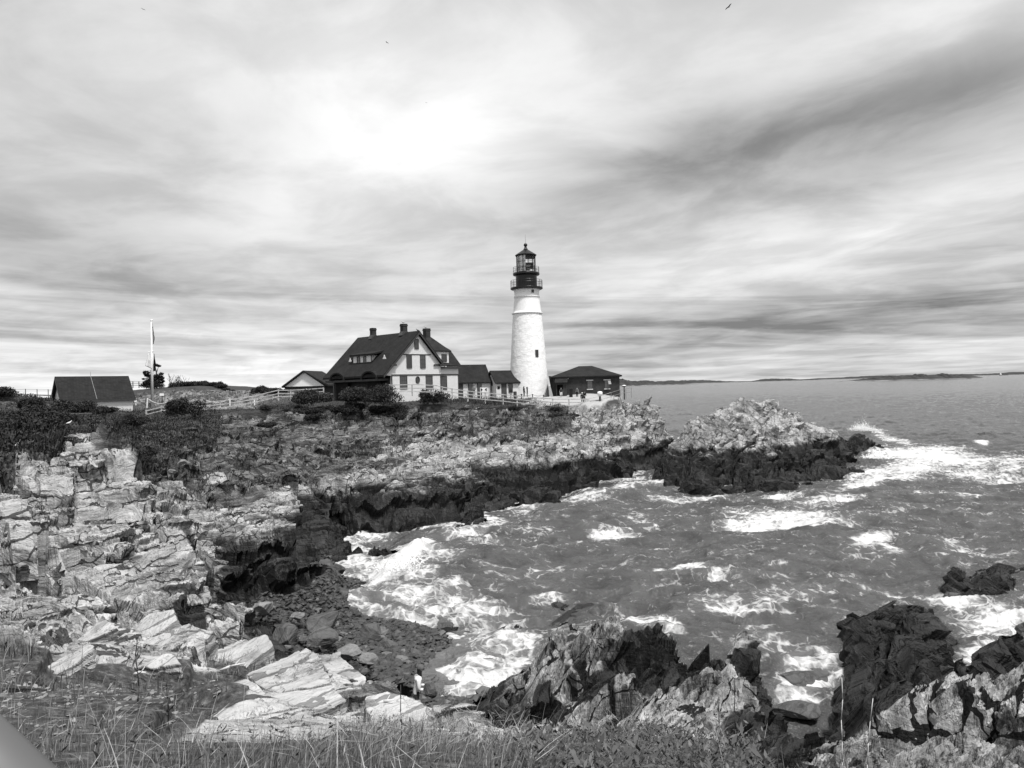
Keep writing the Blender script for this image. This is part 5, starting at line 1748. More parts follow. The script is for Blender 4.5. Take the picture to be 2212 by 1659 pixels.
# chain and bollards before the tower, rope and posts by the lawn
for i, (cx, cy) in enumerate(((692, 475), (818, 472), (948, 474), (1078, 481))):
    p = at_d(*W3(cx, cy - 22), 117.5)
    b = empty('bollard', (p.x, p.y, p.z - 0.95), 0, ['thin black chain bollard before the dark door of the smallest outbuilding', 'thin black chain bollard next to the long haired pair', 'thin black chain bollard before the middle of the tower foot',
                                                     'thin black chain bollard at the tower foot nearest the brick building'][i], 'bollard', 'chain bollards before the lighthouse')
    m = MB()
    m.lathe([(0.07, -0.3), (0.07, 0.82), (0.09, 0.85), (0.06, 0.95)], 10)
    m.build('post', BLACK, b)
    MB().tube((-.1, 0, 0.78), (.1, 0, 0.78), 0.02, n=6).build('chain_eye', BLACK, b)


def sag(a, b, drop, r, material, name, label, cat):
    m = MB()
    n = 10
    pr = None
    for i in range(n + 1):
        t = i / n
        p = a.lerp(b, t) - Vector((0, 0, drop * 4 * t * (1 - t)))
        if pr is not None:
            m.tube(pr - a, p - a, r, n=5, cap=False)
        pr = p
    o = m.build(name, material, None, True, tuple(a))
    return tag(o, label, cat)


cb = [at_d(*W3(cx, cy - 18), 117.5) for cx, cy in ((692, 475), (818, 472), (948, 474), (1078, 481))]
for i, l in enumerate(('black chain slung between bollards under the outbuilding window', 'black chain slung between bollards behind the long haired pair', 'black chain slung between bollards before the right of the tower foot')):
    sag(cb[i], cb[i + 1], 0.22, 0.022, BLACK, 'chain', l, 'chain')

ROPE = plain('pale_rope', 0.6, 0.9, 0.2, 12, 0.2)
rp = []
for cx, y0, y1, l, mt in ((265, 865, 930, 'leaning white rope post just left of the flagpole', PAINTW), (855, 875, 914, 'dark squat rope post with a white stripe between two slack ropes', TRIM), (1120, 872, 905, 'white rope post standing behind the middle of the lawn fence', PAINTW), (1375, 880, 902, 'smallest white post in the lawn near the high end of the fence', PAINTW)):
    d = 113.0
    a, b = at_d(*W5(cx, y0), d), at_d(*W5(cx - 6 if cx == 265 else cx, y1), d)
    m = MB()
    w = 0.22 if cx == 855 else 0.09
    q = a - b
    m.tube((0, 0, -.5), q, w, n=8)
    o = m.build('rope_post', mt, None, False, tuple(b))
    tag(o, l, 'post')
    if cx == 855:
        MB().box(-.05, .05, -w - .03, -w + .02, 0.0, q.z * .6).build('white_stripe', PAINTW, o)
    rp.append(a)
sag(rp[0], at_d(*W5(470, 905), 113), 0.45, 0.05, ROPE, 'rope', 'pale rope sagging from the leaning white post past the flagpole foot', 'rope')
sag(at_d(*W5(770, 905), 113), rp[1], 0.25, 0.05, ROPE, 'rope', 'pale rope rising from the round bush to the dark squat post', 'rope')
sag(rp[1], rp[2], 0.5, 0.05, ROPE, 'rope', 'pale rope dipping between the dark squat post and the white post', 'rope')

# flagpole and its flags
fp0, fp1 = at_d(329.3, 877, 116), at_d(327.6, 694, 116)
fpo = empty('flagpole', fp0, 0, 'tall white flagpole with a short yard on the lawn', 'flagpole')
qq = fp1 - fp0
MB().tube((0, 0, -.3), qq, 0.20, 0.12, 12).build('pole', PAINTW, fpo, True)
m = MB()
m.lathe([(0.05, -.05), (0.17, 0.05), (0.19, 0.16), (0.1, 0.27), (0.02, 0.31)], 12)
m.build('finial', PAINTW, fpo, True, tuple(qq))
ya, yb = at_d(*W5(270, 385), 115.9), at_d(*W5(338, 376), 115.9)
MB().tube(ya - fp0, yb - fp0, 0.055, n=8).build('yard', PAINTW, fpo)
MB().tube(at_d(*W5(293, 570), 115.8) - fp0, at_d(*W5(306, 905), 115.8) - fp0, 0.05, n=6).build('halyard', GREYT, fpo)


def flag(outl, label, material, name='flag', wob=0.12):
    """hanging cloth: left and right edges given top to bottom"""
    L, Rr = outl
    n, mm = 14, 8
    V, F = [], []
    d = 115.7
    for i in range(n):
        t = i / (n - 1) * (len(L) - 1)
        k = min(int(t), len(L) - 2)
        f = t - k
        a = Vector(L[k]).lerp(Vector(L[k + 1]), f)
        b = Vector(Rr[k]).lerp(Vector(Rr[k + 1]), f)
        for j in range(mm):
            s = j / (mm - 1)
            p = a.lerp(b, s)
            V.append(at_d(*W5(p.x, p.y), d + wob * math.sin(s * 8 + i * .25) * (0.3 + i / n)))
    for i in range(n - 1):
        for j in range(mm - 1):
            F.append((i * mm + j, i * mm + j + 1, (i + 1) * mm + j + 1, (i + 1) * mm + j))
    o0 = V[0].copy()
    me = bpy.data.meshes.new(name)
    me.from_pydata([tuple(v - o0) for v in V], [], F)
    me.polygons.foreach_set('use_smooth', [True] * len(F))
    uv = me.uv_layers.new(name='UVMap')
    for pl in me.polygons:
        for li, vi in zip(pl.loop_indices, pl.vertices):
            uv.data[li].uv = ((vi % mm) / (mm - 1), 1 - (vi // mm) / (n - 1))
    o = link(name, me, material, None, tuple(o0))
    so = o.modifiers.new('thickness', 'SOLIDIFY')
    so.thickness = 0.02
    return tag(o, label, 'flag')


def flag_mat(name, kind):
    m, k = mat(name)
    uv = k.n('ShaderNodeTexCoord').outputs['UV']
    x, y, z = k.sep(uv)[:3]
    if kind == 'stripes':
        st = k.m('GREATER_THAN', k.m('FRACT', k.m('ADD', k.m('MULTIPLY', x, 5.5), k.m('MULTIPLY', y, 3.0))), 0.62)
        low = k.m('LESS_THAN', y, 0.72)
        col = k.mix(k.m('MULTIPLY', st, low), 0.03, 0.5)
    elif kind == 'white':
        a = k.m('LESS_THAN', k.m('ABSOLUTE', k.m('SUBTRACT', x, 0.55)), 0.17)
        b = k.m('LESS_THAN', k.m('ABSOLUTE', k.m('SUBTRACT', y, 0.42)), 0.13)
        c = k.m('GREATER_THAN', k.m('ABSOLUTE', k.m('SUBTRACT', x, 0.55)), 0.07)
        col = k.mix(k.m('MULTIPLY', k.m('MULTIPLY', a, b), c), 0.75, 0.4)
    else:
        col = 0.012
    finish(k, col, 0.9, spec=0.1)
    return m


flag(([(314, 75), (316, 130), (318, 190), (320, 250), (322, 300)], [(317, 75), (324, 130), (333, 190), (341, 250), (329, 302)]), 'dark striped flag hanging limp from the top of the white flagpole', flag_mat('striped_bunting', 'stripes'))
flag(([(272, 402), (262, 450), (250, 495), (241, 528)], [(275, 402), (292, 450), (306, 498), (312, 560)]), 'white flag with a grey emblem drooping from the yard of the flagpole', flag_mat('white_bunting', 'white'))
flag(([(334, 402), (331, 450), (328, 510), (326, 575)], [(337, 402), (342, 450), (352, 500), (334, 572)]), 'plain black flag drooping from the other end of the flagpole yard', flag_mat('black_bunting', 'black'))

# signs, boards, lamp, marker, bin
def sign_post(px0, px1, py0, py1, pb, d, label, board, post, name='information_sign'):
    a, b = at_d(px0, py0, d), at_d(px1, py1, d)
    c = at_d((px0 + px1) / 2, pb, d)
    o = empty(name, c, 0, label, 'sign')
    hw = abs(b.x - a.x) / 2
    MB().box(-.06, .06, -.03, .05, -.3, b.z - c.z).build('post', post, o)
    MB().box(-hw, hw, -.09, -.032, b.z - c.z, a.z - c.z).build('board', board, o)
    return o


sign_post(*(W5(396, 814)[0], W5(440, 814)[0], W5(0, 814)[1], W5(0, 838)[1], W5(0, 905)[1]), 114, 'white information board on a dark post right of the flagpole', PAINTW, TRIM)
sign_post(*(W5(133, 884)[0], W5(157, 884)[0], W5(0, 884)[1], W5(0, 904)[1], W5(0, 915)[1]), 113, 'small low white sign between the shed and the leaning rope post', PAINTW, PAINTW)
sign_post(295.0, 299.5, 930.5, 937.5, 944, 66, 'little round-headed white marker sign among the dark bushes above the cliff', PAINTW, WOODD)
p = at_d(*W3(375, 480), 116.5)
o = empty('display_board', p, 0, 'black and white patterned board on a low stand before the link building', 'board')
zt = 1.05
MB().box(-.55, -.48, -.05, .05, -.4, zt + .3).build('leg', PAINTW, o)
MB().box(.48, .55, -.05, .05, -.4, zt + .3).build('leg', PAINTW, o)
MB().box(-.48, .48, -.04, .04, zt - .35, zt + .28).build('panel', PAINTW, o)
bm_ = MB()
bm_.prism([(-.45, zt - .3), (-.15, zt - .03), (-.45, zt + .24)], -.07, -.042)
bm_.prism([(.45, zt - .3), (.45, zt + .24), (.15, zt - .03)], -.07, -.042)
bm_.build('black_pattern', BLACK, o)
p = at_d(*W3(742, 480), 117)
o = MB().lathe([(.24, -.3), (.26, .7), (.28, .72), (.28, .8), (.1, .86)], 14).build('litter_bin', GREYT, None, False, tuple(p - Vector((0, 0, .1))))
tag(o, 'grey cylindrical litter bin near the outbuilding and the chain', 'bin')
p = at_d(*W3(1400, 508), 114)
o = MB().box(-.24, .24, -.24, .24, -.3, 1.35).box(-.3, .3, -.3, .3, 1.352, 1.5).build('pillar_box', BLACK, None, False, tuple(p))
tag(o, 'black square pillar by the brick wall between two standing people', 'pillar')
p = at_d(1348.6, 851, 108.6)
o = empty('path_lamp', p, 0, 'mushroom-topped path lamp at the headland tip beside the railing', 'lamp')
MB().tube((0, 0, -.8), (0, 0, 1.0), 0.11, 0.09, 10).build('post', GREYT, o)
MB().lathe([(.12, 1.0), (.3, 1.05), (.3, 1.15)], 14).build('lamp_head', GREYT, o)
MB().lathe([(.3, 1.152), (.29, 1.2), (.1, 1.27)], 14).build('cap', PAINTW, o)
p = at_d(1296.3, 868, 104.8)
o = empty('marker_post', p, 0, 'white round-headed post rising beside the pale ramp', 'post')
MB().tube((0, 0, -.6), (0, 0, .75), 0.16, 0.14, 10).build('post', GREYT, o)
MB().lathe([(.12, .74), (.34, .95), (.37, 1.2), (.3, 1.38), (.05, 1.44)], 14).build('head', PAINTW, o, True)

# handrail at the photographer's elbow
h0, h1 = at_d(-78 - 620, 1612 - 612, 1.25), at_d(48 + 250, 1735 + 247, 0.92)
hr = empty('handrail', (h0.x, h0.y, 9.2), 0, 'close smooth grey metal handrail crossing the corner nearest the viewer', 'railing')
STEEL = plain('brushed_steel', 0.2, 0.38, 0.06, 1.2, 0.0, 0.5, 0.55)
MB().tube(h0 - hr.location, h1 - hr.location, 0.051, n=40).build('rail', STEEL, hr, True)
MB().tube((0, 0, -.2), h0 - hr.location, 0.04, n=16).build('post', STEEL, hr, True)

# ------------------------------------------------------------------ far shore, islands, ship, birds
FARM, kk = mat('far_wooded_land')
g_ = kk.n('ShaderNodeNewGeometry')
zz_ = kk.sep(g_.outputs['Position'])[2]
nn_ = kk.noise(g_.outputs['Position'], 0.02, 6, 0.65)
rocky = kk.sm(kk.m('ADD', zz_, kk.m('MULTIPLY', nn_, 6.0)), 4.5, 6.5, 1.0, 0.0)
finish(kk, kk.mix(rocky, kk.ramp(nn_, [(0.35, 0.02), (0.65, 0.05)]), kk.ramp(nn_, [(0.4, 0.04), (0.6, 0.25)])), 0.95)


def far_land(name, prof, d, depth, seed, kind='structure', label=None):
    """prof: (px, pixels of height above the waterline); a low wooded land seen edge on"""
    xs = np.array([(p[0] - 1106) / FW * d for p in prof])
    hs = np.array([p[1] / FW * d for p in prof])
    n, mm = 260, 14
    X = np.linspace(xs[0], xs[-1], n)
    Hh = np.interp(X, xs, hs)
    Hh = np.maximum(0.2, Hh * (1 + 0.5 * fbm(X / (d * .006), X * 0 + seed, 4, seed)) + 0.14 * hs.max() * np.abs(vnoise(X / (d * .0011), X * 0, seed)) * (Hh > .3 * hs.max()))
    T = np.linspace(-1, 1, mm)
    V = np.zeros((n, mm, 3))
    wv = 0.15 * depth * fbm(X / (d * .02), X * 0 + 3, 3, seed + 1)
    for j, t in enumerate(T):
        V[:, j, 0] = X
        V[:, j, 1] = d + depth * (t + 1) / 2 + wv
        V[:, j, 2] = Hh * np.clip(1 - abs(t) ** 2.4, 0, 1) * (1 + 0.2 * vnoise(X / (d * .002), X * 0 + j, seed)) - 1.0 * abs(t) ** 8
    o0 = np.array([X.mean(), d, 0])
    F = grid_faces(n, mm)
    o = link(name, np_mesh(name, V.reshape(-1, 3) - o0, F, smooth=False), FARM, None, tuple(o0))
    return tag(o, label, None, None, kind)


far_land('island', [(1826, 0), (1850, 1.5), (1880, 4), (1905, 7), (1940, 8), (1965, 9.5), (1990, 9), (2020, 9.5), (2050, 9), (2062, 10.5), (2080, 7.5), (2110, 7), (2125, 4), (2140, 0)], 2500, 120, 3)
far_land('far_shore', [(1330, 13), (1352, 14), (1385, 12), (1410, 10), (1440, 7), (1480, 4), (1520, 0)], 4000, 500, 5)
far_land('far_shore', [(1400, 2), (1440, 6), (1500, 7), (1540, 6), (1590, 2.5), (1680, 0.5)], 7000, 800, 7)
far_land('island', [(1630, 0), (1645, 2), (1670, 4.5), (1700, 5), (1725, 4), (1745, 2), (1790, 0)], 8500, 400, 9)
far_land('far_shore', [(1700, 0.5), (1780, 2), (1850, 3), (1920, 5), (1960, 5), (2050, 3.4), (2120, 3.6), (2180, 3), (2240, 5), (2320, 6), (2500, 4)], 14000, 1500, 11)

p = at_d(2168.5, 809.0, 9000)
sh = empty('ship', (p.x, p.y, 0), 0, 'tiny freighter far off on the horizon', 'ship')
SHIPM = plain('ship_paint', 0.12, 0.6)
m = MB()
m.poly([(-48, -7, 0), (46, -7, 0), (55, 0, 9), (-52, -8, 9), (-48, 7, 0), (46, 7, 0), (-52, 8, 9), (50, -8, 9), (50, 8, 9)], [(0, 1, 7, 3), (5, 4, 6, 8), (1, 5, 8, 2, 7), (4, 0, 3, 6), (3, 7, 2, 8, 6), (0, 4, 5, 1)])
m.build('hull', SHIPM, sh)
MB().box(-46, -30, -6, 6, 9.1, 22).box(-42, -36, -2, 2, 22.1, 28).build('superstructure', PAINTW, sh)
MB().tube((20, 0, 9), (20, 0, 22), 0.6).build('mast', SHIPM, sh)


def bird(px, py, d, span, yaw, roll, dark, label):
    p = at_d(px, py, d)
    o = empty('gull', p, yaw, label, 'bird')
    o.rotation_euler = (0, roll, yaw)
    mt = plain('bird_plumage', dark, 0.8)
    b = MB()
    L = span * .38
    prof = [(0.004, -L * .5), (L * .07, -L * .3), (L * .12, 0), (L * .09, L * .25), (L * .075, L * .36), (L * .03, L * .46), (.003, L * .52)]
    b.lathe(prof, 8)
    bo = b.build('body', mt, o, True)
    bo.rotation_euler = (R(-90), 0, 0)
    for s in (-1, 1):
        w = MB()
        q = [(0, -.1, 0), (0, .12, 0), (.28, .12, .10), (.28, -.06, .10), (.5, -.06, .03), (.5, -.01, .03)]
        P = [(s * x * span, y * span, z * span) for x, y, z in q]
        P += [(x, y, z + .012 * span) for x, y, z in P]
        w.poly(P, [(0, 1, 2, 3), (9, 8, 7, 6), (3, 2, 5, 4), (10, 11, 8, 9), (0, 3, 9, 6), (3, 4, 10, 9), (1, 7, 8, 2), (2, 8, 11, 5), (4, 5, 11, 10), (0, 6, 7, 1)])
        w.build('wing', mt, o)
    return o


bird(309, 20, 90, 0.5, R(30), R(15), 0.05, 'small dark bird flying near the top edge of the sky, farthest from the tower')
bird(1574, 15, 60, 0.62, R(-50), R(-25), 0.03, 'dark bird with raised wings flying high above the islet')
bird(836, 92, 90, 0.5, R(60), R(10), 0.09, 'pale grey bird gliding high above the big house')
bird(921, 222, 110, 0.36, R(20), R(-10), 0.09, 'faintest speck of a bird in the bright cloud over the lighthouse house')


def perched(p, yaw, dark, label, k=1.0):
    o = empty('gull', p, yaw, label, 'bird')
    mt = plain('perched_plumage', dark, 0.8)
    b = MB()
    pts = [(-.30, .16, .01), (-.18, .19, .05), (0, .22, .095), (.10, .27, .09), (.16, .34, .065), (.19, .40, .058), (.225, .405, .045), (.26, .395, .012)]
    n = 8
    P = []
    for x, z, r in pts:
        for i in range(n):
            t = 2 * math.pi * i / n
            P.append((x * k, r * math.cos(t) * k, (z + r * math.sin(t)) * k))
    F = [(j * n + i, j * n + (i + 1) % n, (j + 1) * n + (i + 1) % n, (j + 1) * n + i) for j in range(len(pts) - 1) for i in range(n)] + [tuple(range(n - 1, -1, -1)), tuple(range(len(P) - n, len(P)))]
    b.poly(P, F)
    b.build('body', mt, o, True)
    for s in (-1, 1):
        MB().tube((0, s * .04 * k, 0), (0, s * .04 * k, .14 * k), .012 * k, n=5).build('leg', GREYT, o)
    return o


def chim_top(cx, cy, x=None, y=None):
    if y is None:
        ua = HOUSE.front(*hc(1440, 250))[0]
        v, z = HOUSE.side(*hc(cx, cy), ua)
        return HOUSE.o + HOUSE.u * ua + HOUSE.w * v + Vector((0, 0, z))
    u, z = HOUSE.front(*hc(cx, cy), y)
    return HOUSE.o + HOUSE.u * u + HOUSE.w * y + Vector((0, 0, z))


perched(chim_top(1212, 99), R(180), 0.45, 'grey gull perched on the tallest chimney', 1.1)
perched(chim_top(1560, 171, y=4.8), R(180), 0.4, 'grey gull perched on the chimney nearest the lighthouse', .9)
perched(chim_top(1440, 222, y=-0.3), R(160), 0.03, 'dark bird perched on the front peak of the house roof', 1.0)
p = at_d(149.5, 918, 47)
perched(Vector((p.x, p.y, p.z)), R(30), 0.75, 'white gull standing on a rock below the bushes', .6)

# ------------------------------------------------------------------ people
def cloth(name, v):
    return plain(name, v, 0.9, 0.2, 9, 0.2, 0.1)


SKIN = plain('skin', 0.32, 0.6, 0.06, 8)
HAIRM = plain('dark_hair', 0.012, 0.7, 0.3, 30, 0.3)


def person(loc, yaw, label, h=1.72, shirt=0.1, legs=0.05, pose='stand', hair='short', cap=None, sleeves=True, slim=1.0, shorts=False, fingers=False, bag=None):
    """one continuous skinned body; local +y is the way the person faces"""
    k = h / 1.75
    o = empty('person', loc, yaw, label, 'person')
    lean = {'stand': 0.0, 'look_down': 0.10, 'lean': 0.16}.get(pose, 0.0)
    V, E, Rad = [], [], []

    def add(p, r, par=None):
        V.append(tuple(c * k for c in p))
        Rad.append(r * k)
        if par is not None:
            E.append((par, len(V) - 1))
        return len(V) - 1
    s = slim
    pel = add((0, 0, .96), .15 * s)
    wst = add((0, lean * .3, 1.12), .135 * s, pel)
    chs = add((0, lean * .7, 1.30), .165 * s, wst)
    upc = add((0, lean * .95, 1.42), .13 * s, chs)
    nk = add((0, lean * 1.15 + .01, 1.52), .058, upc)
    hd0 = add((0, lean * 1.4 + .02, 1.60), .075, nk)
    hd1 = add((0, lean * 1.6 + .015, 1.68), .095, hd0)
    add((0, lean * 1.7, 1.745), .06, hd1)
    arms = {
        'stand': [[(.21, .0, 1.40), (.26, -.02, 1.12), (.25, .10, .88), (.25, .13, .80)]] * 2,
        'crossed': [[(.21, .0, 1.40), (.28, .02, 1.13), (.05, .22, 1.14), (-.06, .22, 1.17)]] * 2,
        'hair': [[(.21, .0, 1.42), (.36, .05, 1.60), (.14, .06, 1.68), (.08, .05, 1.70)]] * 2,
        'look_down': [[(.21, .08, 1.38), (.25, .08, 1.10), (.14, .34, 1.06), (.09, .42, 1.08)]] * 2,
        'lean': [[(.21, .15, 1.40), (.26, .2, 1.14), (.16, .42, 1.10), (.10, .48, 1.10)]] * 2,
    }[pose]
    hands = []
    for sx, A in zip((-1, 1), arms):
        par = upc
        for (x, y, z), r in zip(A, (.072, .052, .036, .034)):
            par = add((sx * x, y, z), r * (1.12 if sleeves else 1.0), par)
        hands.append(par)
    feet = []
    for sx in (-1, 1):
        a = add((sx * .095, 0, .90), .105 * s, pel)
        b = add((sx * .11, .02, .50), .068, a)
        c = add((sx * .115, -.01, .12), .044, b)
        d = add((sx * .12, .03, .045), .045, c)
        e = add((sx * .13, .16, .035), .036, d)
        feet.append(e)
    # hands: palm, five fingers
    for sx, w in zip((-1, 1), hands):
        W = Vector(V[w]) / k
        pr = Vector(V[[e[0] for e in E if e[1] == w][0]]) / k
        d = (W - pr).normalized()
        side = Vector((0, 0, 1)) if abs(d.z) < .6 else Vector((0, 1, 0))
        pal = add(tuple(W + d * .07), .032, w)
        for i, (off, ln) in enumerate(((-.028, .06), (-.010, .075), (.010, .07), (.028, .055))):
            q = W + d * .11 + side * off
            f1 = add(tuple(q), .0095, pal)
            f2 = add(tuple(q + d * ln * .5 + Vector((-sx * .015, 0, -.005))), .008, f1)
            add(tuple(q + d * ln * .8 + Vector((-sx * .035, 0, -.012))), .007, f2)
        t1 = add(tuple(W + d * .05 + side * .04), .011, pal)
        add(tuple(W + d * .085 + side * .06), .009, t1)
    me = bpy.data.meshes.new('body')
    me.from_pydata(V, E, [])
    b = link('body', me, None, o)
    sm = b.modifiers.new('skin', 'SKIN')
    sm.use_smooth_shade = True
    for i, v in enumerate(me.skin_vertices[0].data):
        v.radius = (Rad[i] * (1.25 if i in (wst, chs, pel, upc) else 1.0), Rad[i] * (0.8 if i in (wst, chs, pel, upc) else 1.0))
        v.use_root = (i == pel)
    b.modifiers.new('sub', 'SUBSURF').levels = 1
    b.modifiers['sub'].render_levels = 1
    dg = bpy.context.evaluated_depsgraph_get()
    nm = bpy.data.meshes.new_from_object(b.evaluated_get(dg))
    b.modifiers.clear()
    b.data = nm
    for mt in (SKIN, cloth('shirt_cloth', shirt), cloth('leg_cloth', legs), BLACK):
        nm.materials.append(mt)
    idx = []
    for p in nm.polygons:
        c = p.center / k
        r = math.hypot(c.x, 0)
        if c.z > 1.49 and r < .13:
            i = 0
        elif c.z < .075:
            i = 3
        elif c.z < .98 and r < .21:
            i = 2 if (not shorts or c.z > .55) else 0
        elif not sleeves and c.z < 1.22 and (r > .225 or c.y > .14):
            i = 0
        else:
            # bare hands below the cuffs
            i = 1
            for w in hands:
                if (c - Vector(V[w]) / k).length < .05 or any((c - Vector(V[j]) / k).length < .035 for j in range(w, len(V)) if j > max(feet)):
                    i = 0
        idx.append(i)
    nm.polygons.foreach_set('material_index', idx)
    nm.polygons.foreach_set('use_smooth', [True] * len(idx))
    hy = lean * 1.6 + .015
    # face: nose, brow and ears
    fc = MB()
    fc.poly([(-.016 * k, (hy + .088) * k, 1.635 * k), (.016 * k, (hy + .088) * k, 1.635 * k), (0, (hy + .118) * k, 1.64 * k), (0, (hy + .09) * k, 1.69 * k)], [(0, 1, 2), (0, 2, 3), (1, 3, 2), (0, 3, 1)])
    fc.build('nose', SKIN, o)
    for sx in (-1, 1):
        MB().tube((sx * .092 * k, hy * k, 1.63 * k), (sx * .1 * k, (hy - .012) * k, 1.69 * k), .014 * k, .017 * k, 6).build('ear', SKIN, o)
        MB().box((sx * .036 - .012) * k, (sx * .036 + .012) * k, (hy + .084) * k, (hy + .097) * k, 1.678 * k, 1.69 * k).build('eye', HAIRM, o)
    MB().box(-.022 * k, .022 * k, (hy + .082) * k, (hy + .095) * k, 1.608 * k, 1.616 * k).build('mouth', plain('lips', .14, .6), o)
    # hair as a shell over the skull
    hb = MB()
    n = 14
    R0 = .108
    rows = [(0.02, .1), (.55, 0.085), (.85, .06), (1.0, .02), (1.0, -.02)]
    prof = [(.012, .115), (.05, .105), (.085, .075), (.106, .03), (.108, -.01)]
    low = {'short': [(.104, -.045)], 'long': [(.115, -.06), (.12, -.16), (.125, -.27), (.10, -.36)], 'bun': [(.104, -.05)]}[hair]
    P = []
    for r, z in prof + low:
        for i in range(n):
            t = 2 * math.pi * i / n
            y = r * math.sin(t)
            if z < 0.02 and y > .02:
                y = .02 + (y - .02) * .15       # leave the face open
            P.append((r * math.cos(t) * k, (hy - .012 + y) * k, (1.675 + z) * k))
    m = len(prof + low)
    hb.poly(P, [(j * n + i, j * n + (i + 1) % n, (j + 1) * n + (i + 1) % n, (j + 1) * n + i) for j in range(m - 1) for i in range(n)] + [tuple(range(n))])
    hb.build('hair', HAIRM, o, True)
    if cap is not None:
        cp = MB()
        cm = cloth('cap_cloth', cap)
        prof = [(.02, .128), (.06, .118), (.098, .085), (.118, .03), (.12, .012)]
        P = []
        for r, z in prof:
            for i in range(n):
                t = 2 * math.pi * i / n
                P.append((r * math.cos(t) * k, (hy - .012 + r * math.sin(t)) * k, (1.675 + z) * k))
        cp.poly(P, [(j * n + i, j * n + (i + 1) % n, (j + 1) * n + (i + 1) % n, (j + 1) * n + i) for j in range(4) for i in range(n)] + [tuple(range(n))])
        cp.poly([(-.075 * k, (hy + .08) * k, 1.69 * k), (.075 * k, (hy + .08) * k, 1.69 * k), (.055 * k, (hy + .19) * k, 1.67 * k), (-.055 * k, (hy + .19) * k, 1.67 * k),
                 (-.075 * k, (hy + .08) * k, 1.70 * k), (.075 * k, (hy + .08) * k, 1.70 * k), (.055 * k, (hy + .19) * k, 1.678 * k), (-.055 * k, (hy + .19) * k, 1.678 * k)], [(0, 1, 2, 3), (7, 6, 5, 4), (0, 4, 5, 1), (1, 5, 6, 2), (2, 6, 7, 3), (3, 7, 4, 0)])
        cp.build('cap', cm, o, True)
    return o


def stand_at(cx, cy_feet, d):
    p = at_d(*W3(cx, cy_feet), d)
    return p


person(stand_at(260, 486, 117), R(170), 'person in a grey jacket with folded arms before the link building doors', 1.75, .18, .16, 'crossed')
person(stand_at(848, 490, 117.0), R(-70), 'person with long dark hair in dark clothes standing at the tower foot', 1.62, .012, .012, 'stand', 'long')
person(stand_at(886, 492, 116.6), R(80), 'person in black lifting both hands to long hair at the tower foot', 1.58, .012, .012, 'hair', 'long')
person(stand_at(1286, 508, 115.0), R(20), 'person in white shorts and a dark top facing the brick porch', 1.7, .04, .75, 'stand', 'short', sleeves=False, shorts=True)
person(stand_at(1472, 506, 114.5), R(-40), 'person in a grey shirt standing by the brick wall', 1.72, .16, .03, 'stand', 'short', sleeves=False)
person(stand_at(1556, 566, 107), R(185), 'taller person in dark coat resting at the fence by the ramp', 1.72, .012, .02, 'lean')
person(stand_at(1534, 566, 106.6), R(165), 'shorter person in dark clothes with a pale cap at the fence', 1.52, .05, .02, 'stand', 'short', cap=.6)
# the beachcomber below the crag
pb = at_d(897, 1437, 24.0)
hb_ = pb.z - 0.04 - gz(pb.x, pb.y)
beach_person = person((pb.x, pb.y, pb.z - 1.78), R(-78), 'person in a white long sleeved top and cap standing alone on the shingle, looking down', 1.74, .72, .05, 'look_down', 'long', cap=.10)

# ------------------------------------------------------------------ plants, pebbles, loose stones
nr = np.random.default_rng(11)


def leaf_mat(name, lo, hi, rough=0.65, spec=0.2):
    m, k = mat(name)
    g = k.n('ShaderNodeNewGeometry')
    nz = k.noise(g.outputs['Position'], 1.3, 4, 0.6)
    rd = k.n('ShaderNodeAttribute', attribute_name='tone').outputs['Fac']
    v = k.m('ADD', k.m('MULTIPLY', rd, 0.7), k.m('MULTIPLY', k.sm(nz, 0.3, 0.7), 0.3))
    finish(k, k.mix(v, lo, hi), rough, spec=spec)
    return m


BUSH = leaf_mat('bush_leaves', 0.012, 0.055)
PINE = leaf_mat('pine_needles', 0.006, 0.025)
HERB = leaf_mat('dry_turf', 0.008, 0.045)
GRASS = leaf_mat('tall_grass', 0.02, 0.42, 0.7, 0.15)
BROAD = leaf_mat('broad_leaves', 0.015, 0.13, 0.5, 0.3)
WOOD = plain('stem_wood', 0.06, 0.9, 0.3, 10)
BLEACH = plain('driftwood', 0.55, 0.85, 0.25, 6, 0.4)


def quads(P, A, Bv, tone):
    """leaf cards: centre P, half axes A and Bv -> pointed quads"""
    n = len(P)
    V = np.empty((n, 4, 3))
    V[:, 0] = P - A
    V[:, 1] = P - A * 0.1 + Bv
    V[:, 2] = P + A
    V[:, 3] = P - A * 0.1 - Bv
    F = np.arange(n * 4).reshape(n, 4)
    return V.reshape(-1, 3), F, np.repeat(tone, 4)


def unit(v):
    return v / np.maximum(np.linalg.norm(v, axis=-1, keepdims=True), 1e-9)


def crown(lobes, n, size, flat=0.5, seed=0):
    """leaf cards in the outer part of several uneven lobes: (centre, radii)"""
    r = np.random.default_rng(seed)
    w = np.array([a * b * c for _, (a, b, c) in lobes]) ** (2 / 3)
    k = r.choice(len(lobes), n, p=w / w.sum())
    C_ = np.array([l[0] for l in lobes])[k]
    Rr = np.array([l[1] for l in lobes])[k]
    d = unit(r.normal(size=(n, 3)))
    rad = r.uniform(0.35, 1.08, (n, 1)) ** 0.6
    clump = 1 + 0.30 * np.sin(d[:, :1] * 7 + k[:, None]) * np.sin(d[:, 1:2] * 6 + 2 * k[:, None]) * np.sin(d[:, 2:] * 5 + 1)
    P = C_ + d * Rr * rad * clump
    A = unit(d * 0.5 + r.normal(size=(n, 3)) * 0.8 + np.array([0, 0, .3]))
    Bv = unit(np.cross(A, r.normal(size=(n, 3))))
    s = size * r.uniform(0.6, 1.4, (n, 1))
    tone = np.clip(r.normal(0.45, 0.3, n), 0, 1)
    return quads(P, A * s, Bv * s * flat, tone)


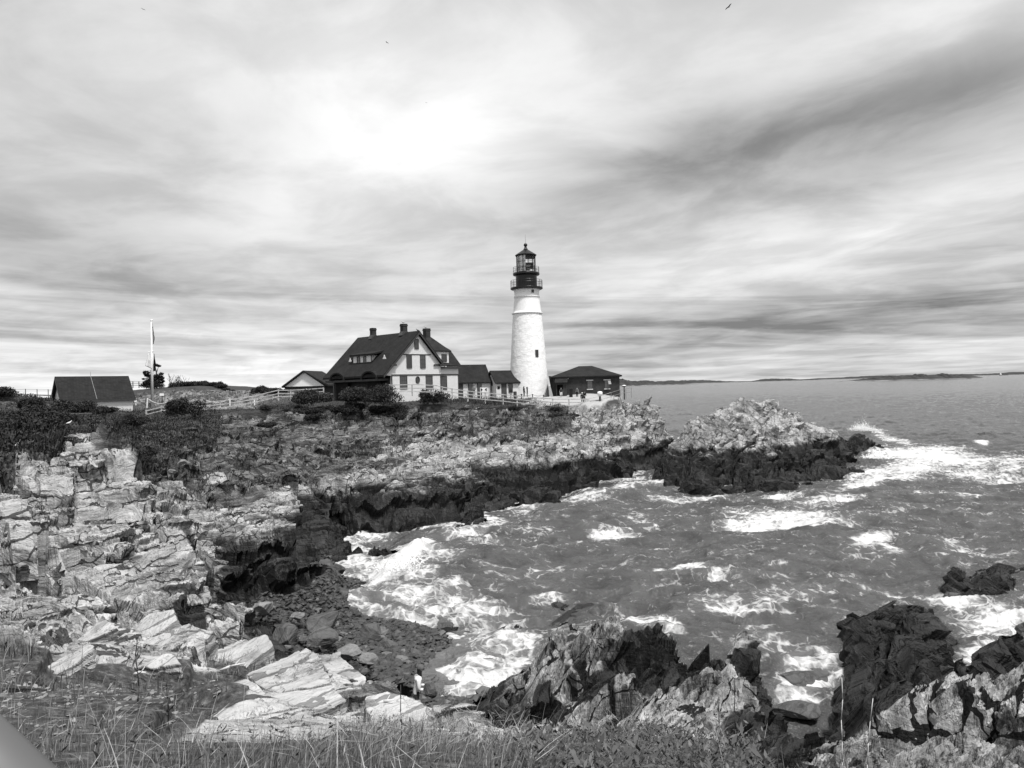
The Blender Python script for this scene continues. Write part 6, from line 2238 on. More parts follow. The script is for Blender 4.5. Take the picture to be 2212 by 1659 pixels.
def twigs(base, tips, r0=0.05, seed=0):
    m = MB()
    rr = random.Random(seed)
    b = Vector(base)
    for t in tips:
        t = Vector(t)
        mid = b.lerp(t, .5) + Vector((rr.uniform(-.1, .1), rr.uniform(-.1, .1), rr.uniform(0, .15))) * (t - b).length
        m.tube(b, mid, r0, r0 * .6, 6)
        m.tube(mid, t, r0 * .6, r0 * .2, 5)
    return m


def make_bush(name, label, lobes, n, size, material, seed, group=None, loc=(0, 0, 0), cat='shrub', tips=None, r0=0.05):
    o = empty(name, loc, 0, label, cat, group)
    V, F, t = crown(lobes, n, size, 0.5, seed)
    link('foliage', np_mesh('foliage', V, F, {'tone': t}), material, o)
    tips = tips or [tuple(np.array(c) + np.array([0, 0, r[2] * .5])) for c, r in lobes]
    twigs((0, 0, -.3), tips, r0, seed).build('stem', WOOD, o)
    return o


# prototypes of the slope bushes, copied where the photograph shows them
PROTO = []
for i in range(5):
    r = random.Random(50 + i)
    lobes = [((r.uniform(-.55, .55), r.uniform(-.45, .45), r.uniform(.25, .6)), (r.uniform(.35, .6), r.uniform(.35, .6), r.uniform(.28, .5))) for _ in range(6)]
    PROTO.append(lobes)
G1 = 'dark shrubs on the bank below the white shed'
G2 = 'dark shrubs along the slope in front of the house'
G3 = 'low shrubs on the skyline beyond the lawn'
protos = {}


def bush_at(px, d, w, group, label, kind=None, lift=0.0, hs=1.0):
    th = math.atan((px - 1106) / FW)
    x, y = d * math.tan(th), d
    z = gz(x, y) - 0.05 + lift
    kind = rnd.randrange(5) if kind is None else kind
    k = (group, kind)
    if k not in protos:
        o = make_bush('shrub', label, PROTO[kind], 4200, 0.06, BUSH, 60 + kind, group)
        protos[k] = o
    else:
        o = copy_tree(protos[k])
    o.location = (x, y, z)
    s = w / 1.7
    o.scale = (s, s, s * hs)
    o.rotation_euler = (0, 0, rnd.uniform(0, 6.28))
    return o


L1 = 'one of the dense dark shrubs massed on the bank below the white shed'
L2 = 'one of the dark shrubs on the rough slope below the big house'
L3 = 'one of the low dark shrubs on the skyline beyond the lawn'
r = random.Random(4)
for i in range(64):
    px, d = r.uniform(-90, 330), r.choice((46, 52, 58, 64, 70, 76, 82, 88)) + r.uniform(-3, 3)
    if px > 200 and d > 80:
        d -= 12
    if px < 110 and d < 46:
        continue
    if 150 < px < 300 and d > 52:
        continue
    k_ = 1.0 if px < 120 else .6
    bush_at(px, d, r.uniform(2.0, 3.6) * k_, G1, L1, hs=r.uniform(.4, .7))
for i in range(12):
    bush_at(r.uniform(-60, 112), r.uniform(36, 45), r.uniform(1.2, 2.0), G1, L1, hs=r.uniform(.5, .8))
for i in range(7):
    bush_at(r.uniform(270, 345), r.uniform(66, 84), r.uniform(1.0, 1.8), G1, L1, hs=r.uniform(.6, .9))
for i in range(40):
    px = r.uniform(640, 950)
    bush_at(px, 99.5 - abs(px - 800) * .01 + r.uniform(-3.5, 1.8), r.uniform(1.4, 2.8), G2, L2, hs=r.uniform(.45, .75) * (1.25 if 690 < px < 860 else .8))
for i in range(26):
    px = r.uniform(950, 1250)
    bush_at(px, r.uniform(97, 103), r.uniform(1.0, 2.0), G2, L2, hs=r.uniform(.4, .7))
for i in range(16):
    bush_at(r.uniform(560, 700), r.uniform(88, 101), r.uniform(1.2, 2.4), G2, L2, hs=r.uniform(.4, .75))
for i in range(22):
    px = (398 + i * 7 if i < 14 else 500 + (i - 14) * 18) + r.uniform(-4, 4)
    bush_at(px, r.uniform(133, 139) if px < 480 else r.uniform(126, 135), r.uniform(1.4, 2.6) * (1 if px < 500 else .6), G3, L3, hs=r.uniform(.5, .9))


def big_bush(px0, px1, py0, py1, d, label, n=5200, material=None, seed=1, size=0.11, name='shrub'):
    """one particular bush, filling the given photo box at distance d"""
    c = at_d((px0 + px1) / 2, py1, d)
    w = (px1 - px0) / FW * d
    h = (py1 - py0) / FW * d
    r = random.Random(seed)
    lobes = []
    for i in range(9):
        x = r.uniform(-.36, .36)
        lobes.append(((x * w, r.uniform(-.3, .3) * w * .7, h * r.uniform(.12, .62) * (1 - abs(x) * .7)), (w * r.uniform(.16, .26), w * r.uniform(.16, .24), h * r.uniform(.2, .32))))
    return make_bush(name, label, lobes, n, size, material or BUSH, seed, None, tuple(c))


big_bush(355, 432, 851, 893, 92, 'round dark bush standing in front of the lawn fence', seed=11)
big_bush(630, 716, 830, 868, 98, 'wide dark bush hiding the foot of the white gable', seed=12, n=6500)
big_bush(728, 860, 820, 872, 97, 'broad dark bush screening the porch of the big house', seed=13, n=9000)
big_bush(905, 968, 829, 868, 104, 'leafy bush under the round window end of the house front', seed=14, n=3600)
big_bush(545, 580, 829, 850, 128, 'rounded dark bush on the skyline just left of the white gable', seed=15, n=2600)
big_bush(570, 628, 834, 850, 127, 'long low dark bush on the skyline touching the white gable', seed=25, n=2600)
big_bush(362, 405, 816, 842, 133, 'dark bush topped with bare twigs on the skyline right of the flagpole', seed=16, n=3000)
big_bush(300, 355, 820, 838, 134, 'dark low thicket at the foot of the windswept pine', seed=17, n=3000, material=PINE)
big_bush(3, 16, 831, 848, 96, 'little dark bush standing alone on the hump at far left', seed=18, n=1200, material=PINE)
big_bush(196, 250, 874, 893, 88, 'rambling dark bush climbing the front wall of the white shed', seed=19, n=3000)
big_bush(120, 200, 852, 892, 88, 'tall dark bramble against the near corner of the white shed', seed=20, n=6000)

# bare twigs of the skyline bush
tw = MB()
r = random.Random(9)
c = at_d(383, 830, 133)
for i in range(26):
    a = r.uniform(-1, 1)
    t0 = Vector((r.uniform(-1.2, 1.2), r.uniform(-.6, .6), 0))
    t1 = t0 + Vector((a * 1.0, r.uniform(-.4, .4), r.uniform(.8, 2.0)))
    tw.tube(t0, t1, .035, .012, 5)
    for j in range(3):
        f = r.uniform(.4, .9)
        q = t0.lerp(t1, f)
        tw.tube(q, q + Vector((r.uniform(-.4, .4), r.uniform(-.2, .2), r.uniform(.1, .5))), .018, .008, 4)
o = tw.build('bare_shrub', WOOD, None, False, tuple(c))
tag(o, 'leafless twiggy shrub against the sky right of the windswept pine', 'shrub')

# the windswept pine behind the flagpole
c = at_d(*W5(345, 735), 135)
kpx = 0.2083 * 135 / FW
pine = empty('pine_tree', c, 0, 'dark windswept pine with a ragged crown behind the flagpole', 'tree')


def pp(cx, cy, y=0):
    return Vector(((cx - 345) * kpx, y, (735 - cy) * kpx))


tk = MB()
tk.tube(pp(345, 745), pp(352, 660), .22, .16, 8).tube(pp(352, 660), pp(362, 600), .16, .11, 8).tube(pp(362, 600), pp(350, 525), .11, .05, 6)
for a, b in (((350, 680), (290, 620)), ((352, 660), (400, 610)), ((362, 600), (385, 535)), ((300, 630), (240, 660)), ((345, 700), (420, 660)), ((290, 620), (262, 585))):
    tk.tube(pp(*a), pp(*b), .09, .03, 6)
tk.build('trunk', WOOD, pine)
lob = []
for cx, cy, rx, rz in ((350, 520, 26, 14), (372, 530, 18, 10), (335, 560, 16, 24), (275, 600, 34, 22), (255, 625, 26, 14), (232, 662, 14, 7), (300, 640, 26, 22), (390, 612, 24, 14), (360, 640, 34, 26), (395, 655, 34, 24), (330, 690, 60, 34), (420, 690, 34, 26), (270, 700, 40, 24), (445, 660, 14, 8)):
    p = pp(cx, cy, rnd.uniform(-.8, .8))
    lob.append((tuple(p), (rx * kpx, max(.5, rx * kpx * .8), rz * kpx)))
V, F, t = crown(lob, 6500, 0.13, 0.35, 5)
link('crown', np_mesh('crown', V, F, {'tone': t}), PINE, pine)


# ------------------------------------------------------------------ scatter over zones of the shore
def zone_points(mask, n, gen):
    """random spots of the shore net, weighted to even cover of the view"""
    idx = np.argwhere(mask > 0.5)
    if not len(idx):
        return np.zeros((0, 3))
    q = idx[gen.integers(0, len(idx), n)]
    fi = q + gen.uniform(-.5, .5, q.shape)
    l = np.interp(fi[:, 0], np.arange(ND), ld)
    t = TH0 + fi[:, 1] / (NTH - 1) * (TH1 - TH0)
    d = np.exp(l)
    x, y = d * np.sin(t), d * np.cos(t)
    return np.stack([x, y, ground(x, y)], -1)


def blades(P, hmin, hmax, wid, gen, bend=0.5, seg=3, tone=None, wind=(0.25, -0.05)):
    """grass blades: curved tapering strips"""
    n = len(P)
    h = gen.uniform(hmin, hmax, n) if np.isscalar(hmin) else hmin + (hmax - hmin) * gen.uniform(0, 1, n) ** 1.5
    h = h * np.clip(0.75 + 1.1 * fbm(P[:, 0] * 1.7, P[:, 1] * 1.7, 3, 5), 0.3, 1.5)
    a = gen.uniform(0, 2 * np.pi, n)
    lean = np.stack([np.cos(a), np.sin(a), 0 * a], -1) * gen.uniform(0.05, bend, (n, 1)) + np.array([wind[0], wind[1], 0]) * gen.uniform(.3, 1, (n, 1))
    side = np.stack([-np.sin(a), np.cos(a), 0 * a], -1)
    V = np.empty((n, seg + 1, 2, 3))
    for i in range(seg + 1):
        t = i / seg
        c = P + h[:, None] * (np.array([0, 0, 1]) * (t - 0.32 * t * t * np.linalg.norm(lean, axis=1, keepdims=True)) + lean * t ** 1.9)
        w = wid * (1 - t * 0.85) * (0.6 + 0.8 * h / h.max())
        V[:, i, 0] = c - side * w[:, None]
        V[:, i, 1] = c + side * w[:, None]
    b = np.arange(n)[:, None] * (seg + 1) * 2
    i = np.arange(seg)[None] * 2
    F = np.stack([b + i, b + i + 1, b + i + 3, b + i + 2], -1).reshape(-1, 4)
    tn = np.clip(gen.normal(0.4, 0.28, n), 0, 1) if tone is None else tone
    return V.reshape(-1, 3), F, np.repeat(tn, (seg + 1) * 2)


def merge(parts):
    V, F, T, k = [], [], [], 0
    for v, f, t in parts:
        V.append(v)
        F.append(f + k)
        T.append(t)
        k += len(v)
    return np.concatenate(V), np.concatenate(F), np.concatenate(T)


def stuff(name, parts, material):
    V, F, T = merge(parts)
    o = link(name, np_mesh(name, V, F, {'tone': T}), material)
    return tag(o, kind='stuff')


# rough turf and brambles between the shrubs
PXF, PYF = project(GX2, GY2, GZ2)
veg = M['veg'] * (DD > 34) * (DD < 125) * (PXF > -150)
P = zone_points(veg, 60000, nr)
d_ = np.hypot(P[:, 0], P[:, 1])
pt = []
v, f, t = blades(P[:34000], 0.2, 0.62, 0.035, nr, 0.7, 2)
pt.append((v, f, t))
Q = P[34000:] + np.array([0, 0, 1]) * nr.uniform(0, .45, (26000, 1))
A = unit(nr.normal(size=Q.shape) + np.array([0, 0, .6]))
pt.append(quads(Q, A * nr.uniform(.06, .14, (len(Q), 1)), unit(np.cross(A, nr.normal(size=Q.shape))) * .05, np.clip(nr.normal(.4, .3, len(Q)), 0, 1)))
stuff('undergrowth', pt, HERB)
# mown lawn edge: short grass on the station green
lawn = plateau * (PXF < 1180) * (DD < 124) * (1 - M['paved'])
P = zone_points(lawn, 22000, nr)
stuff('grass', [blades(P, 0.05, 0.16, 0.03, nr, 0.5, 2)], leaf_mat('mown_grass', 0.02, 0.07))

# foreground: tall dry grass on the bank
fg = (DD < 13.5) & (GZ2 > 4.5)


def fg_zone(poly):
    return fg & inpoly(PXF, PYF, poly)


tall = fg_zone([(-700, 1640), (-100, 1590), (120, 1575), (300, 1590), (480, 1612), (640, 1590), (820, 1560), (960, 1585), (1120, 1600), (1180, 1640), (1200, 2600), (-2500, 2600)])
mid = fg_zone([(-700, 1560), (0, 1520), (160, 1530), (330, 1560), (420, 1590), (640, 1600), (820, 1540), (950, 1560), (1120, 1590), (1190, 1650), (1200, 1900), (-900, 1900)])
spar = fg_zone([(-700, 1400), (60, 1400), (330, 1410), (540, 1440), (500, 1490), (360, 1560), (300, 1600), (-700, 1600)])
right = fg_zone([(1120, 1600), (1260, 1590), (1500, 1608), (1640, 1622), (1720, 1668), (2000, 1760), (2300, 2000), (2300, 2600), (1120, 2600)])
parts = []
P = zone_points(tall, 11000, nr)
parts.append(blades(P, 0.10, 0.32, 0.0026, nr, 0.6, 5, np.clip(nr.normal(.33, .2, len(P)), 0, 1)))
P = zone_points(mid, 2600, nr)
parts.append(blades(P, 0.10, 0.34, 0.003, nr, 0.7, 5, np.clip(nr.normal(.42, .25, len(P)), 0, 1)))
P = zone_points(mid, 190, nr)
parts.append(blades(P, 0.3, 0.7, 0.003, nr, 0.5, 6, np.clip(nr.normal(.8, .2, len(P)), 0, 1)))
P = zone_points(spar, 650, nr)
parts.append(blades(P, 0.08, 0.42, 0.006, nr, 0.6, 4, np.clip(nr.normal(.35, .25, len(P)), 0, 1)))
hol = inpoly(PXF, PYF, [(440, 1405), (560, 1400), (620, 1425), (560, 1460), (440, 1470)]) & (DD < 20)
P = zone_points(hol, 500, nr)
parts.append(blades(P, 0.1, 0.35, 0.008, nr, 0.8, 4, np.clip(nr.normal(.2, .2, len(P)), 0, 1)))
hol = inpoly(PXF, PYF, [(-200, 1370), (80, 1380), (120, 1420), (-200, 1440)]) & (DD < 20)
P = zone_points(hol, 400, nr)
parts.append(blades(P, 0.1, 0.35, 0.008, nr, 0.8, 4, np.clip(nr.normal(.2, .2, len(P)), 0, 1)))
P = zone_points(right, 1300, nr)
parts.append(blades(P, 0.12, 0.45, 0.004, nr, 0.5, 5, np.clip(nr.normal(.25, .2, len(P)), 0, 1)))
P = zone_points(tall, 420, nr)
parts.append(blades(P, 0.18, 0.42, 0.0045, nr, 1.3, 7, np.clip(nr.normal(.95, .15, len(P)), 0, 1)))
P = zone_points(right, 260, nr)
parts.append(blades(P, 0.18, 0.5, 0.0035, nr, 0.9, 6, np.clip(nr.normal(.9, .15, len(P)), 0, 1)))
# fallen dead straw
P = zone_points(tall, 800, nr)
A = unit(np.stack([nr.normal(size=len(P)), nr.normal(size=len(P)), nr.normal(size=len(P)) * .25], -1))
parts.append(quads(P + np.array([0, 0, .12]) + np.array([0, 0, .25]) * nr.uniform(0, 1, (len(P), 1)), A * nr.uniform(.04, .13, (len(P), 1)), unit(np.cross(A, np.array([0., 0, 1]))) * .0022, np.clip(nr.normal(.6, .2, len(P)), 0, 1)))
stuff('grass', parts, GRASS)

# broad-leaved ground cover at bottom right of the bank
P = zone_points(right, 5200, nr)
P = P[fbm(P[:, 0] * 1.6, P[:, 1] * 1.6, 3, 8) + nr.uniform(-.25, .25, len(P)) > -.02]
parts = []
for i in range(11):
    Q = P + np.array([0, 0, 1]) * (0.03 + 0.020 * i) * nr.uniform(.6, 1.2, (len(P), 1)) + nr.normal(size=P.shape) * .03
    a = nr.uniform(0, 2 * np.pi, len(P))
    A = unit(np.stack([np.cos(a), np.sin(a), nr.uniform(.1, 1.3, len(P))], -1))
    s = .009 + .024 * nr.uniform(0, 1, (len(P), 1)) ** 1.8 * np.clip(1 + 1.2 * fbm(P[:, :1] * 2.3, P[:, 1:2] * 2.3, 2, 18), .4, 1.7)
    parts.append(quads(Q + A * s, A * s, unit(np.cross(A, np.array([0., 0, 1]) + nr.normal(size=P.shape) * .3)) * s * .38, np.clip(nr.normal(.4, .3, len(P)), 0, 1)))
P2 = zone_points(tall, 420, nr)
for i in range(8):
    Q = P2 + np.array([0, 0, 1]) * (0.03 + 0.022 * i)
    a = nr.uniform(0, 2 * np.pi, len(P2))
    A = unit(np.stack([np.cos(a), np.sin(a), nr.uniform(.1, 1.2, len(P2))], -1))
    s = nr.uniform(.015, .035, (len(P2), 1))
    parts.append(quads(Q + A * s, A * s, unit(np.cross(A, np.array([0., 0, 1]) + nr.normal(size=P2.shape) * .3)) * s * .3, np.clip(nr.normal(.3, .25, len(P2)), 0, 1)))
stuff('undergrowth', parts, BROAD)


def weed(px, py, d, hpx, label, leaves=18, lsize=.07, dark=None, lean=0.0, dry=False):
    """one tall weed: stem, side leaves"""
    b = at_d(px, py, d)
    g = gz(b.x, b.y)
    h = hpx / FW * d + max(0, b.z - g)
    o = empty('tall_weed', (b.x, b.y, g), 0, label, 'weed')
    r = random.Random(int(px * 7 + py))
    m = MB()
    pts = [Vector((lean * t * t * h + r.uniform(-.01, .01), r.uniform(-.01, .01), h * t)) for t in np.linspace(0, 1, 6)]
    for a, c in zip(pts[:-1], pts[1:]):
        m.tube(a, c, .006, .004, 5)
    m.build('stem', dark or WOOD, o, True)
    n = leaves
    tt = np.array([r.uniform(.25, 1) for _ in range(n)])
    P = np.array([[lean * t * t * h, 0, h * t] for t in tt])
    a = np.array([r.uniform(0, 6.28) for _ in range(n)])
    A = unit(np.stack([np.cos(a), np.sin(a), np.array([r.uniform(-.2, .9) for _ in range(n)])], -1))
    s = lsize * (1.2 - tt)[:, None] * np.array([[r.uniform(.6, 1.2)] for _ in range(n)])
    V, F, t = quads(P + A * s, A * s, unit(np.cross(A, np.array([0., 0, 1]))) * s * .26, np.array([r.uniform(0, .7) for _ in range(n)]))
    link('leaves', np_mesh('leaves', V, F, {'tone': t}), BROAD if not dry else HERB, o)
    return o


weed(300, 1600, 7.2, 165, 'dark leafy weed standing tallest at left of the pale slab', 26, .09)
weed(365, 1590, 7.6, 120, 'leafy weed with forked pale stem beside the big pale slab', 22, .085)
weed(1590, 1640, 8.0, 175, 'slender dark weed with seed heads against the middle crag', 30, .035, dry=True)
weed(1555, 1630, 8.2, 120, 'shorter dark seedy weed left of the slender one', 22, .035, dry=True)
weed(1870, 1640, 8.6, 130, 'thin bare forked stalk before the dark crag face', 5, .03, BLEACH, .08, dry=True)
weed(1820, 1640, 8.4, 175, 'single straight tall stalk in front of the gully', 4, .04, BLEACH, .02, dry=True)
weed(868, 1600, 8.4, 120, 'dark upright tuft stalk in front of the pale rock rim', 14, .05, dry=True)

# ------------------------------------------------------------------ loose stone
PEB = plain('wet_pebble', 0.05, 0.5, 0.5, 3, 0.3, 0.25)
SLATE = plain('slate_chip', 0.2, 0.8, 0.5, 5, 0.4, 0.2)


def stones(P, smin, smax, flat, gen, powr=2.0):
    ico = bmesh.new()
    bmesh.ops.create_icosphere(ico, subdivisions=1, radius=1)
    bv = np.array([v.co for v in ico.verts])
    bf = np.array([[v.index for v in f.verts] for f in ico.faces])
    ico.free()
    n = len(P)
    s = smin + (smax - smin) * gen.uniform(0, 1, n) ** powr
    sc = np.stack([s * gen.uniform(.7, 1.4, n), s * gen.uniform(.6, 1.0, n), s * flat * gen.uniform(.6, 1.3, n)], -1)
    a = gen.uniform(0, 2 * np.pi, n)
    tx = gen.normal(0, .25, n)
    V = bv[None] * (1 + 0.27 * gen.normal(size=(n, len(bv), 1))) * sc[:, None]
    V[:, :, 2] += V[:, :, 0] * tx[:, None]
    x = V[:, :, 0] * np.cos(a)[:, None] - V[:, :, 1] * np.sin(a)[:, None]
    y = V[:, :, 0] * np.sin(a)[:, None] + V[:, :, 1] * np.cos(a)[:, None]
    V = np.stack([x, y, V[:, :, 2]], -1) + P[:, None]
    F = (bf[None] + (np.arange(n) * len(bv))[:, None, None]).reshape(-1, 3)
    return V.reshape(-1, 3), F


P = zone_points(M['beach'] * (GZ2 > -.1), 11000, nr)
V, F = stones(P + np.array([0, 0, .02]), .04, .2, .5, nr, 2.6)
tag(link('pebbles', np_mesh('pebbles', V, F), PEB), kind='stuff')
P = zone_points(M['beach'] * (GZ2 > .1), 110, nr)
V, F = stones(P + np.array([0, 0, .04]), .08, .3, .55, nr, 1.6)
tag(link('pebbles', np_mesh('pebbles', V, F), plain('dry_pebble', 0.12, 0.8, 0.4, 3, 0.3)), kind='stuff')
dz = fg & inpoly(PXF, PYF, [(-400, 1400), (60, 1398), (330, 1412), (530, 1440), (480, 1500), (340, 1580), (0, 1600), (-400, 1600)])
P = zone_points(dz, 1500, nr)
V, F = stones(P + np.array([0, 0, .004]), .006, .05, .3, nr, 3.2)
tag(link('slate_rubble', np_mesh('slate_rubble', V, F), SLATE), kind='stuff')


def boulder(px, py, wpx, z, label, material, seed, flat=.62, cuts=11, d=None, group=None, name='boulder', deep=.85):
    """a broken boulder: sphere cut by random planes, then roughened"""
    p = at_d(px, py, d) if d else at_z(px, py, z)
    r = np.random.default_rng(seed)
    s = wpx / FW * p.y * 1.1
    bm = bmesh.new()
    bmesh.ops.create_icosphere(bm, subdivisions=5, radius=1)
    V = np.array([v.co for v in bm.verts])
    F = np.array([[v.index for v in f.verts] for f in bm.faces])
    bm.free()
    N = unit(r.normal(size=(cuts, 3)))
    off = r.uniform(.55, .95, cuts)
    dd = V @ N.T
    rad = np.min(np.where(dd > .05, off[None] / np.maximum(dd, .05), 1.3), axis=1)
    rad = np.minimum(rad, 1.15)
    V = V * rad[:, None] * np.array([1, deep, flat])
    n3 = fbm(V[:, 0] * 3 + V[:, 2] * 2 + seed, V[:, 1] * 3 + V[:, 2] * 5, 4, seed)
    V = V * (1 + .07 * n3)[:, None]
    a = r.uniform(-.3, .3) if name == 'sea_rock' else r.uniform(0, 6.28)
    V = np.stack([V[:, 0] * math.cos(a) - V[:, 1] * math.sin(a), V[:, 0] * math.sin(a) + V[:, 1] * math.cos(a), V[:, 2]], -1) * s
    g = gz(p.x, p.y)
    o = link(name, np_mesh(name, V, F), material, None, (p.x, p.y, max(p.z - .15 * s * flat, g + .3 * s * flat) if d is None else p.z))
    return tag(o, label, 'boulder', group)


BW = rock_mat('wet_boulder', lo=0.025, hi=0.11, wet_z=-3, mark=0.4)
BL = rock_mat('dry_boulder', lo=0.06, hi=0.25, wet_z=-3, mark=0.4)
for i, (px, py, w, z, l, m_) in enumerate([
    (701, 1342, 36, 1.1, 'dark angular boulder half way up the shingle', BW), (800, 1367, 32, .8, 'black rounded boulder in the middle of the shingle', BW), (960, 1351, 17, .25, 'black square block at the very edge of the foam', BW),
    (850, 1278, 26, .0, 'dark boulder washed by foam farthest out from the beach', BW), (818, 1298, 22, .1, 'low dark boulder in the wash just below the outermost one', BW), (736, 1289, 22, .7, 'tilted flat-faced boulder where shingle meets foam', BW),
    (731, 1228, 16, .8, 'small pointed dark boulder on the ledge at the back of the beach', BW), (684, 1383, 40, 1.4, 'biggest dark boulder below the pale slabs', BW), (837, 1391, 20, .6, 'smooth grey boulder right of the black rounded one', BW),
    (750, 1412, 26, 1.0, 'flat grey boulder close under the pale slab tip', BL), (793, 1432, 20, .9, 'flat triangular grey stone low on the shingle', BL), (897, 1412, 15, .5, 'small dark boulder above the head of the lone person', BW),
    (897, 1357, 13, .3, 'small dark boulder near the foam between two blocks', BW), (647, 1330, 15, 1.5, 'pale square-cut stone lying on the dark shingle', BL), (666, 1287, 20, 1.4, 'grey low boulder at the top of the shingle under the ledge', BW),
    (700, 1222, 26, 1.0, 'long grey ledge stone at the back corner of the cove', BW), (484, 1328, 34, 2.4, 'rounded pale boulder under the overhang at the beach head', BL), (560, 1312, 24, 2.0, 'grey boulder leaning on the rocks at the beach head', BL), (612, 1392, 30, 1.7, 'dark rounded boulder tucked behind the slabs', BW)]):
    boulder(px, py, w, z, l, m_, 700 + i)
for px, py, w, z, d, fl, l in ((1722, 1398, 56, None, 28.3, .34, 'flat-topped black rock alone in foam between two dark crags'), (1712, 1440, 48, None, 25.6, .2, 'low slanting grey-black ledge lapped by foam below the lone flat rock'),
                               (2055, 1297, 17, None, 38.5, .5, 'smallest dark stone showing above foam near the low reef'), (2133, 962, 20, None, 140, .3, 'tiny far rock breaking a white crest out to sea')):
    o = boulder(px, py, w, z, l, BW, 780 + int(w), fl, 12, d, None, 'sea_rock', .8)
    o.location.z = 0.02
boulder(927, 1493, 17, 1.0, 'dark round boulder beside the lone person', BW, 760, .8, d=20.5)
boulder(372, 1018, 9, 6.6, 'pale loose boulder lying on the dark turf of the gully', BL, 761)
boulder(396, 998, 13, 6.75, 'flat pale block beside the gully turf', BL, 762, .4)


# tilted slabs standing out of the bank
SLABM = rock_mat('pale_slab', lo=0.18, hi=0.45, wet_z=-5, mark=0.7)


def slab(poly, d, n, thick, label, seed, group=None):
    n = Vector(n).normalized()
    cx = sum(p[0] for p in poly) / len(poly)
    cy = sum(p[1] for p in poly) / len(poly)
    c = at_d(cx, cy, d)
    a = Vector((STRIKE.x, STRIKE.y, 0))
    a = (a - n * a.dot(n)).normalized()
    b = n.cross(a)
    pts = []
    for p in poly:
        q = on_plane(p[0], p[1], c, n) - c
        pts.append((q.dot(a), q.dot(b)))
    A = np.array(pts)
    lo, hi = A.min(0) - .05, A.max(0) + .05
    st = max(.012, (hi - lo).max() / 230)
    gx, gy = np.meshgrid(np.arange(lo[0], hi[0], st), np.arange(lo[1], hi[1], st), indexing='ij')
    jx = gx + .10 * fbm(gx * 1.6, gy * 1.6, 4, seed)
    jy = gy + .10 * fbm(gx * 1.6 + 9, gy * 1.6, 4, seed + 1)
    ins = inpoly(jx, jy, pts)
    dist = np.zeros(gx.shape)
    e = ins.astype(float)
    for _ in range(6):
        e = soft(e, 1) * ins
    # split surfaces: thin laminae broken along the grain
    z, ov = rock_detail(gx * STRK[0] + gy * STRK[1] + seed * 3.1, gx * STRK[1] - gy * STRK[0], np.zeros(gx.shape), np.full(gx.shape, st * 1.3), seed, 0.16)
    z = np.clip(z, -.2, .22) * .55 + .03 * fbm(gx * 3, gy * 8, 4, seed) - .06 * (1 - np.clip(e * 1.6, 0, 1))
    nx, ny = gx.shape
    top = np.stack([gx, gy, z], -1).reshape(-1, 3)
    F = grid_faces(nx, ny)
    F = F[ins.ravel()[F].all(1)]
    # walls down from the broken edge
    ed = np.concatenate([F[:, [0, 1]], F[:, [1, 2]], F[:, [2, 3]], F[:, [3, 0]]])
    key = np.sort(ed, 1)
    _, inv, cnt = np.unique(key[:, 0] * (nx * ny) + key[:, 1], return_inverse=True, return_counts=True)
    be = ed[cnt[inv] == 1]
    N0 = len(top)
    parts_v = [top]
    parts_f = [F]
    prev = 0
    for lv in range(1, 5):
        low = top.copy()
        low[:, 2] -= thick * lv / 4
        sh_ = .03 * fbm(top[:, 0] * 3 + lv * 5, top[:, 1] * 3, 3, seed + lv) + (.02 if lv % 2 else -.03)
        low[:, 0] += sh_
        low[:, 1] += sh_ * .6
        parts_v.append(low)
        o_ = N0 * lv
        parts_f.append(np.stack([be[:, 1] + o_ - N0, be[:, 0] + o_ - N0, be[:, 0] + o_, be[:, 1] + o_], -1))
    V = np.concatenate(parts_v)
    F = np.concatenate(parts_f)
    V, F, _ = compact(V, F, {})
    Wv = V[:, :1] * np.array(a) + V[:, 1:2] * np.array(b) + V[:, 2:] * np.array(n)
    o = link('rock_slab', np_mesh('rock_slab', Wv, F), SLABM, None, tuple(c))
    return tag(o, label, 'slab', group)


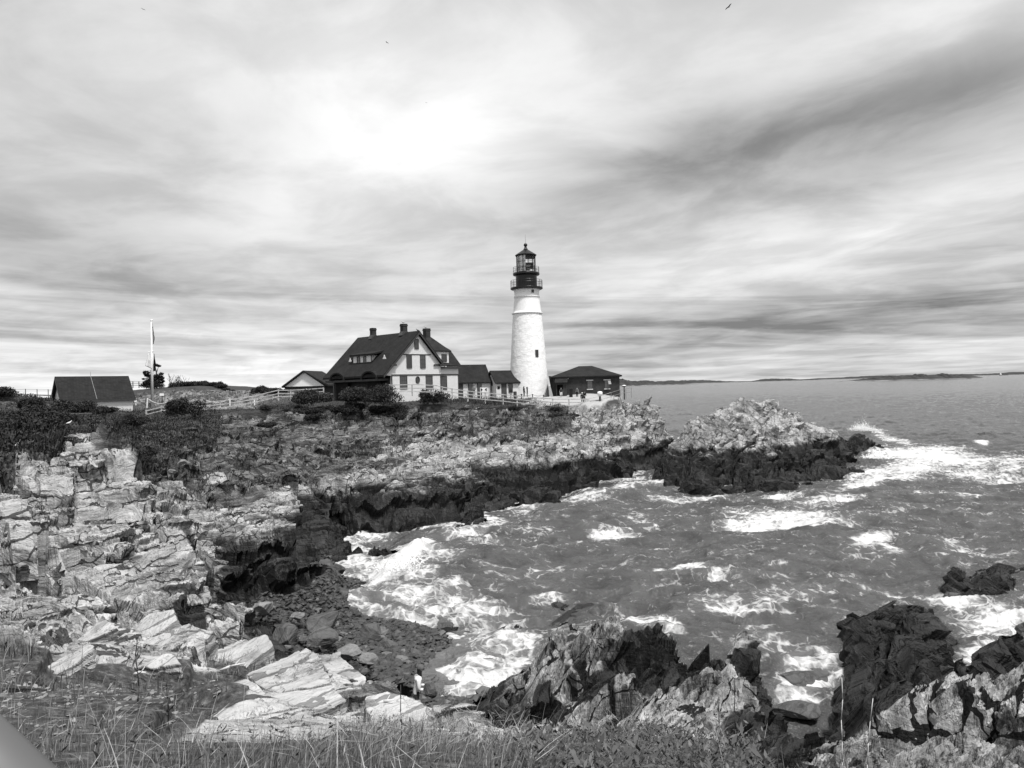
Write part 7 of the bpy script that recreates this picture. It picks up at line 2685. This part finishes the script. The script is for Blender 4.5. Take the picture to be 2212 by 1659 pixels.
SL = [
    ([(100, 1426), (178, 1378), (199, 1382), (193, 1393), (134, 1434), (78, 1462)], 12.0, (-.10, -.22, .95), .25, 'long thin pale slab lying like a plank on the dirt'),
    ([(158, 1372), (219, 1324), (253, 1346), (208, 1363), (180, 1376)], 15.2, (.1, -.35, .92), .3, 'pale pointed slab with a triangular face above the plank-like one'),
    ([(223, 1404), (260, 1363), (316, 1319), (372, 1304), (379, 1330), (350, 1352), (283, 1386), (238, 1415)], 17.0, (-.15, -.40, .90), .6, 'upper pale ridge slab left of the dark cave'),
    ([(238, 1415), (300, 1380), (357, 1356), (405, 1337), (458, 1356), (443, 1374), (394, 1382), (365, 1393), (275, 1430)], 15.8, (-.05, -.34, .94), .5, 'lower pale ridge slab in front of the dark cave'),
    ([(290, 1434), (365, 1397), (389, 1423), (335, 1436)], 14.0, (0, -.3, .95), .25, 'small pale wedge slab at the edge of the dirt'),
    ([(372, 1505), (420, 1470), (465, 1452), (484, 1464), (405, 1508)], 13.2, (.0, -.10, .99), .3, 'narrow pale slab edging the big slab on its upper side'),
    ([(409, 1510), (484, 1464), (536, 1454), (580, 1486), (446, 1542)], 13.6, (.05, -.05, .99), .35, 'big smooth pale slab with a dark joint below it'),
    ([(532, 1445), (600, 1414), (647, 1393), (684, 1415), (718, 1464), (580, 1486)], 15.8, (.10, -.08, .99), .6, 'largest ribbed slab reaching up towards the beach'),
    ([(431, 1410), (521, 1374), (573, 1359), (591, 1382), (532, 1430), (465, 1415)], 17.0, (-.05, -.22, .97), .5, 'streaked slab behind the grassy hollow'),
    ([(684, 1408), (729, 1402), (760, 1425), (792, 1452), (792, 1467), (740, 1475), (718, 1452)], 17.2, (.22, -.05, .97), .9, 'bright slab tip overhanging the shingle'),
    ([(465, 1546), (580, 1490), (718, 1466), (748, 1501), (640, 1550), (558, 1590), (495, 1582)], 13.2, (.06, -.04, .99), .5, 'broad pale slab nearest the grass, under the largest one'),
    ([(335, 1557), (405, 1527), (446, 1544), (495, 1578), (372, 1584)], 12.0, (.0, -.05, .99), .3, 'low grassy-edged slab at the near left of the slab group'),
    ([(796, 1490), (840, 1482), (890, 1492), (925, 1512), (967, 1517), (1046, 1540), (1085, 1560), (1128, 1584), (1060, 1612), (900, 1606), (800, 1560)], 12.6, (.12, -.06, .99), .9, 'long pale rock rim between the grass and the lone person'),
    ([(0, 1340), (60, 1318), (108, 1310), (112, 1330), (40, 1362), (-30, 1368)], 17.5, (-.1, -.5, .85), .5, 'dark-sided slab at the left edge of the picture'),
]
for i, (pl, d, n_, th_, l) in enumerate(SL):
    slab(pl, d, n_, th_, l, 801 + i)

# driftwood sticks
for px0, py0, px1, py1, d, l in ((475, 1448, 530, 1432, 15.2, 'bleached driftwood stick lying in the grassy hollow'), (290, 1456, 315, 1453, 12.6, 'short pale stick on the dirt below the slabs'), (815, 1520, 850, 1512, 13.0, 'pale driftwood scraps on the rock rim')):
    a, b = at_d(px0, py0, d), at_d(px1, py1, d)
    m = MB()
    q = b - a
    m.tube((0, 0, 0), q * .4 + Vector((0, 0, .02)), .022, .026, 7).tube(q * .4 + Vector((0, 0, .02)), q, .026, .012, 7)
    m.tube(q * .55, q * .7 + Vector((.02, .05, .09)), .012, .006, 5)
    tag(m.build('driftwood', BLEACH, None, True, tuple(a)), l, 'driftwood')

# surf thrown up at the far point of the islet, and in the gaps
def spray(px, py, d, wpx, hpx, n, seed, thin=1.0):
    g = np.random.default_rng(seed)
    c = at_d(px, py, d)
    k = d / FW
    x = g.normal(0, .33, n) * wpx * k
    h = np.abs(g.normal(0, .5, n)) * hpx * k * np.exp(-(x / (wpx * k * .5)) ** 2)
    jet = np.abs(np.sin(x * 4.3 + seed) * np.cos(x * 2.3 + seed)) * 1.1 + .15
    P = np.stack([c.x + x, c.y + g.normal(0, .8, n), c.z + h * jet], -1)
    V, F = stones(P, .02 * thin, .09 * thin, 1.0, g, 2.0)
    return tag(link('spray', np_mesh('spray', V, F), SPRAYM), kind='stuff')


SPRAYM = plain('white_spray', 0.9, 0.7, 0.03, 3)
spray(1862, 926, 122, 26, 26, 1500, 5, .55)
spray(1876, 930, 122, 44, 13, 1800, 15, .5)
spray(1850, 928, 121, 22, 12, 900, 25, .5)
spray(1893, 988, 92, 36, 14, 900, 6)
spray(868, 1218, 44, 60, 18, 1200, 9, .5)
